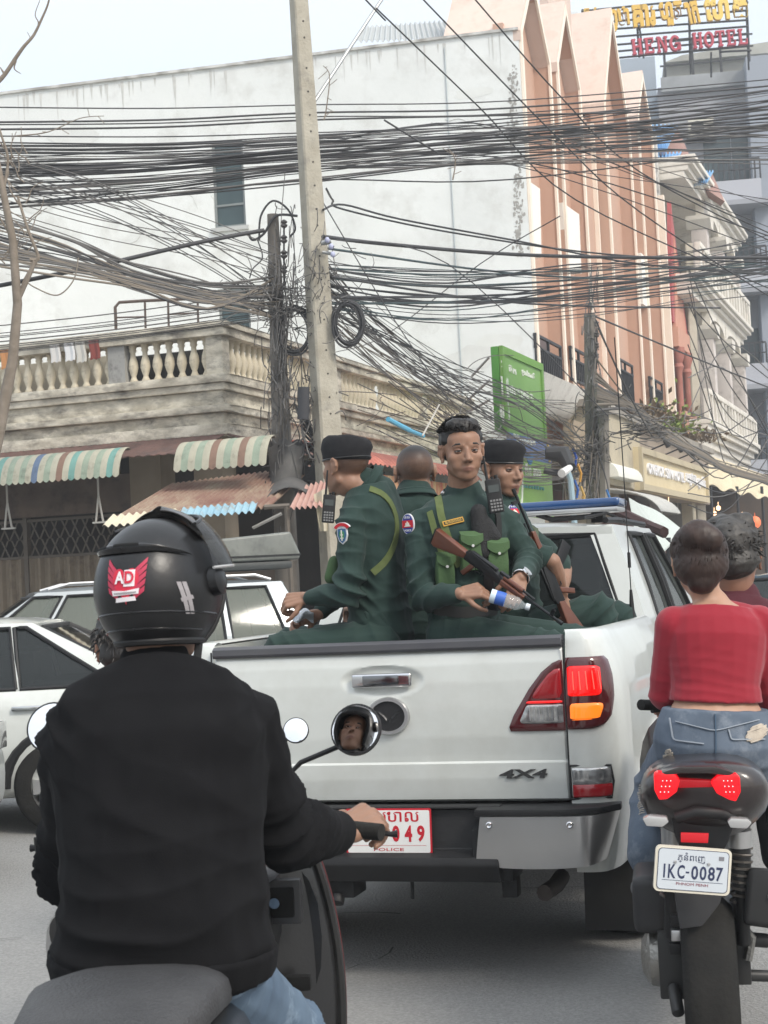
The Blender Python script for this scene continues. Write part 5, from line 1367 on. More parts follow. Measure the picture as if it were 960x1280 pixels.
 # rear door seam shut line of the tailgate
 q = MB(); q.tube([(s * .722, -.002, .70), (s * .722, -.003, 1.3)], .0035, 5); q.build('seam', BLK, tk)
# tailgate
tgt = thing('tailgate', M=Matrix(), label=None, cat=None); tgt.parent = tk
prof = [(.03, .690), (.012, .70), (-.0005, .78), (-.003, .838), (.006, .846), (.004, .87), (-.004, .94), (-.007, 1.05), (-.006, 1.15), (.0, 1.22), (.010, 1.262), (.02, 1.276)]
q = MB()
def tgf(a, b_):
 t = b_ * (len(prof) - 1); i = min(int(t), len(prof) - 2); f = t - i
 y = prof[i][0] + (prof[i + 1][0] - prof[i][0]) * f; z = prof[i][1] + (prof[i + 1][1] - prof[i][1]) * f
 x = -.718 + 1.436 * a
 ex = min(a, 1 - a) * 1.436; y += .012 * max(0, 1 - ex / .012) ** 2
 # handle recess
 d = math.hypot((x) / .17, (z - 1.165) / .06); y += .018 * max(0, 1 - d ** 6) if d < 1 else 0
 # faint dents
 y += .0025 * noise.noise(Vector((x * 3, z * 5, 1)))
 return (x, y, z)
q.grid(tgf, 160, 88); q.build('panel', WPT, tgt, smooth=True, auto=45)
q = MB(); q.bx(-.70, .70, .03, .06, .70, 1.27); q.build('inner_panel', WPT, tgt)
q = MB(); q.prism([(.0, 1.274), (-.008, 1.285), (-.006, 1.308), (.01, 1.318), (.07, 1.318), (.08, 1.30), (.08, 1.27)], -.715, .715, 'x'); q.build('top_cap', mat('cap_grey', (.05, .05, .06), .5, col2=(.08, .08, .085), ns=3), tgt, smooth=True)
hd = thing('handle', M=Matrix(), label=None, cat=None); hd.parent = tk; hd.matrix_basis = Matrix.Translation((0, -.012, 1.168))
q = MB(); q.bx(-.122, .122, -.012, .01, -.027, .027); q.build('bezel', CHR, hd, bevel=.01, seg=3)
q = MB(); q.bx(-.075, .072, -.018, -.011, -.017, .02); q.build('lever', mat('chrome_dark', (.25, .25, .26), .15, 1.0), hd, bevel=.006, seg=2)
# round winged emblem
em = thing('emblem', M=Matrix(), label=None, cat=None); em.parent = tk; em.matrix_basis = Matrix.Translation((.02, -.008, 1.028)) @ Matrix.Scale(1.32, 4)
n = 32
q = MB(); q.rings([[(.066 * math.cos(2 * math.pi * k / n) * r_, -y, .056 * math.sin(2 * math.pi * k / n) * r_) for k in range(n)] for r_, y in ((1.0, .0), (1.0, .006), (.95, .012), (.80, .012), (.78, .004))], cap=False); q.build('ring', SIL, em, smooth=True)
q = MB(); q.rings([[(.054 * math.cos(2 * math.pi * k / n), -.003, .046 * math.sin(2 * math.pi * k / n)) for k in range(n)], [(.054 * math.cos(2 * math.pi * k / n), -.005, .046 * math.sin(2 * math.pi * k / n)) for k in range(n)]]); q.build('badge_face', BLK, em)
for sg in (-1, 1):
 q = MB(); P = [(sg * .004, .0, -.014), (sg * .012, 0, -.002), (sg * .026, 0, .01), (sg * .044, 0, .018), (sg * .056, 0, .022)]
 q.rings([[(p[0], -.005, p[2] + .006 * (1 - i / 5)), (p[0], -.012, p[2]), (p[0], -.005, p[2] - .006 * (1 - i / 5) - .002)] for i, p in enumerate(P)]); q.build('wing', CHR, em)
bd = text('badge', '4X4', mat('badge_dark', (.12, .12, .12), .3, .9), tgt, Matrix.Translation((.545, -.003, .797)) @ Matrix.Shear('XZ', 4, (0, 0)) @ Matrix.Rotation(R(90), 4, 'X') @ Matrix(((1, .35, 0, 0), (0, 1, 0, 0), (0, 0, 1, 0), (0, 0, 0, 1))), ext=.004, bold=.035, fit=(.185, .034))
bd['label'] = 'slanted 4X4 badge in dark chrome letters'
# bumper
bp = thing('rear_bumper', M=Matrix(), label=None, cat=None); bp.parent = tk
def bump_prof(x): return -.10 - .02 * (1 - (x / .9) ** 2)
q = MB(); q.prism([(-.02, .687), (-.06, .687), (-.075, .683), (-.075, .676), (-.05, .672), (.0, .672)], -.46, .46, 'x'); q.build('step_lip', BLK, bp, bevel=.004)
q = MB(); q.prism([(-.02, .671), (-.05, .67), (-.055, .52), (-.13, .50), (-.14, .47), (-.11, .405), (-.02, .39)], -.46, .46, 'x'); q.build('centre_section', BLK, bp, bevel=.006)
for s in (-1, 1):
 q = MB(); n = 16
 def bc(a, b_):
  x = .40 + .50 * a; ins = .10 * (1 - b_) * (1 - a) * .0
  zt2, zb2 = .655, .47 - .06 * math.sin(min(1, a * 1.2) * math.pi) * .2 - .0
  y = -.145 + .16 * max(0, (a - .72) / .28) ** 2.2
  z = zb2 + (zt2 - zb2) * b_
  x = x - (.03 * (1 - b_) if a < .5 else 0) - .06 * (1 - b_) * max(0, (a - .8) / .2)
  return (s * x, y + .02 * (1 - b_) ** 2, z)
 q.slab(bc, 24, 8, (0, .03, 0)); q.build('bumper_corner', SIL, bp, smooth=True, auto=50)
 q = MB(); q.prism([(s * .37, .002), (s * .38, -.15), (s * .72, -.155), (s * .84, -.10), (s * .91, .0), (s * .905, .06), (s * .80, .03)], .657, .682, 'z'); q.build('step_pad', BLK, bp, bevel=.005)
 q = MB(); q.prism([(-.02, .64), (-.12, .60), (-.125, .46), (-.02, .44)], s * .36, s * .41, 'x'); q.build('corner_filler', BLK, bp)
 q = MB(); q.bx(s * .30, s * .50, -.08, .1, .40, .455); q.build('lower_filler', BLK, bp, bevel=.01)
 for xx in (.435, .74):
  q = MB(); q.lathe([(.013, .0), (.013, -.006), (.009, -.009), (.005, -.006)], (s * xx, -.146, .625), 'y', 12, cap=True); q.build('bolt', CHR, bp, smooth=True)
# licence plate
PLW = mat('plate_white', (.74, .74, .72), .4); PRED = mat('plate_red', (.50, .015, .03), .4)
pl = thing('licence_plate', M=Matrix(), label=None, cat=None); pl.parent = tk; pl.matrix_basis = Matrix.Translation((.02, -.085, .592)) @ Matrix.Rotation(R(-3), 4, 'X')
pl['label'] = 'white police plate with red border, Khmer word and red digits ending 049'
def rrect(w_, h_, r_, n=4):
 P = []
 for cx_, cz_, a0_ in ((w_ / 2 - r_, h_ / 2 - r_, 0), (-w_ / 2 + r_, h_ / 2 - r_, 90), (-w_ / 2 + r_, -h_ / 2 + r_, 180), (w_ / 2 - r_, -h_ / 2 + r_, 270)):
  for k in range(n + 1):
   a = R(a0_ + 90 * k / n); P.append((cx_ + r_ * math.cos(a), cz_ + r_ * math.sin(a)))
 return P
q = MB(); q.prism(rrect(.345, .175, .008), -.0, .004, 'y'); q.build('plate_border', PRED, pl)
q = MB(); q.prism(rrect(.331, .161, .006), -.0012, .0, 'y'); q.build('plate_face', PLW, pl)
def ptext(t, x, z, w_, h_, m_, par, bold=.0, y=-.0016):
 return text('lettering', t, m_, par, Matrix.Translation((x, y, z)) @ Matrix.Rotation(R(90), 4, 'X'), ext=.0006, bold=bold, fit=(w_, h_))
ptext('នគរបាល', .005, .056, .235, .038, PRED, pl, .01)
for i, c_ in enumerate('049'): ptext(c_, .03 + i * .050, -.008, .030, .062, PRED, pl, .035)
ptext('POLICE', .0, -.068, .12, .011, PRED, pl)
q = MB(); q.bx(-.15, .15, -.0018, -.0012, -.0535, -.0525); q.build('rule', PRED, pl)
# bed floor, bench
q = MB(); q.bx(-.80, .80, .06, 1.48, .78, .82); q.build('bed_floor', WPT, tk)
q = MB(); q.bx(-.80, .80, 1.45, 1.49, .82, 1.30); q.build('bed_front_wall', WPT, tk)
bn = thing('bench', M=Matrix(), label=None, cat=None); bn.parent = tk
q = MB(); q.bx(-.22, .22, .14, 1.40, 1.10, 1.16); q.build('seat_pad', mat('bench_vinyl', (.03, .03, .035), .5), bn, bevel=.02)
for x in (-.18, .18):
 for y in (.2, 1.3):
  q = MB(); q.bx(x - .02, x + .02, y - .02, y + .02, .82, 1.10); q.build('leg', BLK, bn)
# under body, with wide flat pans added to deepen the shade below
q = MB(); q.bx(-.5, .5, .1, 4.6, .42, .62); q.bx(-.86, .86, 1.5, 4.6, .38, .55); q.bx(-.84, .84, .08, .5, .44, .47); q.bx(-.62, .62, .5, 1.6, .50, .56); q.build('chassis', BLK, tk)
q = MB(); q.tube([(-.75, .93, .37), (.75, .93, .37)], .05, 10); q.ell((0.05, .93, .36), (.14, .16, .14)); q.build('rear_axle', BLK, tk, smooth=True)
q = MB(); q.lathe([(.10, -.09), (.30, -.10), (.345, -.05), (.345, .05), (.30, .09), (.10, .08)], (.12, .52, .47), 'z', 28); q.build('spare_wheel', RUB, tk, smooth=True)
q = MB(); q.tube([(.62, .25, .36), (.62, .12, .35), (.60, .0, .345)], .032, 10); q.build('exhaust_pipe', mat('rusty_pipe', (.06, .05, .045), .6, .5), tk, smooth=True)
q = MB(); q.bx(-.28, -.14, -.06, .1, .33, .40); q.tube([(-.21, -.05, .34), (-.21, -.07, .31)], .03, 8); q.build('tow_hook', BLK, tk, bevel=.008)
q = MB(); q.tube([(.08, .0, .40), (.083, -.01, .36), (.078, 0, .32)], .008, 5); q.build('chain', BLK, tk)
q = MB(); q.bx(.44, .50, -.02, .05, .33, .41); q.build('bracket', BLK, tk, bevel=.006)
for s in (-1, 1):
 wheel(tk, (s * .79, .93, .375), .375, .25, s)
 wheel(tk, (s * .79, 4.05, .375), .375, .25, s)
 q = MB(); q.slab(lambda a, b_: (s * (.66 + .27 * a), .48 + .03 * math.sin(b_ * 2) + .01 * math.sin(a * 5), .10 + .44 * b_), 6, 6, (0, .012, 0)); q.build('mud_flap', mat('flap_grey', (.03, .03, .03), .8, col2=(.05, .048, .046), ns=4), tk, smooth=True)
# cab body
def cabsec(y, wd, zl, zt2):
 P = [(.86 * wd, zl), (.97 * wd, zl + .05), (1.0 * wd, zl + (zt2 - zl) * .45), (.985 * wd, zl + (zt2 - zl) * .75), (.93 * wd, zt2 - .02), (.88 * wd, zt2)]
 return [(x, y, z) for x, z in P] + [(-x, y, z) for x, z in reversed(P)]
q = MB(); q.rings([cabsec(1.52, .915, .45, 1.25), cabsec(1.6, .92, .42, 1.25), cabsec(2.4, .925, .40, 1.24), cabsec(3.3, .92, .40, 1.22), cabsec(3.75, .92, .42, 1.20), cabsec(4.3, .91, .50, 1.15), cabsec(4.75, .88, .45, 1.08), cabsec(4.92, .80, .45, .98)])
q.build('cab_body', WPT, tk, smooth=True, auto=60)
greenhouse(tk, 1.225, 1.775, .84, .665, 1.545, 3.85, 1.70, 3.05, [(1.98, 2.62, 2.10, 2.60), (2.72, 3.55, 2.70, 3.06)], WPT, SGL, crown=.05, rin=.095)
for s in (-1, 1):
 q = MB(); q.slab(lambda a, b_: (s * ((.84 - .175 * (b_ ** 1.25)) - .12 * a), 1.548 + .155 * b_ - .01, 1.225 + .55 * b_), 2, 8, (0, .02, 0)); q.build('rear_pillar', WPT, tk, smooth=True)
q = MB(); q.bx(-.80, .80, 1.53, 1.56, 1.2, 1.26); q.build('rear_cowl', WPT, tk)
q = MB(); q.grid(lambda a, b_: (.655 + .012 * b_ * 0, 1.69 + (1.3) * a, 1.79 + .004 - .012 * abs(b_)), 8, 1);
for s in (-1, 1):
 q = MB(); q.tube([(s * .64, 1.68, 1.795), (s * .645, 2.0, 1.803), (s * .64, 3.0, 1.798)], .016, 6); q.build('roof_channel', BLK, tk, smooth=True)
 q = MB(); q.bx(s * .915, s * .93, 2.3, 2.42, 1.08, 1.11); q.bx(s * .915, s * .93, 3.1, 3.22, 1.08, 1.11); q.build('door_handle', CHR, tk, bevel=.004)
 m_ = thing('side_mirror', M=Matrix(), label=None, cat=None); m_.parent = tk
 q = MB(); q.ell((s * 1.0, 3.42, 1.26), (.09, .05, .07)); q.build('housing', BLK, m_, smooth=True)
 q = MB(); q.bx(s * .86, s * .98, 3.40, 3.46, 1.22, 1.26); q.build('arm', BLK, m_)
 for yy in (1.88, 2.67):
  q = MB(); q.tube([(s * .925, yy, .5), (s * .93, yy, .9), (s * .875, yy, 1.23)], .004, 4); q.build('door_seam', BLK, tk)
# seats inside the cab
SEATM = mat('seat_fabric', (.12, .11, .10), .9)
for x in (-.4, .4):
 for y in (2.2, 2.95):
  q = MB(); q.bx(x - .22, x + .22, y - .06, y + .06, .8, 1.42); q.bx(x - .12, x + .12, y - .05, y + .04, 1.45, 1.62); q.build('seat', SEATM, tk, bevel=.03)
q = MB(); q.bx(-.7, .7, 3.4, 3.7, .9, 1.2); q.build('dashboard', BLK, tk)
# light bar
lb = thing('light_bar', M=Matrix(), label=None, cat=None); lb.parent = tk; lb.matrix_basis = Matrix.Translation((.03, 2.15, 1.885))
q = MB(); q.bx(-.62, .62, -.13, .13, -.035, -.012); q.build('base', SIL, lb, bevel=.006)
q = MB(); q.bx(-.63, .63, -.14, .14, -.010, .034); q.build('lens_cover', mat('blue_lens', (.008, .04, .13), .18, col2=(.012, .055, .17), ns=2, coat=.6, spec=.6), lb, bevel=.018, seg=3)
for x in (-.5, .5):
 q = MB(); q.bx(x - .03, x + .03, -.05, .05, -.085, -.036); q.build('mount', BLK, lb)
q = MB(); q.tube([(.20, -.1, -.03), (.28, -.1, -.06), (.50, -.1, -.055)], .015, 6); q.build('speaker_wire', BLK, lb)
an = thing('antenna', M=Matrix(), label=None, cat=None); an.parent = tk
q = MB(); q.tube([(.80, 1.30, 1.33), (.80, 1.30, 1.42), (.80, 1.30, 1.46)], [.014, .009, .006], 8); q.tube([(.80, 1.30, 1.46), (.797, 1.3, 2.0), (.79, 1.30, 2.62)], .0028, 5); q.tube([(.80, 1.30, 1.56), (.80, 1.30, 1.63)], .008, 6); q.build('whip', BLK, an, smooth=True)
q = MB(); q.tube([(.66, 2.15, 1.80), (.60, 2.0, 1.84), (.50, 1.9, 1.82)], .008, 5); q.build('cable', BLK, an)

# ---------------------------------------------------------------- other cars
def car(name, label, M, paint, L, W, zb, zt, wt, g0, g1, g2, g3, wins, hood, deck, r, ax, kind='car', rails=False, gl=None, secs=None, chrome=False, zlow=.28):
 t = thing(name, label, kind, M=M)
 hw = W / 2
 def sec(y, k, zl, ztp_):
  P = [(.88, zl), (.97, zl + .06), (1.0, zl + (ztp_ - zl) * .5), (.985, zl + (ztp_ - zl) * .8), (.95, ztp_ - .02), (.90, ztp_)]
  return [(x * hw * k, y, z) for x, z in P] + [(-x * hw * k, y, z) for x, z in reversed(P)]
 q = MB(); q.rings([sec(0, .80, zlow + .1, deck - .12), sec(.10, .92, zlow, deck - .02), sec(.35, .98, zlow, deck + (zb - deck) * .3), sec(g0 + .05, 1, zlow - .04, zb), sec((g0 + g1) / 2, 1, zlow - .04, zb), sec(g1 - .02, .99, zlow - .04, zb), sec(g1 + .25, .985, zlow, hood), sec(L - .5, .96, zlow, hood - .08), sec(L - .12, .88, zlow, hood - .2), sec(L, .76, zlow + .1, hood - .32)])
 q.build('body', paint, t, smooth=True, auto=60)
 greenhouse(t, zb - .01, zt, hw * .93, wt, g0, g1, g2, g3, wins, paint, gl or SGL, crown=.05)
 for s in (-1, 1):
  for y in ax:
   wheel(t, (s * (hw - .10), y, r), r, .21, s, spokes=7)
   q = MB(); q.tube([(s * (hw * .985), y + (r + .05) * math.cos(a), r + (r + .05) * math.sin(a)) for a in [math.pi * k / 14 for k in range(15)]], .035, 6); q.build('wheel_arch', BLK, t, smooth=True)
  for y in (g0 + .55, (g0 + g1) / 2 + .12, g1 - .55):
   q = MB(); q.tube([(s * hw * .965, y, zlow + .1), (s * hw * 1.002, y, (zlow + zb) / 2), (s * hw * .95, y, zb - .03)], .004, 4); q.build('door_seam', BLK, t)
  for y in (g0 + .75, (g0 + g1) / 2 + .3):
   q = MB(); q.bx(s * hw * .985, s * (hw * .985 + .03), y, y + .2, zb - .14, zb - .11); q.build('door_handle', CHR, t, bevel=.006)
  q = MB(); q.bx(s * (hw * .97), s * (hw * 1.0 + .008), ax[0] + r + .12, ax[1] - r - .12, zlow + .14, zlow + .17); q.build('side_moulding', BLK if not chrome else CHR, t)
  q = MB(); q.bx(s * hw * .6, s * hw * .86, -.02, .1, deck - .25, deck - .08); q.build('tail_light', RED0, t, bevel=.01)
  q = MB(); q.bx(s * hw * .55, s * hw * .8, L - .12, L + .01, hood - .32, hood - .16); q.build('headlight', CLR, t, bevel=.01)
  if rails:
   q = MB(); q.tube([(s * (wt - .02), g2 + .1, zt + .02), (s * (wt - .02), g2 + .25, zt + .07), (s * (wt - .02), g3 - .3, zt + .07), (s * (wt - .02), g3 - .1, zt + .02)], .016, 6); q.build('roof_rail', SIL, t, smooth=True)
 q = MB(); q.bx(-hw * .8, hw * .8, g0 + .3, g1 - .3, zlow, zlow + .3); q.build('floor_pan', BLK, t)
 for y in (g0 + 1.0, g1 - 1.1):
  for x in (-.38, .38):
   q = MB(); q.bx(x - .24, x + .24, y - .07, y + .07, zb - .4, zb + .22); q.bx(x - .13, x + .13, y - .05, y + .05, zb + .25, zb + .42); q.build('seat', SEATM, t, bevel=.03)
 return t
# side-on vehicles head left: local +y is world -x
def side_M(px, d, yawd=90):
 p = U(px, 1000, d); return Matrix.Translation((p.x, p.y, 0)) @ rotz(R(yawd))
YGL = mat('amber_reflect_glass', (.42, .40, .24), .12, col2=(.30, .29, .2), ns=1.2, spec=.6, stretch=(1, 1, 6))
SLV_P = mat('silver_paint', (.26, .29, .31), .35, .3, coat=.5)
suv = car('silver_suv', 'silver wagon with roof rails and a long roof box, crossing behind the pickup', side_M(400, 16, 106), SLV_P, 4.75, 1.82, 1.02, 1.60, .60, .15, 3.62, .42, 2.72, [(.42, .95, .58, .98), (1.02, 1.85, 1.04, 1.82), (1.93, 2.78, 1.90, 2.45), (2.84, 3.45, 2.50, 2.76)], .98, .98, .34, (.85, 3.75), 'car', rails=True, gl=mat('suv_glass', (.10, .12, .10), .06, spec=.7, alpha=.75))
rb = thing('roof_box', 'long grey roof box with worn pale lid on the silver wagon', 'roof box', M=side_M(400, 16, 106) @ Matrix.Translation((.0, -.1, 1.72)) @ Matrix.Diagonal((1, 1, 1.0, 1)))
q = MB(); q.bx(-.38, .38, .35, 1.55, .0, .08); q.build('base', mat('box_dark', (.05, .055, .055), .5), rb, bevel=.03)
q = MB(); q.rings([[(-.40, .30, .08), (.40, .30, .08), (.40, .30, .12), (-.40, .30, .12)], [(-.40, .30, .12), (.40, .30, .12), (.36, .42, .34), (-.36, .42, .34)]], cap=False)
q = MB(); q.prism([(.28, .085), (1.62, .085), (1.60, .13), (1.45, .29), (.36, .36), (.27, .14)], -.40, .40, 'x'); q.build('lid', mat('box_lid', (.13, .14, .13), .4, col2=(.20, .21, .19), ns=3, dirt=(.09, .095, .09), ds=4), rb, bevel=.03, seg=3)
q = MB(); q.bx(-.41, .41, .27, 1.63, .125, .14); q.build('seam_strip', BLK, rb)
hb_ = car('white_hatchback', 'white saloon with dark tinted windows crossing at the left edge', side_M(236, 11.4, 92), WPT, 4.4, 1.74, .96, 1.39, .56, .10, 3.25, .95, 2.45, [(.36, 1.00, .99, 1.07), (1.03, 1.87, 1.10, 1.80), (1.90, 2.85, 1.83, 2.45)], .92, .98, .315, (.75, 3.35), 'car', gl=TGL)
ed = car('white_van', 'white vehicle nose just entering at the left edge beside the black-shirted rider', side_M(-958, 9.0, -92), WPT, 4.2, 1.72, 1.2, 1.75, .6, .1, 3.3, .3, 2.6, [(.5, 1.5, .5, 1.5), (1.6, 2.6, 1.6, 2.4)], 1.0, 1.1, .31, (.8, 3.3), 'car')
gc = car('grey_car', 'blue-grey car partly hidden behind the grey-haired rider at the right edge', Matrix.Translation((U(985, 760, 13).x, 12.2, 0)) @ rotz(R(-22)), mat('slate_paint', (.12, .16, .2), .3, .4, coat=.8), 4.3, 1.74, .98, 1.45, .58, .1, 3.2, .6, 2.5, [(.7, 1.6, .9, 1.6), (1.7, 2.8, 1.7, 2.4)], .92, 1.0, .31, (.8, 3.4), 'car', gl=TGL)
# ================================================================ PEOPLE
def evalmesh(o):
 dg = bpy.context.evaluated_depsgraph_get(); me = bpy.data.meshes.new_from_object(o.evaluated_get(dg)); return me
def fuse(mb, name, voxel, mt, parent, it=4, fold=None, colf=None, world=True, post=None, relax=None):
 """unite overlapping closed shapes of mb into ONE continuous skin"""
 me0 = mb.mesh('raw'); bm = bmesh.new(); bm.from_mesh(me0); bmesh.ops.recalc_face_normals(bm, faces=bm.faces); bm.to_mesh(me0); bm.free()
 o = bpy.data.objects.new('raw', me0); COL.objects.link(o)
 md = o.modifiers.new('r', 'REMESH'); md.mode = 'VOXEL'; md.voxel_size = voxel
 ms = o.modifiers.new('s', 'SMOOTH'); ms.factor = .5; ms.iterations = it
 me = evalmesh(o); bpy.data.objects.remove(o)
 n = len(me.vertices)
 co = np.empty(n * 3, dtype=np.float32); me.vertices.foreach_get('co', co); co = co.reshape(-1, 3)
 no = np.empty(n * 3, dtype=np.float32); me.vertices.foreach_get('normal', no); no = no.reshape(-1, 3)
 if relax is not None:
  wt_, its = relax(co)
  ed = np.empty(len(me.edges) * 2, dtype=np.int32); me.edges.foreach_get('vertices', ed); ed = ed.reshape(-1, 2)
  idx = np.where(wt_ > .01)[0]; mk = np.zeros(n, bool); mk[idx] = True; ed = ed[mk[ed[:, 0]] | mk[ed[:, 1]]]
  deg = np.bincount(ed.ravel(), minlength=n).astype(np.float32); deg[deg == 0] = 1
  for _ in range(its):
   ac = np.zeros((n, 3), dtype=np.float32)
   for k in range(3): ac[:, k] = np.bincount(ed[:, 0], weights=co[ed[:, 1], k], minlength=n) + np.bincount(ed[:, 1], weights=co[ed[:, 0], k], minlength=n)
   co = co + (ac / deg[:, None] - co) * (wt_ * .6)[:, None]
  co = co.astype(np.float32)
 if post is not None: co = post(co).astype(np.float32)
 if fold is not None:
  d = fold(co, no); co = (co + no * d[:, None]).astype(np.float32)
 if colf is not None:
  c = colf(co); ca = me.color_attributes.new('Col', 'FLOAT_COLOR', 'POINT')
  cc = np.ones((n, 4), dtype=np.float32); cc[:, :3] = c; ca.data.foreach_set('color', cc.ravel())
 if parent is not None and world:
  M = np.array(wm(parent).inverted()); co = co @ M[:3, :3].T + M[:3, 3]; co = co.astype(np.float32)
 me.vertices.foreach_set('co', co.ravel())
 me.polygons.foreach_set('use_smooth', [True] * len(me.polygons)); me.update()
 me.materials.clear(); me.materials.append(mt); me.name = name
 o = bpy.data.objects.new(name, me); COL.objects.link(o); o.parent = parent
 return o
# cheap vector noise: sums of warped sines
_R = np.random.RandomState(5); _K = _R.normal(size=(10, 3)); _K /= np.linalg.norm(_K, axis=1)[:, None]; _PH = _R.uniform(0, 6.28, 10)
def vn(p, f, seed=0):
 a = np.zeros(len(p)); wv = np.zeros((len(p), 3))
 for i in range(3): wv[:, i] = np.sin(p @ _K[(i + seed) % 10] * f * .7 + _PH[i] + seed)
 for i in range(5):
  k = _K[(i * 2 + seed) % 10]; a += np.sin((p @ k) * f * (1 + .37 * i) + wv[:, i % 3] * 1.7 + _PH[(i + seed) % 10] + seed * 1.7) / (1 + .37 * i)
 return a / 2.4
def folds(zones, base=.003, bf=16, seed=0):
 def fn(co, no):
  d = base * vn(co, bf, seed) + base * .5 * vn(co, bf * 2.3, seed + 3)
  for c, r_, ax, amp, fr in zones:
   c = np.array(c); ax = np.array(Vector(ax).normalized()); q = co - c; w_ = np.exp(-(np.sum(q * q, 1) / (r_ * r_)))
   s_ = q @ ax; warp = vn(co, 7, seed + 1) * .055 + vn(co, 19, seed + 2) * .012; amp_ = .45 + .75 * np.clip(vn(co, 11, seed + 5) + .35, 0, 1.4)
   x = (s_ + warp) * fr * .58; rid = 1 - np.abs(np.sin(x)) ** .8
   d = d + w_ * amp * amp_ * (rid * 1.5 - .6)
  return d
 return fn
def cap(mb, a, b, ra, rb, n=14):
 a = Vector(a); b = Vector(b); t = (b - a); L = t.length; t = t / max(L, 1e-6)
 ref = Vector((0, 0, 1)) if abs(t.z) < .9 else Vector((1, 0, 0)); x = t.cross(ref).normalized(); y = t.cross(x); rs = []
 for k in range(5): an = math.pi / 2 * (1 - k / 5) * .98; rs.append((a - t * ra * math.sin(an), ra * math.cos(an)))
 rs.append((a, ra)); rs.append((b, rb))
 for k in range(1, 6): an = math.pi / 2 * (k / 5) * .98; rs.append((b + t * rb * math.sin(an), rb * math.cos(an)))
 mb.rings([[c + (x * math.cos(2 * math.pi * i / n) + y * math.sin(2 * math.pi * i / n)) * r_ for i in range(n)] for c, r_ in rs])
def chain(mb, pts, rs, n=14):
 for i in range(len(pts) - 1): cap(mb, pts[i], pts[i + 1], rs[i], rs[i + 1], n)
def limb(mb, a, b, c, r, bulge=0, up=None):
 """upper and lower limb with a little muscle: r = 5 radii"""
 a, b, c = Vector(a), Vector(b), Vector(c)
 chain(mb, [a, a.lerp(b, .45), b, b.lerp(c, .35), c], r)
def torso(mb, pel, chest, neck, right, secs, bend=None):
 """ellipse sections along the spine; secs: (t, halfwidth, halfdepth, forward shift)"""
 pel, chest, neck = Vector(pel), Vector(chest), Vector(neck); rs = []
 n = 22
 for t, hw, hd, fs in secs:
  p = pel * (1 - t) ** 2 + chest * 2 * t * (1 - t) + neck * t * t
  tg = (chest - pel) * 2 * (1 - t) + (neck - chest) * 2 * t; tg.normalize()
  rr_ = Vector(right[0]).lerp(Vector(right[1]), t) if isinstance(right, tuple) and len(right) == 2 else Vector(right)
  x = (rr_ - tg * rr_.dot(tg)).normalized(); y = tg.cross(x)
  # x is the person's right, y = up x right = forward
  rs.append([p + y * fs + x * (hw * math.copysign(abs(math.cos(q)) ** .85, math.cos(q))) + y * (hd * math.sin(q)) for q in [2 * math.pi * k / n for k in range(n)]])
 mb.rings(rs)
MALE = [(-.10, .10, .07, 0), (-.04, .155, .10, 0), (.06, .165, .115, 0), (.2, .155, .11, .01), (.38, .15, .105, .015), (.58, .168, .112, .01), (.74, .185, .115, .0), (.86, .175, .10, -.005), (.94, .138, .088, -.01), (1.0, .092, .074, -.01), (1.06, .068, .064, 0)]
def scal(secs, w_, d_): return [(t, a + w_, b + d_, c) for t, a, b, c in secs]
def hand(mb, wrist, fdir, back, thumb, curl, L=1.0, tcurl=(.4, .5), spread=.0, tdir=None):
 """fdir: along the fingers, back: out of the back of the hand, thumb: +1/-1 side so that the thumb lies on  fdir x back * thumb"""
 W = Vector(wrist); Y = Vector(fdir).normalized(); Z = Vector(back); Z = (Z - Y * Z.dot(Y)).normalized(); X = Y.cross(Z) * thumb
 P = lambda x, y, z: W + X * x * L + Y * y * L + Z * z * L
 kn = []
 for i, (x, y) in enumerate(((.030, .088), (.010, .092), (-.011, .087), (-.030, .078))):
  cap(mb, P(x * .62, .012, -.002), P(x, y * .96, 0), .0150 * L, .0108 * L, 10); kn.append((x, y))
 cap(mb, P(-.012, .03, -.006), P(-.006, .06, -.007), .017 * L, .016 * L, 10); cap(mb, P(.012, .03, -.006), P(.010, .06, -.006), .017 * L, .015 * L, 10)
 seg = ((.043, .026, .020), (.047, .030, .021), (.043, .028, .020), (.034, .021, .018)); rad = (.0092, .0095, .009, .008)
 for i, (x, y) in enumerate(kn):
  cu = curl[i] if isinstance(curl[0], (tuple, list)) else curl
  p = P(x, y, 0); ang = 0; rr_ = rad[i] * L
  for j in range(3):
   ang += cu[j]; sp = (.5 - i / 3 + .0) * spread
   d = (Y * math.cos(ang) - Z * math.sin(ang) + X * sp).normalized(); q = p + d * seg[i][j] * L
   cap(mb, p, q, rr_, rr_ * .93, 10); p = q; rr_ *= .93
 # thumb from the side of the palm near its base
 d0 = Vector(tdir) if tdir else (X * .72 + Y * .62 - Z * .35); d0.normalize()
 p = P(.026, .030, -.006); q = p + d0 * .040 * L; cap(mb, P(.012, .018, -.006), p, .015 * L, .014 * L, 10); cap(mb, p, q, .0135 * L, .0112 * L, 10)
 ax = (-X * .7 - Z * .4 + Y * .3).normalized()
 d1 = (d0 + ax * tcurl[0]).normalized(); r_ = q + d1 * .032 * L; cap(mb, q, r_, .0108 * L, .0098 * L, 10)
 d2 = (d1 + ax * tcurl[1]).normalized(); cap(mb, r_, r_ + d2 * .024 * L, .0098 * L, .0082 * L, 10)
SK1 = (.265, .148, .098); LIP = (.21, .090, .068); HAIRC = (.012, .010, .010)
SKIN = mat('skin', SK1, .48, attr='Col', col2=SK1, ns=28, nf=.14, bump=.18, bs=220, spec=.45, bd=.002, sheen=.0)
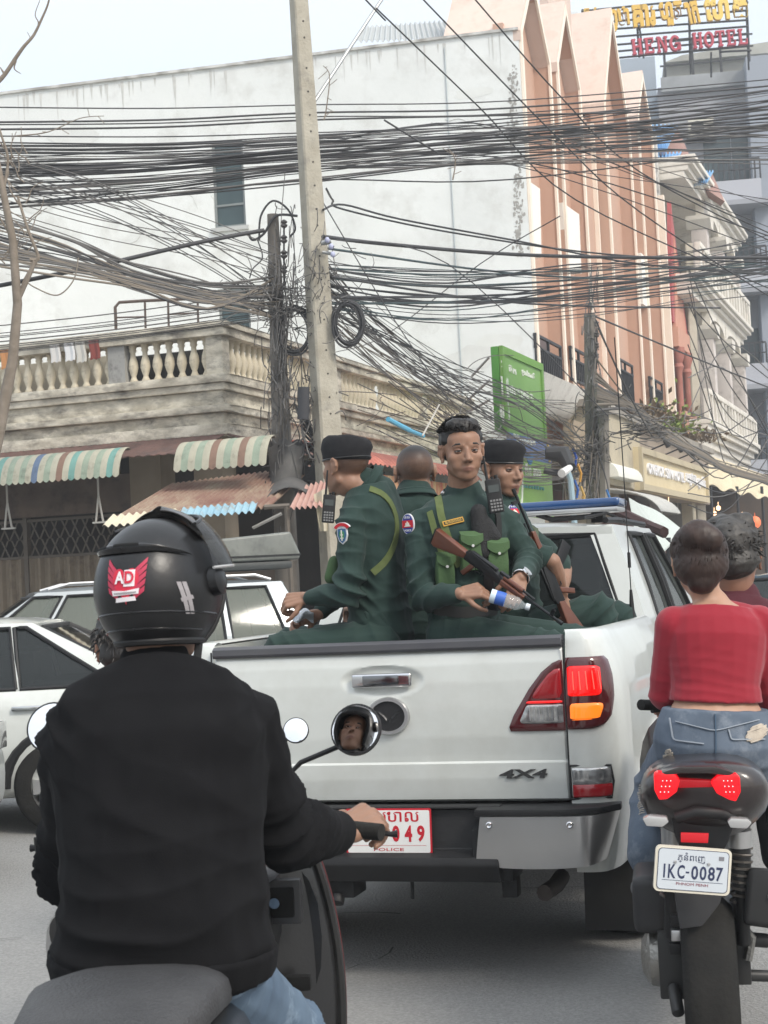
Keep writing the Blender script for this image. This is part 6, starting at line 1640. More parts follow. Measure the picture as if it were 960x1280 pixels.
for n_ in SKIN.node_tree.nodes:
 if n_.type == 'BSDF_PRINCIPLED':
  n_.inputs['Subsurface Weight'].default_value = .12; n_.inputs['Subsurface Radius'].default_value = (.01, .004, .002)
HAIR = mat('black_hair', (.010, .009, .009), .5, col2=(.024, .020, .018), ns=40, nf=.5, bump=.6, bs=70, bst=(1, 1, .25), bd=.004)
EYEW = mat('eye_white', (.34, .30, .27), .25, spec=.6); IRIS = mat('iris_brown', (.02, .010, .006), .12, spec=.7)
def head_prims(mb, HM, s=1.0, full=1.0):
 def E(c, r_): mb.ell(HM @ (Vector(c) * s), tuple(x * s for x in r_), HM, 18, 12)
 def C(a, b_, ra, rb): cap(mb, HM @ (Vector(a) * s), HM @ (Vector(b_) * s), ra * s, rb * s, 12)
 E((0, -.018, .036), (.076, .094, .080)); E((0, .02, -.005), (.068, .068, .085)); E((0, .028, -.045), (.058, .056, .058))
 E((0, .045, -.078), (.040, .036, .030)); E((0, .062, -.093), (.024, .018, .017)); E((0, .03, .045), (.066, .058, .05))
 for x in (-1, 1):
  C((x * .050, -.005, -.052), (x * .024, .055, -.088), .018, .015)
  E((x * .040, .048, -.020), (.027, .028, .026)); E((x * .030, .048, -.048), (.028, .028, .028))
  C((x * .014, .077, .024), (x * .044, .066, .024), .011, .009)
  # ear
  E((x * .079, -.012, .002), (.009, .019, .031)); C((x * .083, -.022, .018), (x * .087, -.012, .030), .007, .006); C((x * .087, -.012, .030), (x * .083, .003, .022), .006, .005); C((x * .076, -.002, -.022), (x * .08, .0, -.03), .008, .007); C((x * .087, -.026, .0), (x * .084, -.024, .02), .006, .006)
  E((x * .0125, .090, -.034), (.0095, .010, .008))
 C((0, .078, .014), (0, .098, -.024), .0085, .011); E((0, .1005, -.030), (.0115, .0115, .0095))
 # mouth
 C((-.024, .076, -.0620), (0, .0855, -.0595), .0045, .0068); C((.024, .076, -.0620), (0, .0855, -.0595), .0045, .0068)
 C((-.020, .076, -.0668), (0, .0840, -.0695), .0045, .0070); C((.020, .076, -.0668), (0, .0840, -.0695), .0045, .0070)
def headpost(HM, s, carve=True):
 Mi = np.array(HM.inverted()); Mf = np.array(HM)
 def fn(co):
  p = (co @ Mi[:3, :3].T + Mi[:3, 3]) / s; near = (np.linalg.norm(p, axis=1) < .16) & (p[:, 1] > .03)
  d = np.zeros(len(p))
  for x in (-.030, .030):
   d += .0135 * np.exp(-((p[:, 0] - x) / .0165) ** 2 - ((p[:, 2] - .004) / .0105) ** 2)
  p = p.copy(); p[:, 1] -= d * near
  q = (p * s) @ Mf[:3, :3].T + Mf[:3, 3]
  return np.where(near[:, None], q, co)
 return fn
def headrelax(HM, s):
 Mi = np.array(HM.inverted())
 def fn(co):
  p = (co @ Mi[:3, :3].T + Mi[:3, 3]) / s; r_ = np.linalg.norm(p - np.array((0, 0, -.03)), axis=1)
  w_ = np.clip((.20 - r_) / .03, 0, 1)
  x, y, z = np.abs(p[:, 0]), p[:, 1], p[:, 2]
  nose = np.exp(-(x / .020) ** 4) * (y > .06) * (z > -.050) * (z < .03)
  mouth = np.exp(-(x / .028) ** 4) * (y > .055) * (z < -.048) * (z > -.08)
  ear = (x > .071) * (np.abs(z) < .045) * (np.abs(y + .01) < .03)
  return (w_ * (1 - .93 * nose) * (1 - .93 * mouth) * (1 - .97 * ear)).astype(np.float32), 16
 return fn
def eyes(par, HM, s=1.0, look=0.0, opn=.55):
 for x in (-1, 1):
  e = thing('eye', M=Matrix(), label=None, cat=None); e.parent = par
  c = Vector((x * .030, .0655, .0035)) * s
  Mi = wm(par).inverted()
  q = MB(Mi @ HM); q.ell(c, (.0125 * s,) * 3, None, 16, 12); q.build('eyeball', EYEW, e, smooth=True)
  d = Vector((look, 1, -.05)).normalized(); q = MB(Mi @ HM @ frame(c + d * .0108 * s, y=d, z=(0, 0, 1))); q.lathe([(.0001, .0022 * s), (.0035 * s, .0018 * s), (.0056 * s, .0005 * s), (.0058 * s, -.003 * s)], (0, 0, 0), 'y', 16, cap=False); q.build('iris', IRIS, e, smooth=True)
  # lids: two shells of skin over the ball
  for up_ in (1, -1):
   q = MB(Mi @ HM)
   th0 = (.62 - opn) if up_ > 0 else .52
   def lid(a, b_):
    az = (a - .5) * 2.7; el0 = .12 + .32 * opn if up_ > 0 else -.26
    el0 = el0 * math.cos(az * .9) if up_ > 0 else el0 * math.cos(az * .9)
    el = el0 + (1.45 * up_ - el0) * b_
    r_ = .0141 * s
    return c + Vector((r_ * math.sin(az) * math.cos(el) * 1.12, r_ * math.cos(az) * math.cos(el), r_ * math.sin(el)))
   q.slab(lid, 14, 8, (0, -.0008, 0)); ld_ = q.build('eyelid', mat('lid_skin', (.17, .090, .060), .55), e, smooth=True)
   if up_ > 0:
    q = MB(Mi @ HM); q.tube([lid(k / 12, 0) * 1.0 + Vector((0, .0006, 0)) for k in range(13)], .0011 * s, 5); q.build('lash_line', HAIR, e, smooth=True)
  q = MB(Mi @ HM); P = [Vector((x * .0135, .0785, .0255)) * s, Vector((x * .026, .0785, .0300)) * s, Vector((x * .040, .073, .0295)) * s, Vector((x * .051, .064, .0235)) * s]
  q.tube(P, [.0034 * s, .0052 * s, .0042 * s, .0016 * s], 8); q.build('eyebrow', HAIR, e, smooth=True)
def headcol(HM, s, skin=SK1, buzz=None, beard=.25, hairline=None):
 Mi = np.array(HM.inverted()); skin = np.array(skin); lip = np.array(LIP) * (skin / np.array(SK1)); hc = np.array(HAIRC)
 def fn(co):
  p = (co @ Mi[:3, :3].T + Mi[:3, 3]) / s; n = len(co); c = np.tile(skin, (n, 1)); near = np.linalg.norm(p, axis=1) < .17
  m = vn(co, 60, 2) * .07 + 1; c = c * m[:, None]
  # lips
  x, y, z = p[:, 0], p[:, 1], p[:, 2]
  w_ = np.exp(-((x / .021) ** 4)) * np.exp(-(((z + .0645) / .0085) ** 4)) * (y > .06) * near
  c = c * (1 - w_[:, None] * .75) + lip * w_[:, None] * .75
  w_ = np.exp(-((x / .022) ** 4)) * np.exp(-(((z + .0640 - .0012 * np.cos(x * 110)) / .0016) ** 2)) * (y > .06) * near
  c = c * (1 - w_[:, None] * .8) + np.array((.05, .02, .017)) * w_[:, None] * .8
  # nostrils
  w_ = np.exp(-((np.abs(x) - .0075) / .004) ** 2) * np.exp(-((z + .0400) / .003) ** 2) * (y > .08) * near; c = c * (1 - w_[:, None] * .8)
  if beard:
   w_ = beard * np.clip((-z - .045) / .03, 0, 1) * near * (y > .0) * (z > -.13); c = c * (1 - w_[:, None] * .45)
  if buzz:
   zl = -.035 + .10 * np.clip((y + .02) / .07, 0, 1)
   w_ = np.clip((z - zl) / .03, 0, 1) * near * buzz; w_ = w_ * (np.abs(x) < .0775) * (1 + 0 * x)
   top = np.clip((z - .04) / .05, 0, 1); dark = hc * 1.2 + skin * .42 * (1 - top)[:, None]
   nn = (vn(co, 400, 1) * .12 + .92)[:, None]
   c = c * (1 - w_[:, None]) + dark * nn * w_[:, None]
  return np.clip(c, 0, 1)
 return fn
def tufts(mb, HM, s, n, cond, ln, rad, seed, dirf, base=None):
 """short tapered locks rooted on the skull, combed along dirf(p)"""
 rr_ = random.Random(seed); k = 0; tries = 0
 while k < n and tries < n * 20:
  tries += 1
  v = Vector((rr_.gauss(0, 1), rr_.gauss(0, 1), rr_.gauss(0, 1))).normalized()
  p = Vector((v.x * .079, -.018 + v.y * .097, .036 + v.z * .083))
  if not cond(p): continue
  k += 1; d = dirf(p, v, rr_).normalized(); l = ln * rr_.uniform(.6, 1.2) * s
  a = HM @ (p * s); D = HM.to_3x3() @ d; N = HM.to_3x3() @ v
  mb.tube([a - N * .004, a + N * .006 * s + D * l * .4, a + N * .004 * s + D * l], [rad * s, rad * s * .9, rad * s * .15], 4)
GRNU = (.012, .040, .033)
UNI = mat('police_green', (.009, .027, .022), .85, col2=(.016, .040, .034), ns=9, nf=.6, bump=.5, bs=420, bd=.0015, sheen=.05)
OLV = mat('olive_webbing', (.075, .10, .03), .85, col2=(.11, .14, .05), ns=30, bump=.4, bs=250, bd=.002)
POU = mat('pouch_green', (.042, .085, .030), .8, col2=(.06, .115, .045), ns=12, bump=.5, bs=120, bd=.003)
BER = mat('beret_felt', (.007, .007, .009), .95, col2=(.014, .014, .016), ns=50, bump=.3, bs=300, bd=.001)
WOOD = mat('rifle_wood', (.085, .024, .011), .35, col2=(.15, .045, .02), ns=5, stretch=(1, 1, 1), nf=.5, coat=.3)
GUN = mat('gun_steel', (.02, .021, .023), .38, .6)
BWT = mat('button_dark', (.02, .02, .02), .3)
def strap(mb, pts, w_, th=.004, nrm=None):
 """flat band along pts; nrm(p,i) outward direction"""
 pts = [Vector(p) for p in pts]; rs = []
 for i, p in enumerate(pts):
  t = (pts[min(i + 1, len(pts) - 1)] - pts[max(i - 1, 0)]).normalized(); n = nrm[i] if isinstance(nrm, list) else nrm; n = Vector(n); n = (n - t * n.dot(t)).normalized(); x = t.cross(n)
  rs.append([p + x * w_ / 2 - n * th / 2, p + x * w_ / 2 + n * th / 2, p - x * w_ / 2 + n * th / 2, p - x * w_ / 2 - n * th / 2])
 mb.rings(rs)
def onto(ob_, p, d, off=.004):
 """first point of ob_'s surface met from p along d (world), pushed out by off"""
 Mi = wm(ob_).inverted(); lo = Mi @ Vector(p); ld = (Mi.to_3x3() @ Vector(d)).normalized()
 ok, hit, n, i = ob_.ray_cast(lo, ld)
 if not ok: return None, None
 M = wm(ob_); n = (M.to_3x3() @ n).normalized()
 if n.dot(Vector(d)) > 0: n = -n
 return M @ hit + n * off, n
def sight(ob_, px, py, off=.004):
 return onto(ob_, CP, ray(px, py).normalized(), off)
def pband(name, garment, pix_, w_, mt_, par, th=.004, off=.004, nn=14, d=1.0):
 """webbing laid on a garment along a line of view points"""
 P = []; Nn = []
 m = len(pix_) - 1
 for i in range(nn + 1):
  t = i / nn * m; k = min(int(t), m - 1); f = t - k
  x = pix_[k][0] * (1 - f) + pix_[k + 1][0] * f; y = pix_[k][1] * (1 - f) + pix_[k + 1][1] * f
  h, n = sight(garment, x, y, off)
  if h is None: continue
  if P and (h - P[-1]).length > .12: continue
  P.append(h); Nn.append(n)
 if len(P) < 3: return None
 for _ in range(2):
  P = [P[0]] + [(P[i - 1] + P[i] * 2 + P[i + 1]) / 4 for i in range(1, len(P) - 1)] + [P[-1]]
  Nn = [Nn[0]] + [(Nn[i - 1] + Nn[i] * 2 + Nn[i + 1]).normalized() for i in range(1, len(Nn) - 1)] + [Nn[-1]]
 q = MB(); strap(q, [p + n * .003 for p, n in zip(P, Nn)], w_, th, Nn); return q.build(name, mt_, par, world=True, smooth=True)
def patchM(garment, px, py, off=.006, up_=(0, 0, 1)):
 """matrix: local x right, z up, -y outward, on the garment"""
 h, n = sight(garment, px, py, off)
 if h is None: return None
 y = -n; x = y.cross(Vector(up_)).normalized(); z = x.cross(y)
 m = Matrix((x, y, z)).transposed().to_4x4(); m.translation = h; return m
def disc(n, a, b_): return [(a * math.cos(2 * math.pi * k / n), b_ * math.sin(2 * math.pi * k / n)) for k in range(n)]
def beret(par, HM, s, tilt=1, back=0):
 q = MB(HM); rs = []
 n = 40
 def band(an): return Vector((.0815 * math.cos(an), -.012 + .1005 * math.sin(an), .030 + .006 * math.sin(an))) * s
 prof_ = [(1.0, -.004), (1.03, .0), (1.03, .016), (1.035, .02), (1.07, .035), (1.09, .055), (1.03, .072), (.85, .083), (.5, .088), (.12, .088)]
 for r_, h in prof_:
  ring = []
  for k in range(n):
   an = 2 * math.pi * k / n; b_ = band(an); c = Vector((0, -.012, .030)) * s; p = c + (b_ - c) * r_
   sag = 0
   if h > .02: sag = (-.016 * max(0, tilt * math.cos(an)) + .012 * max(0, -tilt * math.cos(an)) ) * min(1, (h - .02) / .03) * (r_)
   p.z += h * s * 1.02 + sag * s + .002 * s * math.sin(an * 5 + h * 90) * (h > .03)
   p.x += tilt * .008 * s * (h > .04) * r_
   ring.append(p)
  rs.append(ring)
 q.rings(rs); o = q.build('beret', BER, par, world=True, smooth=True, auto=70)
 q = MB(HM)
 q.tube([Vector((.0835 * math.cos(an), -.012 + .1025 * math.sin(an), .031)) * s for an in [2 * math.pi * k / 40 for k in range(41)]], .004 * s, 6); q.build('beret_band', mat('leather_band', (.006, .006, .006), .4), o, smooth=True, world=True)
 return o
def rifle(name, label, butt, muzzle, upv, L=.87, k=1.0):
 """long gun from butt plate to muzzle; upv = the sights' side"""
 b_, m_ = Vector(butt), Vector(muzzle); Y = (m_ - b_).normalized(); M = frame(b_, y=Y, z=upv); s = (m_ - b_).length / .87
 M = M @ Matrix.Scale(s, 4)
 t = thing(name, label, 'rifle', M=M)
 q = MB(); q.prism([(0, -.075), (.02, -.085), (.215, -.030), (.225, .008), (.0, .018)], -.019, .019, 'x'); q.build('stock', WOOD, t, bevel=.007, seg=3)
 q = MB(); q.bx(-.018, .018, -.006, .002, -.082, .018); q.build('butt_plate', GUN, t)
 q = MB(); q.prism([(.215, -.034), (.46, -.034), (.47, .0), (.44, .012), (.40, .022), (.25, .030), (.215, .018)], -.017, .017, 'x'); q.bx(-.012, .012, .24, .42, .022, .034); q.build('receiver', GUN, t, bevel=.004)
 q = MB(); q.prism([(.262, -.034), (.222, -.115), (.25, -.125), (.295, -.034)], -.014, .014, 'x'); q.build('grip', WOOD, t, bevel=.006, seg=3)
 q = MB(); q.tube([(0, .292, -.036), (0, .30, -.062), (0, .345, -.062), (0, .352, -.036)], .0035, 6); q.build('trigger_guard', GUN, t, smooth=True)
 q = MB(); rs = []
 for j in range(9):
  f = j / 8; y0 = .355 + .055 * f + .05 * f * f; z0 = -.032 - .175 * f; w2 = .062 - .004 * f
  rs.append([(-.012, y0, z0), (.012, y0, z0), (.012, y0 + w2, z0 + .03 * f), (-.012, y0 + w2, z0 + .03 * f)])
 q.rings(rs); q.build('magazine', GUN, t, bevel=.003)
 q = MB(); q.prism([(.465, -.032), (.62, -.026), (.625, .0), (.465, .004)], -.021, .021, 'x'); q.build('hand_guard', WOOD, t, bevel=.008, seg=3)
 q = MB(); q.tube([(0, .47, .016), (0, .60, .016)], .013, 10); q.build('upper_guard', WOOD, t, smooth=True)
 q = MB(); q.tube([(0, .6, -.008), (0, .87, -.008)], .008, 10); q.tube([(0, .6, .016), (0, .68, .012)], .007, 8); q.build('barrel', GUN, t, smooth=True)
 q = MB(); q.bx(-.006, .006, .79, .81, -.01, .035); q.tube([(-.008, .8, .03), (-.008, .8, .045)], .003, 5); q.tube([(.008, .8, .03), (.008, .8, .045)], .003, 5); q.tube([(0, .84, -.008), (0, .872, -.008)], .011, 8); q.build('front_sight', GUN, t)
 q = MB(); q.bx(-.009, .009, .44, .50, .02, .036); q.build('rear_sight', GUN, t)
 return t
# ---------------------------------------------------------------- officer B: bare-headed, facing the camera
def upx(px, py, d): return U(px, py, d)
def Hm(c, fw, upv=(0, 0, 1)): return frame(c, y=fw, z=upv)
def legs(mb, hip, kn, an, r=(.092, .083, .062, .064, .048)):
 limb(mb, hip, kn, an, r)
def boots(par, an, fw, name='boot', mt_=None, M=None):
 an = Vector(an); fw = Vector(fw).normalized(); q = MB()
 cap(q, an + Vector((0, 0, .02)), an + Vector((0, 0, -.045)), .052, .05); cap(q, an - fw * .03 + Vector((0, 0, -.06)), an + fw * .13 + Vector((0, 0, -.07)), .042, .04); cap(q, an + fw * .1 + Vector((0, 0, -.07)), an + fw * .17 + Vector((0, 0, -.075)), .044, .034)
 return fuse(q, name, .008, mt_ or BLK, par, 3)
def person(label, base, cat='person'): return thing('person', label, cat, base)
T2W = lambda x, y, z: MK @ Vector((x, y, z))
tr_ = (MK.to_3x3() @ Vector((1, 0, 0)))   # truck's right
tf_ = (MK.to_3x3() @ Vector((0, 1, 0)))
def rightof(a, b_): return (Vector(b_) - Vector(a)).normalized()
def uniform(p, pel, chest, neck, shR, shL, elR, elL, wrR, wrL, hipR, hipL, knR, knL, anR, anL, HM, hands, hs=1.08, skin=SK1, buzz=None, beard=.25, seed=1, secs=MALE, voxel=.0052, sleeves=(1, 1), zones=None, shirt_m=None, trouser_m=None, shirt=True, handL=1.0, short=False, fit=.018, wide=0.0, hem=None, foldamp=2.4, torso_body=True, arm=1.0, tcut=.22, nk=1.0):
 pel, chest, neck, shR, shL, elR, elL, wrR, wrL = map(Vector, (pel, chest, neck, shR, shL, elR, elL, wrR, wrL))
 right = rightof(shL, shR); hipright = rightof(hipL, hipR)
 # body: one continuous skin
 q = MB()
 torso(q, pel, chest, neck, (hipright, right), scal(secs, -.012, -.012))
 hc = HM.translation; nb = neck + (hc - neck) * .1
 cap(q, neck - (hc - neck).normalized() * .03, HM @ (Vector((0, -.022, -.065)) * hs), .070 * nk, .062 * nk, 16); cap(q, neck + Vector((0, 0, -.01)), HM @ (Vector((0, .0, -.075)) * hs), .058 * nk, .048, 14)
 cap(q, neck - Vector((0, 0, .035)), shR - (shR - neck) * .15, .038, .046); cap(q, neck - Vector((0, 0, .035)), shL - (shL - neck) * .15, .038, .046)
 head_prims(q, HM, hs)
 limb(q, shR, elR, wrR, (.050, .045, .038, .040, .026)); limb(q, shL, elL, wrL, (.050, .045, .038, .040, .026))
 for h in hands: hand(q, *h[:5], L=handL, **(h[6] if len(h) > 6 else {}))
 legs(q, hipR, knR, anR, (.075, .068, .05, .05, .035)); legs(q, hipL, knL, anL, (.075, .068, .05, .05, .035))
 body = fuse(q, 'body', voxel * .8, SKIN, p, 2, colf=headcol(HM, hs, skin, buzz, beard), post=headpost(HM, hs), relax=headrelax(HM, hs))
 out = {'body': body}
 sm, tm = shirt_m or UNI, trouser_m or UNI
 if shirt:
  q = MB(); torso(q, pel, chest, neck, (hipright, right), [z for z in scal(secs, fit + wide, fit + wide * .6) if z[0] < 1.01])
  nd_ = (hc - neck).normalized(); cap(q, neck - nd_ * .06, neck + nd_ * .004, .104 * nk, .088 * nk, 18)
  cap(q, neck - Vector((0, 0, .018)), shR, .064, .070); cap(q, neck - Vector((0, 0, .018)), shL, .064, .070)
  for sh, el, wr, k in ((shR, elR, wrR, sleeves[0]), (shL, elL, wrL, sleeves[1])):
   if k >= 1: limb(q, sh, el, wr.lerp(el, .13), tuple(arm * x for x in (.068, .062, .055, .054, .040)))
   else: chain(q, [sh, sh.lerp(el, .5), sh.lerp(el, k)], [.068, .064, .060])
  z = zones or []
  A = foldamp
  z = z + [(elR, .11, wrR - shR, .010 * A, 95), (elL, .11, wrL - shL, .010 * A, 95), (shR, .09, elR - neck, .006 * A, 80), (shL, .09, elL - neck, .006 * A, 80), (Vector(pel) + Vector((0, 0, .06)), .16, (0, 0, 1), .009 * A, 80), (chest, .15, (.5, .2, .8), .004 * A, 60), (sh_(shR, elR), .10, elR - shR, .005 * A, 70), (sh_(shL, elL), .10, elL - shL, .005 * A, 70)]
  out['shirt'] = fuse(q, 'shirt', voxel * 1.1, sm, p, 3, fold=folds(z, .0022 * A, 18, seed))
 q = MB(); torso(q, pel, chest, neck, (hipright, right), [z for z in scal(secs, .016, .016) if z[0] < tcut])
 legs(q, hipR, knR, anR, (.108, .096, .078, .078, .066)); legs(q, hipL, knL, anL, (.108, .096, .078, .078, .066)); cap(q, hipR, hipL, .105, .105)
 z = [(knR, .13, Vector(anR) - Vector(hipR), .018, 85), (knL, .13, Vector(anL) - Vector(hipL), .018, 85), (hipR, .13, Vector(knR) - Vector(hipR), .016, 75), (hipL, .13, Vector(knL) - Vector(hipL), .016, 75), (Vector(hipR).lerp(knR, .5), .14, (.6, .6, .5), .004, 55), (Vector(hipL).lerp(knL, .5), .14, (.6, .6, .5), .004, 55)]
 out['trousers'] = fuse(q, 'trousers', voxel * 1.2, tm, p, 3, fold=folds(z, .0025, 16, seed + 4))
 return out
def sh_(a, b_): return Vector(a).lerp(Vector(b_), .55)
def collar(p, neck, HM, r_=.080, mt_=None, h=.05, front=None):
 """stand-and-fall collar: an open cone round the neck"""
 up_ = (HM.translation - Vector(neck)).normalized(); fw = Vector(front); M = frame(Vector(neck) - up_ * .02, y=fw - up_ * fw.dot(up_), z=up_)
 q = MB(M)
 def cf(a, b_):
  an = math.pi / 2 + .30 + a * (2 * math.pi - .60); rr_ = r_ * (1 - .06 * b_) + .010 * math.sin(b_ * 3.1); z = h * (b_ if b_ < .5 else .5 + (b_ - .5) * .2) * 1.5 - (.04 * max(0, math.sin(an)) ** 2)
  return (rr_ * math.cos(an) * 1.0, rr_ * math.sin(an) * 1.05, z)
 q.slab(cf, 36, 6, (0, 0, .003)); q.build('collar', mt_ or UNI, p, world=True, smooth=True)
 q = MB(M)
 def cf2(a, b_):
  an = math.pi / 2 + .26 + a * (2 * math.pi - .52); e = abs(a * 2 - 1) ** 4
  rr_ = r_ * .96 + .004 + (.020 + .012 * e) * b_; z = h * .95 - (.030 + .022 * e) * b_ - (.04 * max(0, math.sin(an)) ** 2)
  return (rr_ * math.cos(an), rr_ * math.sin(an) * 1.05, z)
 q.slab(cf2, 40, 5, (0, 0, -.003)); q.build('collar', mt_ or UNI, p, world=True, smooth=True)

dB = 6.72
B = person('seated officer without a hat, facing the camera with a rifle across his chest', T2W(.12, .45, 1.16))
pel = upx(578, 800, dB); neck = upx(579, 621, dB); chest = (pel + neck) / 2 + Vector((0, -.04, .03))
shR = upx(524, 660, dB - .04); shL = upx(631, 655, dB + .06)
elR = upx(528, 748, dB - .16); wrR = upx(574, 742, dB - .34)
elL = upx(661, 700, dB + .0); wrL = upx(651, 722, dB - .26)
hipR = upx(564, 797, dB - .10); hipL = upx(598, 795, dB + .10)
knR = upx(690, 812, dB - .26); knL = upx(735, 806, dB + .04)
anR = knR + Vector((.06, 0, -.42)); anL = knL + Vector((.04, 0, -.42))
hcB = upx(578, 566, dB - .05)
HMB = Hm(hcB, (.17, -1, -.03), (-.03, 0, 1))
hnR = (upx(604, 737, dB - .36) - wrR); hnL = (upx(641, 752, dB - .34) - wrL)
rB = uniform(B, pel, chest, neck, shR, shL, elR, elL, wrR, wrL, hipR, hipL, knR, knL, anR, anL, HMB,
             [(wrR, hnR, (-.15, -.75, .65), 1, [(.9, 1.1, .8), (1.0, 1.1, .8), (1.0, 1.2, .8), (1.1, 1.2, .8)], 1.0),
              (wrL, hnL, (.25, -1, .1), 1, [(.35, .7, .5), (.4, .75, .5), (.45, .8, .5), (.5, .8, .5)], 1.0)], seed=2, voxel=.005, hs=1.10)
collar(B, neck, HMB, .084, front=(.3, -1, 0), h=.05)
eyes(B, HMB, 1.10, look=.10, opn=.42)
# hair: thick on top, short sides
q = MB(); s = 1.10
def E(c, r_): q.ell(HMB @ (Vector(c) * s), tuple(x * s for x in r_), HMB, 20, 12)
E((0, -.024, .058), (.082, .096, .078)); E((0, .030, .094), (.060, .054, .038)); E((0, -.035, .02), (.0795, .086, .060)); E((0, -.03, .03), (.0775, .07, .05)); E((.026, .032, .098), (.040, .044, .034)); E((-.030, .024, .096), (.040, .046, .034)); E((0, -.03, .085), (.070, .08, .055))
hr = fuse(q, 'hair', .006, HAIR, B, 2, fold=lambda co, no: .004 * vn(co, 55, 1) + .003 * vn(co, 130, 2))
q = MB(); tufts(q, HMB @ Matrix.Translation((0, 0, .014)), s, 900, lambda p: p.z > .066, .022, .0030, 3, lambda p, v, r_: Vector((.35 + r_.uniform(-.3, .3), .8, .15)) + v * .25)
q.build('hair_lock', HAIR, hr, world=True, weld=False)['kind'] = 'stuff'
shirtB = rB['shirt']
pband('strap', shirtB, [(548, 622), (552, 648), (566, 690), (574, 708)], .030, OLV, B)
pband('strap', shirtB, [(538, 640), (545, 668), (556, 700), (563, 722)], .026, OLV, B)
pband('strap', shirtB, [(616, 622), (622, 650), (622, 690)], .034, mat('black_webbing', (.012, .012, .012), .8), B)
# chest rig pouches
rig = B
bdir = Vector((.18, -1, .05)).normalized()
def pouch(px, py, w_, h_, d, lab=None, dd=.07):
 c = upx(px, py, d); M = frame(c, y=-bdir, z=(.02, 0, 1)); q = MB(M)
 q.rings([[(-w_ / 2, 0, -h_ / 2), (w_ / 2, 0, -h_ / 2), (w_ / 2, dd, -h_ / 2), (-w_ / 2, dd, -h_ / 2)], [(-w_ / 2 * 1.02, -.008, 0), (w_ / 2 * 1.02, -.008, 0), (w_ / 2 * 1.02, dd, 0), (-w_ / 2 * 1.02, dd, 0)], [(-w_ / 2 * .94, .0, h_ / 2), (w_ / 2 * .94, .0, h_ / 2), (w_ / 2 * .94, dd, h_ / 2), (-w_ / 2 * .94, dd, h_ / 2)]])
 o = q.build('pouch', POU, rig, bevel=.008, seg=2, world=True)
 q = MB(M); q.slab(lambda a, b_: ((a - .5) * w_ * 1.1, -.014 - .006 * math.sin(a * 3.1) + (.03 * (1 - b_) ** 3 if b_ < .3 else 0), h_ / 2 + .012 - .42 * h_ * b_ * (1 - .35 * abs(a * 2 - 1) ** 2) - .0), 10, 8, (0, .006, 0)); f_ = q.build('flap', POU, o, smooth=True, world=True)
 q = MB(M); q.lathe([(.006, -.026), (.006, -.016), (.001, -.028)], (0, 0, h_ * .16), 'y', 8); q.build('snap', SIL, o, world=True)
pouch(590, 690, .085, .15, dB - .21); pouch(623, 700, .085, .16, dB - .19); pouch(558, 716, .07, .15, dB - .2)
pband('belt', shirtB, [(545, 762), (580, 766), (620, 762)], .045, mat('black_belt', (.012, .012, .012), .6), B)
# holster and radio at the left shoulder
q = MB(); cap(q, upx(598, 640, dB - .15), upx(603, 690, dB - .17), .035, .042); cap(q, upx(608, 655, dB - .15), upx(618, 672, dB - .16), .03, .03); fuse(q, 'holster', .008, mat('black_nylon', (.010, .010, .011), .7, bump=.4, bs=200), B, 2)
def radio(par, px, py, d, tilt, sc=1.0, ant=.16, yawr=0):
 M = frame(upx(px, py, d), y=(math.sin(yawr), math.cos(yawr), 0), z=(math.sin(tilt), 0, math.cos(tilt))) @ Matrix.Scale(sc, 4)
 t = thing('radio', M=Matrix(), label=None, cat=None); t.parent = par; t.matrix_basis = par.matrix_basis.inverted() @ M
 q = MB(); q.bx(-.031, .031, -.018, .018, -.07, .07); q.build('case', BLK, t, bevel=.006)
 q = MB(); q.bx(-.022, .022, -.0205, -.0175, .015, .045); q.build('screen', mat('radio_screen', (.06, .07, .07), .2), t)
 for i in range(4):
  for j in range(4):
   q = MB(); q.bx(-.022 + i * .0125, -.013 + i * .0125, -.0215, -.0175, -.062 + j * .013, -.054 + j * .013); q.build('key', mat('radio_key', (.20, .20, .20), .5), t)
 q = MB(); q.lathe([(.008, .07), (.008, .085)], (.018, 0, 0), 'z', 10); q.lathe([(.006, .07), (.006, .08)], (.002, 0, 0), 'z', 10); q.build('knob', BLK, t)
 q = MB(); q.tube([(-.02, 0, .07), (-.02, 0, .07 + ant)], [.006, .004], 8); q.build('aerial', BLK, t, smooth=True)
 return t
radio(B, 618, 620, dB - .13, -.10, 1.0, .10)
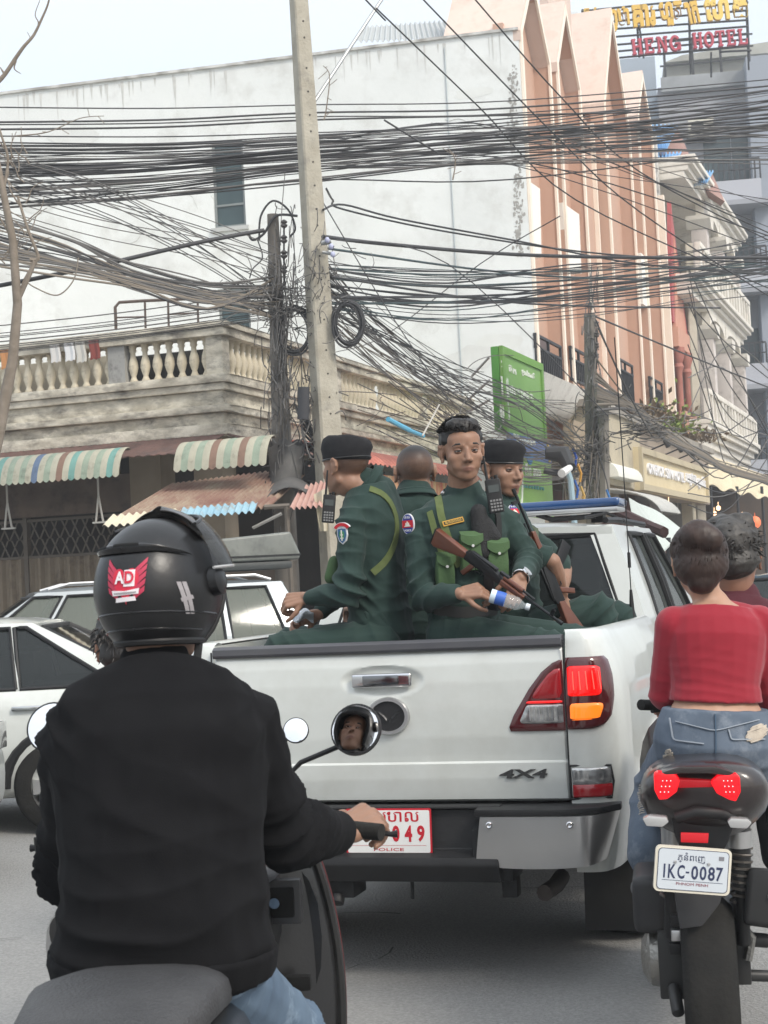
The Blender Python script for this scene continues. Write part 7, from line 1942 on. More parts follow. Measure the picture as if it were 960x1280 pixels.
# patches
def roundpatch(par, garment, px, py, up_=(0, 0, 1), r_=.036):
 M = patchM(garment, px, py, .004, up_)
 if M is None: return
 t = thing('sleeve_patch', M=Matrix(), label='round red and blue embroidered sleeve badge with a white emblem', cat=None); t.parent = par; t.matrix_basis = wm(par).inverted() @ M
 q = MB(); q.prism(disc(28, r_ * .9, r_ * 1.2), -.002, .006, 'y'); q.build('rim', mat('patch_white', (.6, .6, .62), .8), t)
 q = MB(); q.prism(disc(28, r_ * .82, r_ * 1.1), -.0035, -.001, 'y'); q.build('blue_field', mat('patch_blue', (.03, .05, .25), .8), t)
 q = MB(); q.prism([(-r_ * .8, -r_ * .42), (r_ * .8, -r_ * .42), (r_ * .8, r_ * .42), (-r_ * .8, r_ * .42)], -.005, -.003, 'y'); q.build('red_field', mat('patch_red', (.5, .02, .03), .8), t)
 q = MB();
 for a, b_, c, d in ((-.45, .45, -.3, -.2), (-.3, .3, -.2, -.05), (-.08, .08, -.05, .28), (-.26, -.14, -.05, .14), (.14, .26, -.05, .14)): q.bx(r_ * a, r_ * b_, -.0065, -.005, r_ * c, r_ * d)
 q.build('temple_emblem', mat('patch_cream', (.7, .68, .6), .8), t)
 text('lettering', 'POLICE', MATS['patch_white'], t, Matrix.Translation((0, -.0042, -r_ * .74)) @ Matrix.Rotation(R(90), 4, 'X'), ext=.0006, bold=.02, fit=(r_ * 1.0, r_ * .24))
 text('lettering', 'នគរ', MATS['patch_white'], t, Matrix.Translation((0, -.0042, r_ * .76)) @ Matrix.Rotation(R(90), 4, 'X'), ext=.0006, bold=.02, fit=(r_ * .8, r_ * .28))
roundpatch(B, shirtB, 511, 655)
M = patchM(shirtB, 566, 653, .006)
if M:
 t = thing('name_tape', M=Matrix(), label=None, cat=None); t.parent = B; t.matrix_basis = wm(B).inverted() @ M @ Matrix.Rotation(R(-12), 4, 'Y')
 q = MB(); q.bx(-.045, .045, -.004, .002, -.011, .011); q.build('tape', mat('tape_gold', (.55, .30, .04), .7), t)
 q = MB(); q.bx(-.041, .041, -.0055, -.003, -.007, .007); q.build('tape_field', mat('tape_black', (.02, .02, .02), .8), t)
 text('lettering', 'នគរបាល', mat('tape_letter', (.6, .38, .06), .7), t, Matrix.Translation((0, -.006, 0)) @ Matrix.Rotation(R(90), 4, 'X'), ext=.0005, fit=(.07, .010))
for px, py in ((556, 618),):
 M = patchM(shirtB, px, py, .012)
 if M:
  q = MB(M); q.lathe([(.0001, -.006), (.007, -.005), (.009, -.001), (.009, .004)], (0, 0, 0), 'y', 14, cap=False); q.build('collar_pin', SIL, B, world=True, smooth=True)
M = patchM(shirtB, 613, 670, .03)
if M:
 q = MB(M); q.prism(disc(12, .012, .022), -.004, .002, 'y'); q.build('badge_pin', mat('pin_cream', (.5, .48, .36), .5), B, world=True)
# wrist watch
wa = thing('wrist_watch', 'silver wrist watch on the left wrist of the hatless officer', 'watch', wrL)
ax = (wrL - elL).normalized(); M = frame(wrL - ax * .002, y=ax, z=(0.3, -1, .2))
q = MB(M); q.rings([[(.036 * math.cos(a), y, .032 * math.sin(a)) for a in [2 * math.pi * k / 24 for k in range(24)]] for y in (-.011, .011)] , cap=False)
o = q.build('strap', CHR, wa, world=True, smooth=True, solid=.004)
q = MB(M); q.lathe([(.021, .030), (.024, .034), (.022, .041), (.0001, .041)], (0, 0, 0), 'z', 20); q.build('case', CHR, wa, world=True, smooth=True)
q = MB(M); q.lathe([(.017, .0412), (.017, .0418), (.0001, .0418)], (0, 0, 0), 'z', 20); q.build('dial', mat('dial_grey', (.30, .31, .32), .3), wa, world=True)
# rifle across the chest and the bottle
ri = rifle('rifle', 'wooden-stocked assault rifle slung across the hatless officer, muzzle down to the right', upx(546, 664, dB - .22), upx(703, 778, dB - .50), (.35, -.55, .72))
bo = thing('water_bottle', 'small clear water bottle with a blue and white label held in the left hand', 'bottle', M=frame(upx(612, 744, dB - .42), y=(upx(664, 760, dB - .44) - upx(612, 744, dB - .42)), z=(0, -.4, 1)) @ Matrix.Scale(.88, 4))
CLP = mat('clear_plastic', (.62, .68, .70), .05, spec=.9, alpha=.22)
q = MB(); q.lathe([(.0001, .0), (.024, .002), (.031, .012), (.031, .03), (.029, .035), (.031, .04), (.031, .11), (.029, .115), (.031, .12), (.030, .13), (.014, .158), (.013, .17)], (0, 0, 0), 'y', 20, cap=False); q.build('bottle_body', CLP, bo, smooth=True)
q = MB(); q.lathe([(.0318, .028), (.0322, .05), (.0318, .072)], (0, 0, 0), 'y', 24, cap=False); q.build('label', mat('label_blue', (.04, .12, .45), .4), bo, smooth=True)
q = MB(); q.lathe([(.0316, .004), (.0322, .015), (.0316, .028)], (0, 0, 0), 'y', 24, cap=False); q.build('label_white', mat('label_pale', (.55, .65, .72), .4), bo, smooth=True)
q = MB(); q.lathe([(.0001, .188), (.015, .187), (.016, .172), (.0155, .168)], (0, 0, 0), 'y', 16); q.build('cap', mat('cap_white', (.6, .65, .7), .4), bo, smooth=True)

# ---------------------------------------------------------------- officer A: beret, back turned, facing left
dA = 6.85
A = person('officer in a black beret at the left, back turned, head turned away left', T2W(-.25, .5, 1.16))
pel = upx(478, 802, dA); neck = upx(458, 606, dA); chest = (pel + neck) / 2 + Vector((.03, 0, .02))
shL = upx(440, 655, dA - .17); shR = upx(478, 640, dA + .17)
elL = upx(437, 742, dA - .22); wrL = upx(383, 747, dA - .10)
elR = upx(430, 735, dA + .22); wrR = upx(398, 768, dA + .05)
hipL = upx(470, 806, dA - .12); hipR = upx(480, 804, dA + .12)
knL = upx(352, 812, dA - .12); knR = upx(362, 806, dA + .2)
anL = knL + Vector((0, 0, -.42)); anR = knR + Vector((0, 0, -.42))
hcA = upx(431, 584, dA - .02)
HMA = Hm(hcA, (-.80, .62, -.02), (0, 0, 1))
rA = uniform(A, pel, chest, neck, shR, shL, elR, elL, wrR, wrL, hipR, hipL, knR, knL, anR, anL, HMA,
             [(wrL, (-1, -.05, -.12), (-.1, -.75, .6), -1, [(1.1, 1.2, .8), (1.15, 1.2, .8), (1.2, 1.2, .8), (1.25, 1.2, .8)], 1.0),
              (wrR, (-1, 0, -.2), (0, .6, .6), 1, [(.7, .9, .6)] * 4, 1.0)], buzz=.95, seed=5, hs=1.08, nk=.85)
collar(A, neck, HMA, .084, front=(-.9, .2, 0), h=.05)
beret(A, HMA, 1.08, tilt=1)
shirtA = rA['shirt']
pband('strap', shirtA, [(462, 612), (480, 618), (494, 640), (496, 670), (484, 700), (466, 716)], .030, OLV, A)
q = MB(); cap(q, upx(418, 702, dA - .12), upx(414, 722, dA - .12), .026, .03); fuse(q, 'pouch', .007, POU, A, 2)
radio(A, 411, 636, dA - .12, .12, .85, .12)
# arm badges: a red arc over a blue-green shield
M = patchM(shirtA, 429, 669, .005)
if M:
 t = thing('sleeve_patch', M=Matrix(), label='shield-shaped blue and green sleeve badge under a red arc', cat=None); t.parent = A; t.matrix_basis = wm(A).inverted() @ M
 sh = [(-.025, .03), (0, .034), (.025, .03), (.027, 0), (.018, -.024), (0, -.038), (-.018, -.024), (-.027, 0)]
 q = MB(); q.prism(sh, -.002, .006, 'y'); q.build('shield_rim', MATS['patch_white'], t)
 q = MB(); q.prism([(x * .84, z * .86) for x, z in sh], -.0035, -.001, 'y'); q.build('shield_field', mat('patch_teal', (.05, .13, .25), .8), t)
 q = MB(); q.prism([(x * .5, z * .5) for x, z in sh], -.005, -.003, 'y'); q.build('shield_centre', mat('patch_green', (.05, .22, .10), .8), t)
 q = MB(); q.bx(-.003, .003, -.0065, -.005, -.022, .022); q.bx(-.008, .008, -.0065, -.005, -.014, -.010); q.bx(-.007, .007, -.0065, -.005, .0, .004); q.build('shield_emblem', MATS['patch_cream'], t)
 for r0, r1, m_, y in ((.030, .052, MATS['patch_white'], -.002), (.033, .049, MATS['patch_red'], -.0035)):
  q = MB(); n = 12
  q.rings([[(r1 * math.cos(a), y, .012 + r1 * math.sin(a) * .8), (r1 * math.cos(a), .006, .012 + r1 * math.sin(a) * .8), (r0 * math.cos(a), .006, .012 + r0 * math.sin(a) * .8), (r0 * math.cos(a), y, .012 + r0 * math.sin(a) * .8)] for a in [math.pi * (.18 + .64 * k / n) for k in range(n + 1)]]); q.build('arc', m_, t)
# something pale in his right hand
q = MB(); q.slab(lambda a, b_: upx(366 + 26 * a, 764 + 12 * b_ + 3 * math.sin(a * 8), dA - .02 + .05 * math.sin(b_ * 4 + a * 5)), 10, 6, (0, 0, .004))
tag(q.build('plastic_bag', mat('bag_plastic', (.55, .60, .66), .25), smooth=True), 'small crumpled pale plastic bag held low by the officer on the left', 'bag')

# ---------------------------------------------------------------- officer C: beret, behind, looking right
dC = 7.25
C_ = person('officer in a black beret behind the others, face in three-quarter profile looking right', T2W(.25, 1.0, 1.16))
pel = upx(640, 800, dC); neck = upx(626, 630, dC); chest = (pel + neck) / 2 + Vector((.0, -.03, .02))
shR = upx(612, 668, dC - .17); shL = upx(646, 662, dC + .16)
elR = upx(690, 702, dC - .28); wrR = upx(703, 742, dC - .18)
elL = upx(705, 712, dC + .12); wrL = upx(700, 745, dC - .02)
hipR = upx(636, 800, dC - .1); hipL = upx(655, 798, dC + .12)
knR = upx(748, 762, dC - .12); knL = upx(775, 772, dC + .08)
anR = knR + Vector((.06, .0, -.42)); anL = knL + Vector((.05, 0, -.42))
hcC = upx(628, 588, dC - .03)
HMC = Hm(hcC, (.66, -.78, -.10), (0.0, 0, 1))
rC = uniform(C_, pel, chest, neck, shR, shL, elR, elL, wrR, wrL, hipR, hipL, knR, knL, anR, anL, HMC,
             [(wrR, (.15, -.2, -1), (.8, -.5, .0), -1, [(.5, .7, .5)] * 4, 1.0), (wrL, (.3, -.2, -1), (.5, .6, 0), 1, [(.6, .8, .5)] * 4, 1.0)], seed=9, hs=1.10, buzz=.6, sleeves=(.86, .9))
collar(C_, neck, HMC, .084, front=(.9, -.5, 0))
eyes(C_, HMC, 1.10, look=.1, opn=.30)
beret(C_, HMC, 1.10, tilt=-1)
pband('strap', rC['shirt'], [(655, 622), (664, 648), (674, 690)], .04, mat('camo_strap', (.08, .10, .05), .8, col2=(.02, .03, .02), ns=40), C_)
roundpatch(C_, rC['shirt'], 642, 640, r_=.03)
rifle('rifle', 'second wooden-stocked rifle held upright between the knees of the officer looking right', upx(718, 800, dC - .28), upx(640, 612, dC - .30), (-.75, -.45, -.2))
# ---------------------------------------------------------------- officer D: back of a shaved head
dD = 7.3
D_ = person('bare-headed officer with cropped hair seen from behind between the two front officers', T2W(-.2, 1.05, 1.16))
pel = upx(512, 800, dD); neck = upx(519, 620, dD); chest = (pel + neck) / 2 + Vector((0, .03, .02))
shL = upx(478, 665, dD); shR = upx(556, 660, dD + .05)
hcD = upx(518, 592, dD + .02)
HMD = Hm(hcD, (-.16, 1, -.02), (0, 0, 1))
elL = upx(470, 745, dD + .05); elR = upx(566, 740, dD + .1); wrL = elL + Vector((-.1, .2, -.05)); wrR = elR + Vector((-.1, .2, -.05))
hipL = upx(500, 806, dD); hipR = upx(524, 806, dD + .05); knL = hipL + Vector((-.38, .12, -.0)); knR = hipR + Vector((-.34, .3, 0)); anL = knL + Vector((0, 0, -.42)); anR = knR + Vector((0, 0, -.42))
uniform(D_, pel, chest, neck, shR, shL, elR, elL, wrR, wrL, hipR, hipL, knR, knL, anR, anL, HMD,
  [(wrL, (-.3, 1, -.1), (0, 0, 1), 1, (.6, .8, .5), 1.0), (wrR, (-.3, 1, -.1), (0, 0, 1), -1, (.6, .8, .5), 1.0)], buzz=1.0, seed=12, hs=1.12)
collar(D_, neck, HMD, .084, front=(0, 1, 0))
for P_, kn_, fw_ in ((B, (anR, anL), 0),): pass
# ---------------------------------------------------------------- riders
def wrapdecal(name, me_or_mb, mt_, par, fn, world=True):
 """lay a flat 2-D shape (x, z) over a curved shell with fn(x, z, out)"""
 if isinstance(me_or_mb, MB): me = me_or_mb.mesh(name)
 else: me = me_or_mb
 bm = bmesh.new(); bm.from_mesh(me)
 bmesh.ops.triangulate(bm, faces=bm.faces);
 for _ in range(2):
  ed = [e for e in bm.edges if e.calc_length() > .012]
  if ed: bmesh.ops.subdivide_edges(bm, edges=ed, cuts=1)
 Mi = wm(par).inverted()
 for v in bm.verts: v.co = Mi @ fn(v.co.x, v.co.z, -v.co.y)
 bmesh.ops.recalc_face_normals(bm, faces=bm.faces)
 bm.to_mesh(me); bm.free(); me.materials.clear(); me.materials.append(mt_)
 o = bpy.data.objects.new(name, me); COL.objects.link(o); o.parent = par; return o
BLS = mat('black_knit', (.0050, .0050, .006), .95, col2=(.0085, .0085, .0095), ns=12, nf=.6, bump=.5, bs=500, bd=.001, spec=.2)
DEN = mat('blue_denim', (.05, .08, .125), .85, col2=(.14, .20, .27), ns=7, nf=.7, bump=.6, bs=500, bd=.001, dirt=(.26, .34, .42), ds=9, dlo=.55, dhi=.75)
HSH = mat('helmet_black', (.008, .008, .009), .33, col2=(.012, .012, .013), ns=8, bump=.04, bs=40, spec=.5)
VIS = mat('smoke_visor', (.015, .014, .013), .05, alpha=.45, spec=.8)
# rider 1, nearest the camera
R1 = person('motorcyclist in a black helmet and black long-sleeved top, seen from behind', upx(210, 1215, 2.95), 'person')
d1 = 2.98
pel = upx(205, 1205, 2.98); neck = upx(196, 838, 3.10); chest = (pel + neck) / 2 + Vector((.01, -.07, 0))
shL = upx(104, 926, 3.05); shR = upx(298, 908, 3.08)
elR = upx(352, 1040, 3.20); wrR = upx(428, 1040, 3.50)
elL = upx(92, 1085, 3.22); wrL = upx(78, 1050, 3.50)
hipR = upx(250, 1215, 3.0); hipL = upx(165, 1220, 3.0); knR = upx(365, 1300, 3.40); knL = upx(90, 1310, 3.40); anR = upx(385, 1570, 3.35); anL = upx(75, 1570, 3.35)
HH = upx(199, 740, 3.12)
HMR = Hm(HH + Vector((0, 0, -.02)), (.47, .88, -.05), (0, 0, 1))
gripR = upx(455, 1030, 3.56)
BROAD = [(-.10, .12, .09, 0), (-.04, .185, .12, 0), (.06, .19, .14, 0), (.2, .178, .14, 0), (.38, .172, .13, .0), (.58, .185, .13, .0), (.74, .198, .132, .0), (.86, .185, .118, -.005), (.94, .148, .092, -.01), (1.0, .085, .070, -.01), (1.06, .062, .062, 0)]
r1 = uniform(R1, pel, chest, neck, shR, shL, elR, elL, wrR, wrL, hipR, hipL, knR, knL, anR, anL, HMR,
  [(wrR, (upx(462, 1022, 3.56) - wrR), (.15, -.55, .85), -1, [(.75, 1.25, .8), (.8, 1.25, .8), (.85, 1.25, .8), (.9, 1.2, .8)], 1.0),
         (wrL, (-.3, 1, 0), (-.1, -.3, .95), 1, [(.8, 1.2, .8)] * 4, 1.0)], seed=21, hs=1.06, secs=BROAD, voxel=.0062, shirt_m=BLS, trouser_m=DEN, foldamp=2.6, handL=1.16, arm=1.2, tcut=.03, nk=.86, buzz=.45)
q = MB(); torso(q, pel, chest, neck, rightof(hipL, hipR), [(t, a + .026, b_ + .024, c) for t, a, b_, c in BROAD if -.05 < t < .2]); fuse(q, 'shirt_hem', .008, BLS, R1, 3, fold=folds([(pel, .2, (0.2, 0, 1), .010, 60)], .003, 14, 3))
eyes(R1, HMR, 1.06)
boots(R1, anR, (.1, 1, 0)); boots(R1, anL, (.1, 1, 0))
# helmet: egg-shaped shell open at the face
hel = thing('helmet', 'black open-face helmet with a raised smoke visor and a red winged heart sticker', 'helmet', M=frame(HH, y=(.47, .88, -.05), z=(-.02, .03, 1)))
hx, hy, hz = .117, .140, .144
def hsurf(az, el, off=0):
 """az from straight back (0) to front (pi), + towards the right; el = height angle"""
 ce, se = math.cos(el), math.sin(el)
 x = math.sin(az) * ce; y = -math.cos(az) * ce; z = se
 k = 1.0
 zz = hz * (1.0 if z > 0 else .98)
 r_ = Vector((x * (hx + off), y * (hy + off), z * (zz + off)))
 if z < 0: r_.x *= 1 - .10 * z * z * 1.3; r_.y *= 1 - (.05 * z * z if y < 0 else .1 * z * z)
 return r_
q = MB()
def he(a, b_):
 az = (a - .5) * 2 * math.pi; f = abs(az) / math.pi
 # lower edge: low at the back and cheeks, high across the face opening
 lo_ = -.78 if f < .60 else (-.78 + .0 * (f - .6))
 if f > .66: lo_ = -.78 + (.28 + .78) * min(1, ((f - .66) / .10)) ** .6
 return hsurf(az, lo_ + (math.pi / 2 - .002 - lo_) * b_)
q.slab(he, 120, 40, (0, 0, 0));
shell = None
q = MB(); q.grid(he, 120, 40); shell = q.build('shell', HSH, hel, smooth=True, auto=60)
q = MB(); q.grid(lambda a, b_: he(a, b_) * .90, 60, 20); q.build('liner', mat('liner_grey', (.03, .03, .03), .9), hel, smooth=True)
q = MB(); P = [he(k / 90, 0) * .975 for k in range(91)]; q.tube(P, .009, 8); q.build('edge_trim', BLK, shell, smooth=True)
# top vent and brow ridge
q = MB()
def vent(a, b_):
 az = -1.05 + 2.35 * a; el = .52 + .05 * math.sin(a * 3.1) - .16 * max(0, a - .75) * 2 + (b_ - .5) * (.14 * math.sin(math.pi * min(1, a * 1.02)) + .01)
 return hsurf(az, el, .004 + .010 * math.sin(math.pi * b_) * math.sin(math.pi * min(1, a)) ** .5)
q.grid(vent, 50, 10); q.build('vent_ridge', mat('helmet_gloss', (.012, .012, .013), .16), hel, smooth=True)
for a0_, a1_ in ((.12, .34), (.42, .62)):
 q = MB(); q.grid(lambda a, b_: vent(a0_ + (a1_ - a0_) * a, .38 + .30 * b_) * 1.008, 12, 4); q.build('vent_slot', mat('slot_black', (.002, .002, .002), .9), hel, smooth=True)
for el_, a0_, a1_ in ((-.36, -1.3, 1.9), (-.60, -1.2, 1.6)):
 q = MB(); q.tube([hsurf(a0_ + (a1_ - a0_) * k / 30, el_ + .05 * math.sin(k / 30 * 3), .0005) for k in range(31)], .0022, 6); q.build('shell_seam', mat('helmet_gloss', (.012, .012, .013), .16), hel, smooth=True)
# visor lifted up over the crown
q = MB()
def vis(a, b_):
 az = math.pi + (a - .5) * 3.3; el = .30 + .62 * b_
 p = hsurf(az, el * math.cos((a - .5) * 1.5) + .15 * b_, .020 + .010 * math.cos((a - .5) * 2)); return p
q.slab(vis, 40, 14, (0, 0, .002)); vz = q.build('visor', VIS, hel, smooth=True)
q = MB(); q.tube([vis(k / 40, 0) for k in range(41)], .003, 6); q.build('visor_edge', mat('visor_edge', (.45, .45, .45), .15, alpha=.8), vz, smooth=True)
q = MB(); q.tube([vis(k / 40, 1) for k in range(41)], .004, 6); q.build('visor_trim', HSH, vz, smooth=True)
# smoked peak swept back over the top
q = MB()
def pk(a, b_):
 az = math.pi + (a - .5) * 2.9; el = .75 + .75 * b_
 return hsurf(az, el, .014 + .010 * math.cos((a - .5) * 3))
q.slab(pk, 36, 10, (0, 0, .002)); q.build('peak', mat('peak_brown', (.02, .016, .014), .12), hel, smooth=True)
for sg in (1,):
 c = hsurf(math.pi * .56, .10, .008); q = MB(frame(c, y=c, z=(0, 0, 1))); q.lathe([(.030, -.012), (.028, .004), (.018, .010), (.0001, .011)], (0, 0, 0), 'y', 24); q.build('visor_pivot', HSH, hel, smooth=True)
q = MB(); q.tube([hsurf(math.pi * .6, -.70) * .9, Vector((.07, .02, -.13)), Vector((.03, .06, -.145)), Vector((-.03, .06, -.145)), hsurf(-math.pi * .6, -.70) * .9], .008, 6); q.build('chin_strap', BLK, hel, smooth=True)
# sticker: red winged heart with letters
DCM = wm(hel)
az0, el0 = .20, .08
def onh(x, z, o):
 return DCM @ hsurf(az0 + x / .142, el0 + z / .140, .0012 + o * 2)
STK = mat('sticker_red', (.55, .02, .05), .4); STW = mat('sticker_white', (.72, .68, .70), .45); STG = mat('sticker_grey', (.30, .28, .29), .45)
stk = thing('sticker', M=Matrix(), label='red winged heart sticker lettered AD over a white ribbon', cat=None); stk.parent = hel
q = MB(); H_ = []
for k in range(32):
 t = 2 * math.pi * k / 32; H_.append((.0024 * 16 * math.sin(t) ** 3 * .82, .0024 * (13 * math.cos(t) - 5 * math.cos(2 * t) - 2 * math.cos(3 * t) - math.cos(4 * t)) * .95))
q.prism(H_, -.0008, 0, 'y'); wrapdecal('heart', q, STK, stk, onh)
for sg in (-1, 1):
 q = MB()
 for k in range(5):
  z0 = .034 - k * .0105; L_ = .052 - .002 * k
  q.prism([(sg * .018, z0 - .012), (sg * L_, z0 + .014 - k * .003), (sg * (L_ - .002), z0 + .004 - k * .003), (sg * .020, z0 - .022)], -.0006, 0, 'y')
 wrapdecal('wing', q, mat('sticker_crimson', (.42, .03, .07), .4), stk, onh)
q = MB(); q.prism([(-.003, -.006), (.022, -.006), (.024, .024), (-.001, .024)], -.0014, -.0004, 'y'); wrapdecal('white_block', q, STW, stk, onh)
for ch_, x0, m_ in (('A', -.012, STW), ('D', .011, STK)):
 me = text_mesh(ch_, .030, .0003, .0008); me.transform(Matrix.Rotation(R(90), 4, 'X')); co = [v.co.x for v in me.vertices]; me.transform(Matrix.Translation((x0 - (max(co) + min(co)) / 2, -.0020, .009))); wrapdecal('letter', me, m_, stk, onh)
q = MB(); q.prism([(-.030, -.022), (.030, -.020), (.032, -.010), (.0, -.014), (-.032, -.012)], -.0016, -.0006, 'y'); q.prism([(-.024, -.034), (.024, -.032), (.022, -.024), (-.022, -.026)], -.0016, -.0006, 'y'); wrapdecal('ribbon', q, STW, stk, onh)
q = MB(); q.prism([(-.026, -.0185), (.026, -.0175), (.026, -.0155), (-.026, -.0165)], -.0022, -.0014, 'y'); wrapdecal('ribbon_text', q, STG, stk, onh)
# grey angular mark on the right cheek
def onh2(x, z, o): return DCM @ hsurf(1.12 + x / .14, -.14 + z / .14, .0012 + o)
q = MB();
for dx in (0, .012): q.prism([(-.020 + dx, .030), (-.010 + dx, .030), (.014 + dx, -.030), (.004 + dx, -.030)], -.0006, 0, 'y')
q.prism([(-.012, .0), (.016, .006), (.020, -.001), (-.008, -.007)], -.0006, 0, 'y')
wrapdecal('cheek_mark', q, STG, hel, onh2)
# ---- scooter of rider 1
SBK = mat('scooter_black', (.014, .014, .015), .30, col2=(.022, .022, .023), ns=6, bump=.05, bs=120, coat=.3)
SGR = mat('seat_vinyl', (.035, .035, .037), .5, col2=(.055, .055, .057), ns=9, bump=.35, bs=160)
MS1 = Matrix.Translation((*upx(262, 1040, 3.55).xy, 0)) @ rotz(R(-4))
sc = thing('scooter', 'black scooter with round mirrors ridden by the man in the black helmet', 'scooter', M=MS1)
def loftrings(par, name, secs, mt_, **k):
 """secs: (y, zc, hw, hz, power)"""
 q = MB(); rs = []
 for y, zc, hw, hz_, pw in secs:
  rs.append([(hw * math.copysign(abs(math.cos(a)) ** pw, math.cos(a)), y, zc + hz_ * math.copysign(abs(math.sin(a)) ** pw, math.sin(a))) for a in [2 * math.pi * i / 24 for i in range(24)]])
 q.rings(rs); return q.build(name, mt_, par, smooth=True, auto=60, **k)
zs = CAMZ
seatz = upx(150, 1252, 2.7).z
loftrings(sc, 'seat', [(-1.12, seatz - .03, .08, .03, .8), (-1.06, seatz - .02, .14, .05, .7), (-.85, seatz - .005, .165, .055, .7), (-.6, seatz - .04, .15, .055, .7), (-.40, seatz - .06, .10, .05, .8), (-.34, seatz - .07, .05, .03, .8)], SGR)
loftrings(sc, 'tail_fairing', [(-1.26, seatz - .07, .10, .04, .8), (-1.18, seatz - .09, .19, .07, .7), (-.95, seatz - .12, .205, .09, .7), (-.6, seatz - .16, .18, .11, .7), (-.38, seatz - .22, .14, .13, .7)], SBK)
q = MB(); q.tube([(-.12, -1.0, seatz - .0), (-.145, -1.2, seatz - .02), (-.10, -1.30, seatz - .02), (.10, -1.30, seatz - .02), (.145, -1.2, seatz - .02), (.12, -1.0, seatz - .0)], .013, 8); q.build('grab_rail', SIL, sc, smooth=True)
# front leg shield with inner panel
hz1 = upx(400, 1075, 3.6).z
q = MB()
def lsh(a, b_):
 u_ = a * 2 - 1; z = .30 + (hz1 - .27) * b_; wv = .275 - .085 * b_ ** 3 - .05 * (1 - b_) ** 2
 return (u_ * wv, .14 - .07 * b_ + .13 * abs(u_) ** 2.2 - .05 * (1 - b_), z + .03 * (1 - abs(u_) ** 2) * b_ ** 4)
q.slab(lsh, 24, 24, (0, .03, 0)); ls = q.build('leg_shield', SBK, sc, smooth=True, auto=50)
q = MB(); q.tube([lsh(1, k / 24) for k in range(25)] , .012, 8); q.build('shield_edge', mat('edge_gloss', (.02, .02, .02), .2), ls, smooth=True)
q = MB(); q.tube([Vector(lsh(1, k / 24)) + Vector((.006, .035, 0)) for k in range(8, 25)], .0035, 6); q.build('red_edge', mat('red_trim', (.10, .012, .014), .5), ls, smooth=True)
loftrings(sc, 'column_cover', [(.02, .80, .11, .14, .8), (.10, .84, .14, .18, .8), (.18, .86, .13, .17, .8)], SBK)
for (x0, x1, z0, z1, nm, m_) in ((.10, .19, .80, .90, 'pocket_rim', mat('panel_grey', (.035, .035, .037), .4)), (.115, .175, .815, .885, 'pocket', mat('slot_black', (.002, .002, .002), .9)), (.05, .20, .645, .68, 'slot', mat('slot_black', (.002, .002, .002), .9))):
 q = MB(); yy = .055 if nm == 'pocket_rim' else (.050 if nm == 'pocket' else .075); q.bx(x0, x1, yy, yy + .03, z0, z1); q.build(nm, m_, sc, bevel=.008)
q = MB(); q.lathe([(.012, .0), (.016, .01), (.014, .03)], (.13, .045, .85), 'y', 14); q.build('ignition', CHR, sc, smooth=True)
loftrings(sc, 'front_fairing', [(.16, .75, .22, .22, .8), (.30, .78, .20, .20, .8), (.40, .74, .12, .14, .8)], SBK)
loftrings(sc, 'dash_cowl', [(-.06, hz1 - .01, .09, .03, .8), (.05, hz1 + .0, .15, .06, .8), (.16, hz1 - .02, .12, .07, .8)], mat('dash_silver', (.20, .21, .23), .3, .4, coat=.5))
floorb = loftrings(sc, 'floor_board', [(-.42, .34, .15, .05, .6), (.08, .34, .17, .05, .6)], BLK)
hzB = upx(455, 1036, 3.55).z
q = MB(); q.tube([(-.34, -.02, hzB + .0), (-.22, .03, hzB + .01), (-.08, .05, hzB + .0), (.08, .05, hzB), (.22, .03, hzB + .01), (.34, -.02, hzB)], .012, 8); hbar = q.build('handlebar', BLK, sc, smooth=True)
for s in (-1, 1):
 q = MB(); q.tube([(s * .25, .02, hzB + .01), (s * .385, -.035, hzB - .0)], .019, 12); q.build('grip', RUB, hbar, smooth=True)
 q = MB(); q.lathe([(.023, 0), (.023, .02), (.015, .03)], (0, 0, 0), 'x', 12);
 q = MB(); q.tube([(s * .26, .05, hzB + .01), (s * .40, .03, hzB - .015), (s * .415, .03, hzB - .015)], [.006, .006, .009], 8); q.build('brake_lever', BLK, hbar, smooth=True)
 q = MB(); q.bx(s * .20, s * .255, -.01, .05, hzB - .02, hzB + .035); q.build('switch_box', BLK, hbar, bevel=.008)
def mirror(par, c, toward, rx, stalk, nm='mirror', lab=None, face=None):
 t = thing(nm, M=Matrix(), label=lab, cat=None); t.parent = par
 Mm = frame(c, y=Vector(toward).normalized(), z=(0, 0, 1))
 q = MB(Mm); q.lathe([(rx * .3, -.035), (rx * .8, -.025), (rx, -.006), (rx * 1.0, .004), (rx * .94, .005)], (0, 0, 0), 'y', 32); q.build('housing', BLK, t, world=True, smooth=True)
 q = MB(Mm); q.lathe([(rx * .93, .0052), (rx * .5, .0066), (.0001, .0070)], (0, 0, 0), 'y', 32, cap=False); q.build('glass', mat('mirror_glass', (.85, .85, .85), .01, 1.0), t, world=True, smooth=True)
 q = MB(); q.tube(stalk, .006, 8); q.build('stalk', BLK, t, world=True, smooth=True)
 return t
mc = upx(445, 912, 3.53)
fc = HMR @ Vector((0.02, .10, -.02))
tow = ((fc - mc).normalized() + (CP - mc).normalized())
mirror(sc, mc, tow, .058, [mc + Vector((-.035, .02, -.035)), upx(376, 953, 3.6), upx(345, 985, 3.6), MS1 @ Vector((.2, .03, hzB + .01))], lab='round mirror at the right showing the rider')
mc2 = upx(66, 910, 3.53); mirror(sc, mc2, Vector((-.08, -1, .35)), .058, [mc2 + Vector((.03, .02, -.03)), upx(110, 950, 3.6), MS1 @ Vector((-.2, .03, hzB + .01))], lab='round left mirror full of pale sky')
wheel(sc, (0, .35, .27), .27, .10, 1, 'front_wheel'); wheel(sc, (0, -.95, .27), .27, .12, 1, 'rear_wheel')
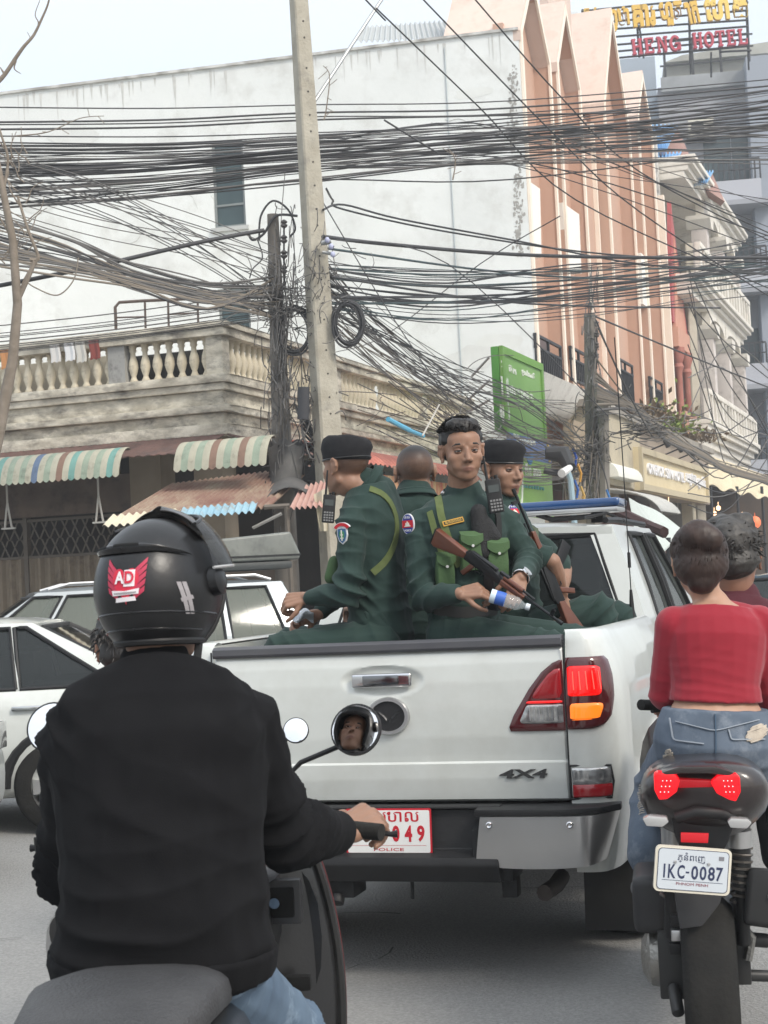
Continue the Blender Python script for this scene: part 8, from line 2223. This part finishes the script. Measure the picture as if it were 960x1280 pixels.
q = MB(); q.bx(-.10, .10, -1.2, -.45, .25, .55); q.build('engine', BLK, sc, bevel=.03)
q = MB(); q.tube([(0, .12, .8), (0, .32, .3)], .03, 8); q.build('fork', BLK, sc, smooth=True)
# clear phone pouch / pale shield piece in front of the rider
q = MB(); q.grid(lambda a, b_: MS1 @ Vector((.10 + .12 * a, .06 - .0 * b_, hzB + .02 + .11 * b_)), 2, 2);
# ---- rider 2: just ahead on the left, almost hidden
R2 = person('rider ahead whose dark hair and ear show behind the black helmet', upx(160, 1100, 4.75))
pel = upx(175, 1065, 4.7); neck = upx(160, 858, 4.75); chest = (pel + neck) / 2 + Vector((0, -.04, 0))
shL = upx(98, 890, 4.7); shR = upx(228, 885, 4.75); elL = upx(92, 985, 4.85); elR = upx(240, 985, 4.9); wrL = upx(88, 985, 5.15); wrR = upx(300, 985, 5.2)
hipL = upx(150, 1075, 4.75); hipR = upx(200, 1075, 4.75); knL = upx(120, 1085, 5.15); knR = upx(230, 1085, 5.15); anL = upx(115, 1240, 5.1); anR = upx(235, 1240, 5.1)
HM2 = Hm(upx(156, 812, 4.78), (-.25, 1, 0), (0, 0, 1))
SH2 = mat('maroon_cloth', (.16, .03, .035), .9, bump=.3, bs=300)
uniform(R2, pel, chest, neck, shR, shL, elR, elL, wrR, wrL, hipR, hipL, knR, knL, anR, anL, HM2, [(wrL, (0, 1, 0), (0, 0, 1), 1, (.9, 1.1, .8), 1.0), (wrR, (0, 1, 0), (0, 0, 1), -1, (.9, 1.1, .8), 1.0)], seed=31, hs=1.0, voxel=.008, shirt_m=SH2, trouser_m=DEN, skin=(.30, .155, .10))
q = MB();
for c_, r_ in (((0, -.03, .05), (.086, .098, .078)), ((0, -.05, .0), (.084, .075, .07)), ((0, .03, .085), (.066, .056, .042))): q.ell(HM2 @ Vector(c_), r_, HM2, 20, 12)
h2 = fuse(q, 'hair', .008, HAIR, R2, 2, fold=lambda co, no: .006 * vn(co, 60, 1))
q = MB(); tufts(q, HM2, 1.08, 260, lambda p: p.z > -.02 and p.y < .04, .026, .0030, 6, lambda p, v, r_: Vector((r_.uniform(-.5, .5), -.3, -.6)) + v * .35); q.build('hair_lock', HAIR, h2, world=True, weld=False)['kind'] = 'stuff'
MS2 = Matrix.Translation((*upx(215, 1000, 5.2).xy, 0)) @ rotz(R(-4))
s2 = thing('scooter', 'second scooter ahead, hidden but for its small round mirror against the tailgate', 'scooter', M=MS2)
loftrings(s2, 'seat', [(-.95, .78, .10, .04, .8), (-.8, .79, .14, .05, .7), (-.4, .76, .12, .05, .7), (-.2, .74, .06, .03, .8)], SGR)
loftrings(s2, 'body', [(-1.1, .70, .10, .06, .8), (-.9, .62, .17, .13, .8), (-.3, .55, .14, .16, .8), (-.1, .42, .15, .08, .8), (.15, .42, .15, .07, .8), (.22, .65, .2, .25, .8), (.34, .68, .16, .2, .8)], SBK)
q = MB(); q.tube([(-.33, -.02, 1.0), (-.2, .03, 1.0), (.2, .03, 1.0), (.33, -.02, 1.0)], .014, 8); q.build('handlebar', BLK, s2, smooth=True)
m2c = upx(370, 913, 4.95); mirror(s2, m2c, Vector((-.05, -1, .30)), .040, [m2c + Vector((-.02, .02, -.02)), upx(345, 935, 5.1), MS2 @ Vector((.2, .03, 1.0))], lab='small round mirror reflecting pale sky')
wheel(s2, (0, .38, .26), .26, .09, 1, 'front_wheel'); wheel(s2, (0, -.85, .26), .26, .1, 1, 'rear_wheel')
q = MB(); q.tube([(0, .2, .7), (0, .38, .26)], .03, 8); q.bx(-.09, .09, -.95, -.3, .25, .5); q.build('frame', BLK, s2)

# ---------------------------------------------------------------- woman in red and the man driving, right-hand scooter
dW = 5.0
SKF = (.40, .235, .16)
REDT = mat('red_jersey', (.23, .005, .016), .85, col2=(.29, .009, .024), ns=6, nf=.6, bump=.4, bs=600, bd=.001, sheen=.2)
DENL = mat('light_denim', (.060, .082, .115), .88, col2=(.125, .155, .20), ns=11, nf=.7, bump=.7, bs=420, bd=.0015, dirt=(.25, .28, .32), ds=7, dlo=.52, dhi=.78)
W_ = person('woman passenger in a tight red top and ripped denim shorts, brown hair tied up', upx(890, 980, dW))
pel = upx(893, 935, dW - .03); neck = upx(893, 752, dW + .03); chest = (pel + neck) / 2 + Vector((0, -.05, 0))
shL = upx(843, 782, dW + .0); shR = upx(948, 780, dW + .02); elL = upx(832, 868, dW + .05); wrL = upx(858, 852, dW + .28); elR = upx(966, 870, dW + .05); wrR = upx(945, 850, dW + .28)
hipL = upx(862, 945, dW); hipR = upx(926, 945, dW); knL = upx(822, 985, dW + .38); knR = upx(985, 985, dW + .38); anL = upx(812, 1088, dW + .10); anR = upx(1000, 1090, dW + .12)
FEM = [(-.16, .12, .10, 0), (-.06, .168, .13, -.01), (.06, .18, .135, -.015), (.18, .168, .118, -.01), (.32, .138, .095, .0), (.44, .130, .090, .005), (.6, .145, .10, .01), (.75, .155, .105, .005), (.86, .148, .09, 0), (.94, .11, .068, -.005), (1.0, .06, .05, 0), (1.06, .045, .045, 0)]; FEM.insert(4, (.275, .150, .105, -.005))
HMW = Hm(upx(874, 706, dW + .05), (.10, 1, -.02), (0, 0, 1))
q = MB()
right = rightof(shL, shR)
torso(q, pel, chest, neck, right, scal(FEM, -.010, -.008)); cap(q, neck - Vector((0, 0, .04)), HMW @ Vector((0, -.02, -.06)), .050, .046)
cap(q, neck - Vector((0, 0, .04)), shL, .042, .044); cap(q, neck - Vector((0, 0, .04)), shR, .042, .044)
head_prims(q, HMW, .98); limb(q, shL, elL, wrL, (.045, .040, .038, .036, .024)); limb(q, shR, elR, wrR, (.045, .040, .038, .036, .024))
hand(q, wrL, (.6, 1, 0), (0, -.2, 1), -1, (.5, .8, .5), L=.92); hand(q, wrR, (-.6, 1, 0), (0, -.2, 1), 1, (.5, .8, .5), L=.92)
limb(q, hipL, knL, anL, (.085, .072, .05, .05, .034)); limb(q, hipR, knR, anR, (.085, .072, .05, .05, .034)); cap(q, hipL, hipR, .09, .09)
for an in (anL, anR): cap(q, an, an + Vector((0, .10, -.03)), .035, .028); cap(q, an, an + Vector((0, -.03, -.03)), .034, .03)
fuse(q, 'body', .0058, SKIN, W_, 3, colf=headcol(HMW, .98, SKF, None, 0), post=headpost(HMW, .98), relax=headrelax(HMW, .98))
eyes(W_, HMW, .98)
q = MB(); torso(q, pel, chest, neck, right, [z for z in scal(FEM, .008, .008) if .31 < z[0] < .99]); limb(q, shL, elL, wrL.lerp(elL, .55), (.062, .057, .054, .050, .046)); limb(q, shR, elR, wrR.lerp(elR, .55), (.062, .057, .054, .050, .046))
cap(q, neck - Vector((0, 0, .035)), shL, .05, .055); cap(q, neck - Vector((0, 0, .035)), shR, .05, .055)
wz = upx(893, 862, dW)
zn = [(wz, .12, (.25, 0, 1), .0060, 150), (wz + Vector((0, 0, .10)), .12, (-.3, 0, 1), .0026, 120), (elL, .08, elL - shL, .005, 120), (elR, .08, elR - shR, .005, 120), (wz + Vector((.1, 0, .2)), .12, (.4, 0, 1), .003, 90)]
fuse(q, 'red_top', .0055, REDT, W_, 4, fold=folds(zn, .001, 16, 41))
q = MB(); torso(q, pel, chest, neck, right, [z for z in scal(FEM, .016, .016) if z[0] < .29]); cap(q, hipL, hipR, .118, .118)
limb(q, hipL, knL, anL.lerp(knL, .2), (.118, .102, .082, .086, .080)); limb(q, hipR, knR, anR.lerp(knR, .2), (.118, .102, .082, .086, .080))
zn = [(hipL, .14, (.8, .3, -.5), .006, 80), (hipR, .14, (-.8, .3, -.5), .006, 80), (knL, .14, (.2, 0, 1), .010, 75), (pel, .12, (1, 0, .2), .003, 60)]
dn = fuse(q, 'denim_trousers', .0058, DENL, W_, 3, fold=folds(zn, .002, 20, 44))
STI = mat('denim_dark', (.04, .07, .11), .85, col2=(.07, .11, .16), ns=12)
pband('waistband', dn, [(842, 880), (862, 884), (893, 886), (930, 885), (952, 881)], .034, mat('denim_band', (.07, .095, .13), .85, col2=(.12, .155, .20), ns=14, bump=.5, bs=400, bd=.001), dn, off=.002, nn=26)
pband('belt_loop', dn, [(893, 872), (893.5, 893)], .012, STI, dn, off=.006, nn=4)
pband('seam', dn, [(894, 893), (895, 930), (894, 955)], .004, STI, dn, off=.001)
for x0, x1 in ((838, 880), (910, 955)):
 pband('pocket_seam', dn, [(x0, 898 if x0 < 890 else 912), (x0 + 4, 925), (x1, 930 if x0 < 890 else 924)], .004, mat('stitch', (.25, .28, .32), .9), dn, off=.001, nn=20)
pband('yoke_seam', dn, [(845, 902), (893, 914), (948, 900)], .003, MATS['stitch'], dn, off=.001, nn=20)
# torn patches with pale threads
FR = mat('frayed_thread', (.56, .50, .42), .95, col2=(.42, .36, .30), ns=60)
def ripped(px, py, w_, h_, n_, seed, nm='ripped_patch'):
 r_ = random.Random(seed); q = MB()
 for k in range(n_):
  y0 = py + (k / n_ - .5) * h_; hw = w_ * (.5 + .5 * math.sin(math.pi * k / n_)) * r_.uniform(.6, 1.0) * .5; sl_ = -.35
  a, na = sight(dn, px - hw, y0 - sl_ * hw, .004); b_, nb = sight(dn, px + hw, y0 + sl_ * hw, .004); m_, nm_ = sight(dn, px, y0 + r_.uniform(-.6, .6), .007)
  if a is None or b_ is None or m_ is None or (a - b_).length > .2: continue
  q.tube([a, m_, b_], .0016, 4)
 if q.v: q.build(nm, FR, dn, world=True, weld=False)['kind'] = 'stuff'
ripped(945, 917, 30, 20, 26, 3); ripped(836, 952, 16, 30, 18, 4); ripped(803, 1000, 12, 40, 16, 5)
# hair: brown, gathered into a loose bun
HBR = mat('brown_hair', (.018, .010, .008), .5, col2=(.045, .024, .018), ns=26, nf=.6, bump=.7, bs=60, bst=(1, 1, .3), bd=.004)
q = MB()
for c_, r_ in (((0, -.022, .045), (.088, .104, .088)), ((0, -.05, .0), (.086, .078, .075)), ((-.005, -.095, .088), (.058, .048, .050)), ((.022, -.105, .075), (.044, .038, .042)), ((0, -.07, -.045), (.050, .045, .045))): q.ell(HMW @ Vector(c_), r_, HMW, 20, 14)
def hairf(co, no, M=np.array(HMW.inverted())):
 p = co @ M[:3, :3].T + M[:3, 3]; a = np.arctan2(p[:, 0], p[:, 2] - .07)
 return .004 * vn(co, 26, 2) + .0016 * np.abs(np.sin(a * 17 + vn(co, 22, 4) * 2.2)) + .0015 * vn(co, 70, 5)
hw = fuse(q, 'hair', .006, HBR, W_, 3, fold=hairf)
q = MB(); r_ = random.Random(9)
for k in range(140):
 a = r_.uniform(0, 6.283); el = r_.uniform(-.9, 1.3); v = Vector((math.cos(a) * math.cos(el), -abs(math.sin(a) * math.cos(el)), math.sin(el))); b_ = Vector((v.x * .088, -.022 + v.y * .108, .04 + v.z * .09))
 tg = Vector((-.005, -.13, .075)) - b_; c_ = b_ + tg * .5 + v * .03
 q.tube([HMW @ b_, HMW @ (b_ * .65 + c_ * .35 + v * .003), HMW @ (b_ * .35 + c_ * .65 + v * .004)], [.0012, .0011, .0004], 4)
q.build('hair_lock', HBR, hw, world=True, weld=False)['kind'] = 'stuff'
# the man in front of her
dM = 5.42
Mn = person('man with wavy greying hair driving the right-hand scooter in front of the woman', upx(915, 980, dM))
pel = upx(918, 925, dM); neck = upx(917, 752, dM + .05); chest = (pel + neck) / 2 + Vector((0, -.04, 0))
shL = upx(868, 790, dM); shR = upx(972, 785, dM); elL = upx(850, 868, dM + .14); wrL = upx(838, 876, dM + .33); elR = upx(988, 868, dM + .14); wrR = upx(1000, 872, dM + .33)
hipL = upx(890, 935, dM); hipR = upx(945, 935, dM); knL = upx(868, 950, dM + .40); knR = upx(965, 950, dM + .40); anL = upx(862, 1070, dM + .35); anR = upx(975, 1070, dM + .35)
HMM = Hm(upx(917, 700, dM + .05), (.38, 1, -.02), (0, 0, 1))
uniform(Mn, pel, chest, neck, shR, shL, elR, elL, wrR, wrL, hipR, hipL, knR, knL, anR, anL, HMM, [(wrL, (-.2, 1, 0), (0, 0, 1), 1, (.9, 1.1, .8), 1.0), (wrR, (.2, 1, 0), (0, 0, 1), -1, (.9, 1.1, .8), 1.0)], seed=51, hs=1.1, voxel=.008, shirt_m=mat('wine_shirt', (.07, .012, .02), .85, bump=.3, bs=300), trouser_m=mat('dark_trousers', (.02, .02, .024), .85), skin=(.24, .12, .078))
HGR = mat('grey_hair', (.020, .018, .017), .5, col2=(.06, .055, .05), ns=32, nf=.5, bump=.8, bs=50, bd=.005)
q = MB(); s = 1.1
for c_, r_ in (((0, -.022, .055), (.086, .102, .082)), ((0, -.045, .0), (.084, .076, .062)), ((0, .035, .10), (.066, .052, .038)), ((.03, -.02, .115), (.045, .05, .03)), ((-.03, -.01, .115), (.045, .05, .03))): q.ell(HMM @ (Vector(c_) * s), tuple(x * s for x in r_), HMM, 20, 12)
hm_ = fuse(q, 'hair', .007, HGR, Mn, 2, fold=lambda co, no: .008 * np.abs(vn(co, 34, 1)) + .004 * vn(co, 80, 3))
q = MB(); tufts(q, HMM, s * 1.05, 520, lambda p: p.z > -.01 and p.y < .06, .022, .0028, 8, lambda p, v, r_: Vector((r_.uniform(-.9, .9), r_.uniform(-.6, .2), r_.uniform(-.9, .1))) + v * .12); q.build('hair_lock', HGR, hm_, world=True, weld=False)['kind'] = 'stuff'
# a raised hand by her neck: the left hand of another rider beyond
# ---- right-hand scooter
SBR = mat('scooter_dark', (.020, .016, .016), .28, col2=(.028, .022, .022), ns=6, bump=.05, bs=100, coat=.4)
pw = upx(886, 1230, 4.72)
MS3 = Matrix.Translation((pw.x, pw.y, 0)) @ rotz(R(-10)) @ Matrix.Rotation(R(0), 4, 'Y')
s3 = thing('motor_scooter', 'dark scooter at the right with a glowing red tail lamp and a white plate', 'scooter', M=MS3)
MI3 = MS3.inverted()
def L3(px, py, d=4.55): return MI3 @ upx(px, py, d)
def panel3(nm, pts, d, th, mt_, bev=.006, par=None):
 """plate with an outline given by view points at distance d, really th thick"""
 P = [L3(*p, d) for p in pts]; q = MB(); off = Vector((0, th, 0))
 q.rings([P, [p + off for p in P]]); return q.build(nm, mt_, par or s3, bevel=bev)
zT = L3(885, 985).z
# tail body loft
q = MB(); rs = []
def tsec(y, cx_, cz, hw, hz_, pw=.75, drop=0):
 return [(cx_ + hw * math.copysign(abs(math.cos(a)) ** pw, math.cos(a)) * (1 - drop * max(0, -math.sin(a))), y, cz + hz_ * math.copysign(abs(math.sin(a)) ** pw, math.sin(a))) for a in [2 * math.pi * i / 28 for i in range(28)]]
cA = L3(882, 998, 4.5); sc3 = 4.5 / 2000
rs = [tsec(cA.y, cA.x, cA.z + .02, .125, .055), tsec(cA.y + .03, cA.x, cA.z + .01, .165, .085, drop=.25), tsec(cA.y + .12, cA.x, cA.z - .02, .185, .115, drop=.35), tsec(cA.y + .35, cA.x + .0, cA.z - .04, .19, .13, drop=.4), tsec(cA.y + .7, cA.x + .0, cA.z - .10, .17, .14), tsec(cA.y + .95, cA.x, cA.z - .22, .14, .12)]
q.rings(rs); q.build('tail_fairing', SBR, s3, smooth=True, auto=60)
loftrings(s3, 'seat', [(cA.y + .10, cA.z + .05, .08, .02, .8), (cA.y + .2, cA.z + .055, .13, .03, .7), (cA.y + .45, cA.z + .03, .14, .03, .7), (cA.y + .75, cA.z - .0, .13, .03, .7), (cA.y + 1.0, cA.z - .02, .07, .03, .8)], SGR)
# X-shaped lamp
lamp = thing('tail_lamp', M=Matrix(), label='glowing red tail lamp, wide at both ends and thin between', cat=None); lamp.parent = s3
for i, pts in enumerate(([(817, 968), (822, 965), (844, 968), (850, 976), (846, 990), (834, 999), (824, 1000), (818, 988)], [(925, 972), (920, 967), (897, 970), (888, 978), (896, 992), (912, 1000), (920, 1002), (926, 990)])):
 panel3('lens', pts, 4.46, .05, mat('lamp_red', (.25, .002, .004), .2, emit=(1, .003, .012), es=.70, coat=.3), .004, lamp)
 cx_ = 832 if i == 0 else 911
 for dx in (-5, 0, 5):
  for dy in (-7, 0, 7):
   p = L3(cx_ + dx + dy * (-.2 if i == 0 else .2), 983 + dy, 4.455); q = MB(); q.ell(p, (.0016, .002, .0016), nu=6, nv=4); q.build('led', mat('led_pink', (1, .5, .5), .3, emit=(1, .35, .35), es=1.6), lamp)
panel3('centre_lens', [(846, 974), (890, 976), (893, 984), (848, 985)], 4.47, .04, mat('lamp_red_dim', (.20, .003, .008), .25, emit=(1, .006, .015), es=.14), .003, lamp)
panel3('tail_lip', [(826, 966), (850, 958), (895, 958), (918, 966), (912, 970), (885, 967), (850, 967), (832, 970)], 4.46, .10, SBR, .004)
# under-tail, indicators, reflector, plate
panel3('under_tail', [(836, 1008), (848, 998), (905, 1000), (925, 1010), (912, 1050), (905, 1064), (850, 1062), (842, 1040)], 4.54, .10, mat('undertail', (.018, .018, .02), .5), .01)
q = MB(); q.tube([L3(845, 1022, 4.52), L3(870, 1015, 4.5), L3(900, 1016, 4.5), L3(918, 1024, 4.52)], .018, 10); q.build('indicator_bar', BLK, s3, smooth=True)
for pts in ([(803, 1024), (812, 1020), (833, 1022), (836, 1028), (828, 1034), (808, 1033)], [(909, 1027), (914, 1023), (934, 1024), (940, 1029), (934, 1036), (913, 1035)]):
 panel3('indicator', pts, 4.46, .05, mat('indicator_clear', (.42, .42, .42), .2, .2, coat=.5), .004)
panel3('reflector', [(851, 1041), (886, 1042), (885, 1054), (851, 1053)], 4.49, .012, mat('reflector_red_glow', (.45, .01, .02), .25, emit=(1, .05, .05), es=.12), .002)  # weak emission put in so the reflector seems to catch light
ppl = thing('licence_plate', M=Matrix(), label='white licence plate reading 1KC-0087 below Khmer script', cat=None); ppl.parent = s3
a = upx(866, 1088, 4.44); xr = (upx(914, 1092, 4.44) - upx(819, 1085, 4.44)).normalized(); zr = Vector((0, 0, 1)); yv = zr.cross(xr); Mp = Matrix((xr, yv.normalized(), xr.cross(yv.normalized()))).transposed().to_4x4(); Mp.translation = a
ppl.matrix_basis = MI3 @ Mp
wP = (upx(914, 1092, 4.44) - upx(819, 1085, 4.44)).length; hP = wP * .60
q = MB(); q.prism(rrect(wP, hP, .014), 0, .012, 'y'); q.prism(rrect(wP * .95, hP * .91, .012), -.001, .0, 'y'); q.build('plate_frame', mat('plate_cream', (.66, .62, .52), .45), ppl)
q = MB(); q.prism(rrect(wP * .935, hP * .90, .011), -.0014, -.0008, 'y'); q.build('plate_line', mat('plate_navy', (.03, .04, .09), .4), ppl)
q = MB(); q.prism(rrect(wP * .915, hP * .87, .010), -.002, -.0012, 'y'); q.build('plate_face', mat('plate_silver', (.56, .60, .64), .3), ppl)
NAV = MATS['plate_navy']
def pt2(t, x, z, w_, h_, m_=NAV, b_=.0): return text('lettering', t, m_, ppl, Matrix.Translation((x * wP, -.0024, z * hP)) @ Matrix.Rotation(R(90), 4, 'X'), ext=.0004, bold=b_, fit=(w_ * wP, h_ * hP))
pt2('ភ្នំពេញ', -.03, .27, .36, .22)
for ch_, x, w_ in (('1', -.375, .022), ('K', -.275, .10), ('C', -.155, .095), ('-', -.07, .045), ('0', .025, .09), ('0', .135, .09), ('8', .245, .09), ('7', .35, .09)):
 pt2(ch_, x, -.045 if ch_ != '-' else -.05, w_, .30 if ch_ != '-' else .035, NAV, .02)
pt2('PHNOM PENH', .0, -.305, .42, .06, mat('plate_maroon', (.22, .04, .06), .5))
q = MB(); q.bx(-.40 * wP, .40 * wP, -.0024, -.0018, -.245 * hP, -.235 * hP); q.build('rule', NAV, ppl)
q = MB(); q.bx(.33 * wP, .40 * wP, -.0024, -.0018, .25 * hP, .34 * hP); q.build('stamp', mat('stamp_grey', (.2, .2, .22), .5), ppl)
for x in (-.24, .20):
 q = MB(); q.lathe([(.005, -.003), (.003, -.006), (.0001, -.006)], (x * wP, 0, .16 * hP), 'y', 10, cap=False); q.build('plate_bolt', SIL, ppl, smooth=True)
# wheel, hugger, shocks, engine, exhaust
wz_ = .285; wy = L3(886, 1200, 4.72)
rw = wheel(s3, (wy.x, .02, wz_), wz_, .145, 1, 'rear_wheel', 5, BLK)
panel3('mud_guard', [(842, 1108), (905, 1110), (900, 1130), (878, 1158), (850, 1162), (846, 1140)], 4.56, .02, mat('guard_grey', (.03, .03, .033), .55, col2=(.05, .05, .053), ns=9), .006)
for x_, top, bot, gold in ((-.125, L3(842, 1046, 4.66), L3(838, 1170, 4.70), False), (.125, L3(925, 1050, 4.66), L3(930, 1180, 4.70), True)):
 sh3 = thing('shock_absorber', M=Matrix(), label=None, cat=None); sh3.parent = s3
 d_ = bot - top
 q = MB(); q.tube([top, top + d_ * .45], .030, 14); q.tube([top + d_ * .45, bot], .020, 12); q.build('damper', BLK if not gold else mat('damper_black', (.02, .02, .02), .4), sh3, smooth=True)
 if gold:
  q = MB(); q.tube([top + d_ * .10, top + d_ * .38], .0225, 14); q.build('canister', mat('gold_anodised', (.55, .32, .06), .3, .8), sh3, smooth=True)
 q = MB(); q.tube([top + d_ * (.08 + .5 * k / 60) + Vector((.033 * math.cos(k * .8), .033 * math.sin(k * .8), 0)) for k in range(61)], .0045, 5); q.build('spring', mat('spring_grey', (.10, .09, .08), .4, .5), sh3, smooth=True)
 q = MB(); q.tube([top + Vector((0, 0, .03)), top + d_ * .06], .036, 14); q.build('top_cap', SIL, sh3, smooth=True)
ec = L3(832, 1205, 4.75)
q = MB(); q.lathe([(.0001, -.075), (.05, -.07), (.085, -.045), (.095, 0), (.09, .05), (.05, .08)], (ec.x - .0, ec.y + .1, ec.z), 'x', 24); q.build('crankcase_cover', mat('cast_alloy', (.33, .32, .30), .4, .8, col2=(.24, .235, .22), ns=12, bump=.3, bs=60), s3, smooth=True)
q = MB(); q.bx(ec.x - .02, ec.x + .10, ec.y - .02, ec.y + .5, ec.z - .10, ec.z + .10); q.tube([(ec.x + .02, ec.y - .02, ec.z - .06), (ec.x + .03, ec.y - .1, ec.z - .12)], .02, 8); q.build('engine_block', mat('engine_dark', (.05, .05, .05), .5, .5), s3, bevel=.02)
q = MB(); q.bx(L3(790, 1125, 4.75).x, L3(834, 1125, 4.75).x, ec.y + .0, ec.y + .28, L3(810, 1170, 4.75).z, L3(810, 1098, 4.75).z); q.build('air_box', mat('airbox_grey', (.018, .018, .02), .5, col2=(.032, .032, .034), ns=7), s3, bevel=.03, seg=3)
for k, (px, py) in enumerate(((857, 1150), (858, 1168), (856, 1185))):
 q = MB(); p = L3(px - 14, py, 4.66); q.bx(p.x - .012, p.x + .02, p.y - .02, p.y + .02, p.z - .016, p.z + .016); q.build('bracket_bit', SIL if k == 1 else BLK, s3, bevel=.004)
mu = L3(950, 1120, 4.66)
q = MB(); q.rings([[(mu.x - .055, mu.y - .06, mu.z - .07), (mu.x + .075, mu.y - .06, mu.z - .09), (mu.x + .085, mu.y - .05, mu.z + .085), (mu.x - .03, mu.y - .05, mu.z + .095)], [(mu.x - .05, mu.y + .45, mu.z - .16), (mu.x + .05, mu.y + .45, mu.z - .16), (mu.x + .06, mu.y + .45, mu.z - .04), (mu.x - .04, mu.y + .45, mu.z - .04)]]); q.build('muffler', mat('muffler_grey', (.014, .014, .015), .4, col2=(.026, .026, .026), ns=6), s3, bevel=.018, seg=3)
q = MB(); q.lathe([(.012, -.002), (.010, -.008), (.0001, -.008)], (mu.x + .03, mu.y - .055, mu.z + .01), 'y', 10, cap=False); q.build('muffler_bolt', SIL, s3, smooth=True)
q = MB(); p0_, p1_ = L3(915, 1172, 4.74), L3(960, 1176, 4.74); q.tube([p0_, p1_], .022, 10); q.tube([L3(905, 1218, 4.76), L3(962, 1220, 4.76)], .018, 10); q.bx(p0_.x, p0_.x + .05, p0_.y - .0, p0_.y + .2, p0_.z - .14, p0_.z + .06); q.build('swing_arm', mat('engine_dark', (.05, .05, .05), .5, .5), s3, bevel=.008)
q = MB(); q.tube([L3(925, 1155, 4.72), L3(940, 1172, 4.72), L3(935, 1200, 4.72)], .014, 8); q.build('brake_caliper', mat('cast_alloy', (.33, .32, .30), .4, .8), s3, smooth=True)
loftrings(s3, 'lower_body', [(cA.y + .45, .42, .12, .10, .7), (cA.y + .9, .40, .16, .12, .7), (cA.y + 1.15, .36, .17, .05, .7), (cA.y + 1.45, .36, .17, .05, .7)], SBR)
loftrings(s3, 'front_shield', [(cA.y + 1.42, .62, .16, .30, .7), (cA.y + 1.50, .72, .20, .30, .7), (cA.y + 1.62, .78, .14, .22, .8)], SBR)
hb3 = [L3(806, 882, 5.62), L3(850, 880, 5.72), L3(905, 872, 5.76), L3(960, 876, 5.72), L3(1000, 880, 5.62)]
q = MB(); q.tube(hb3, .012, 8); hbo = q.build('handlebar', BLK, s3, smooth=True)
q = MB(); q.tube([L3(801, 881, 5.60), L3(838, 882, 5.70)], .019, 12); q.build('grip', RUB, hbo, smooth=True)
q = MB(); q.tube([L3(815, 889, 5.66), L3(840, 886, 5.75)], .007, 8); q.build('brake_lever', BLK, hbo, smooth=True)
wheel(s3, (wy.x, 1.30, .28), .28, .11, 1, 'front_wheel', 5, BLK)
q = MB(); q.tube([(wy.x, 1.12, .75), (wy.x, 1.30, .28)], .035, 8); q.build('fork', BLK, s3, smooth=True)
# her shoe
q = MB(); an = upx(812, 1100, dW + .08); cap(q, an, an + Vector((-.01, .13, -.05)), .045, .035); cap(q, an + Vector((0, -.02, -.02)), an + Vector((0, .05, -.045)), .046, .042); fuse(q, 'shoe', .006, mat('shoe_grey', (.12, .12, .125), .7), W_, 3)
# ---- thin street haze round everything
hz = MB(); hz.bx(-122, 122, -62, 182, -1, 34)
hm = bpy.data.materials.new('street_haze'); hm.use_nodes = True
nt = hm.node_tree; nt.nodes.clear(); ho = nt.nodes.new('ShaderNodeOutputMaterial'); pv_ = nt.nodes.new('ShaderNodeVolumePrincipled')
pv_.inputs['Density'].default_value = .0024; pv_.inputs['Color'].default_value = (.93, .96, 1, 1); pv_.inputs['Anisotropy'].default_value = .2
nt.links.new(pv_.outputs[0], ho.inputs['Volume'])
tag(hz.build('haze', hm), kind='stuff')
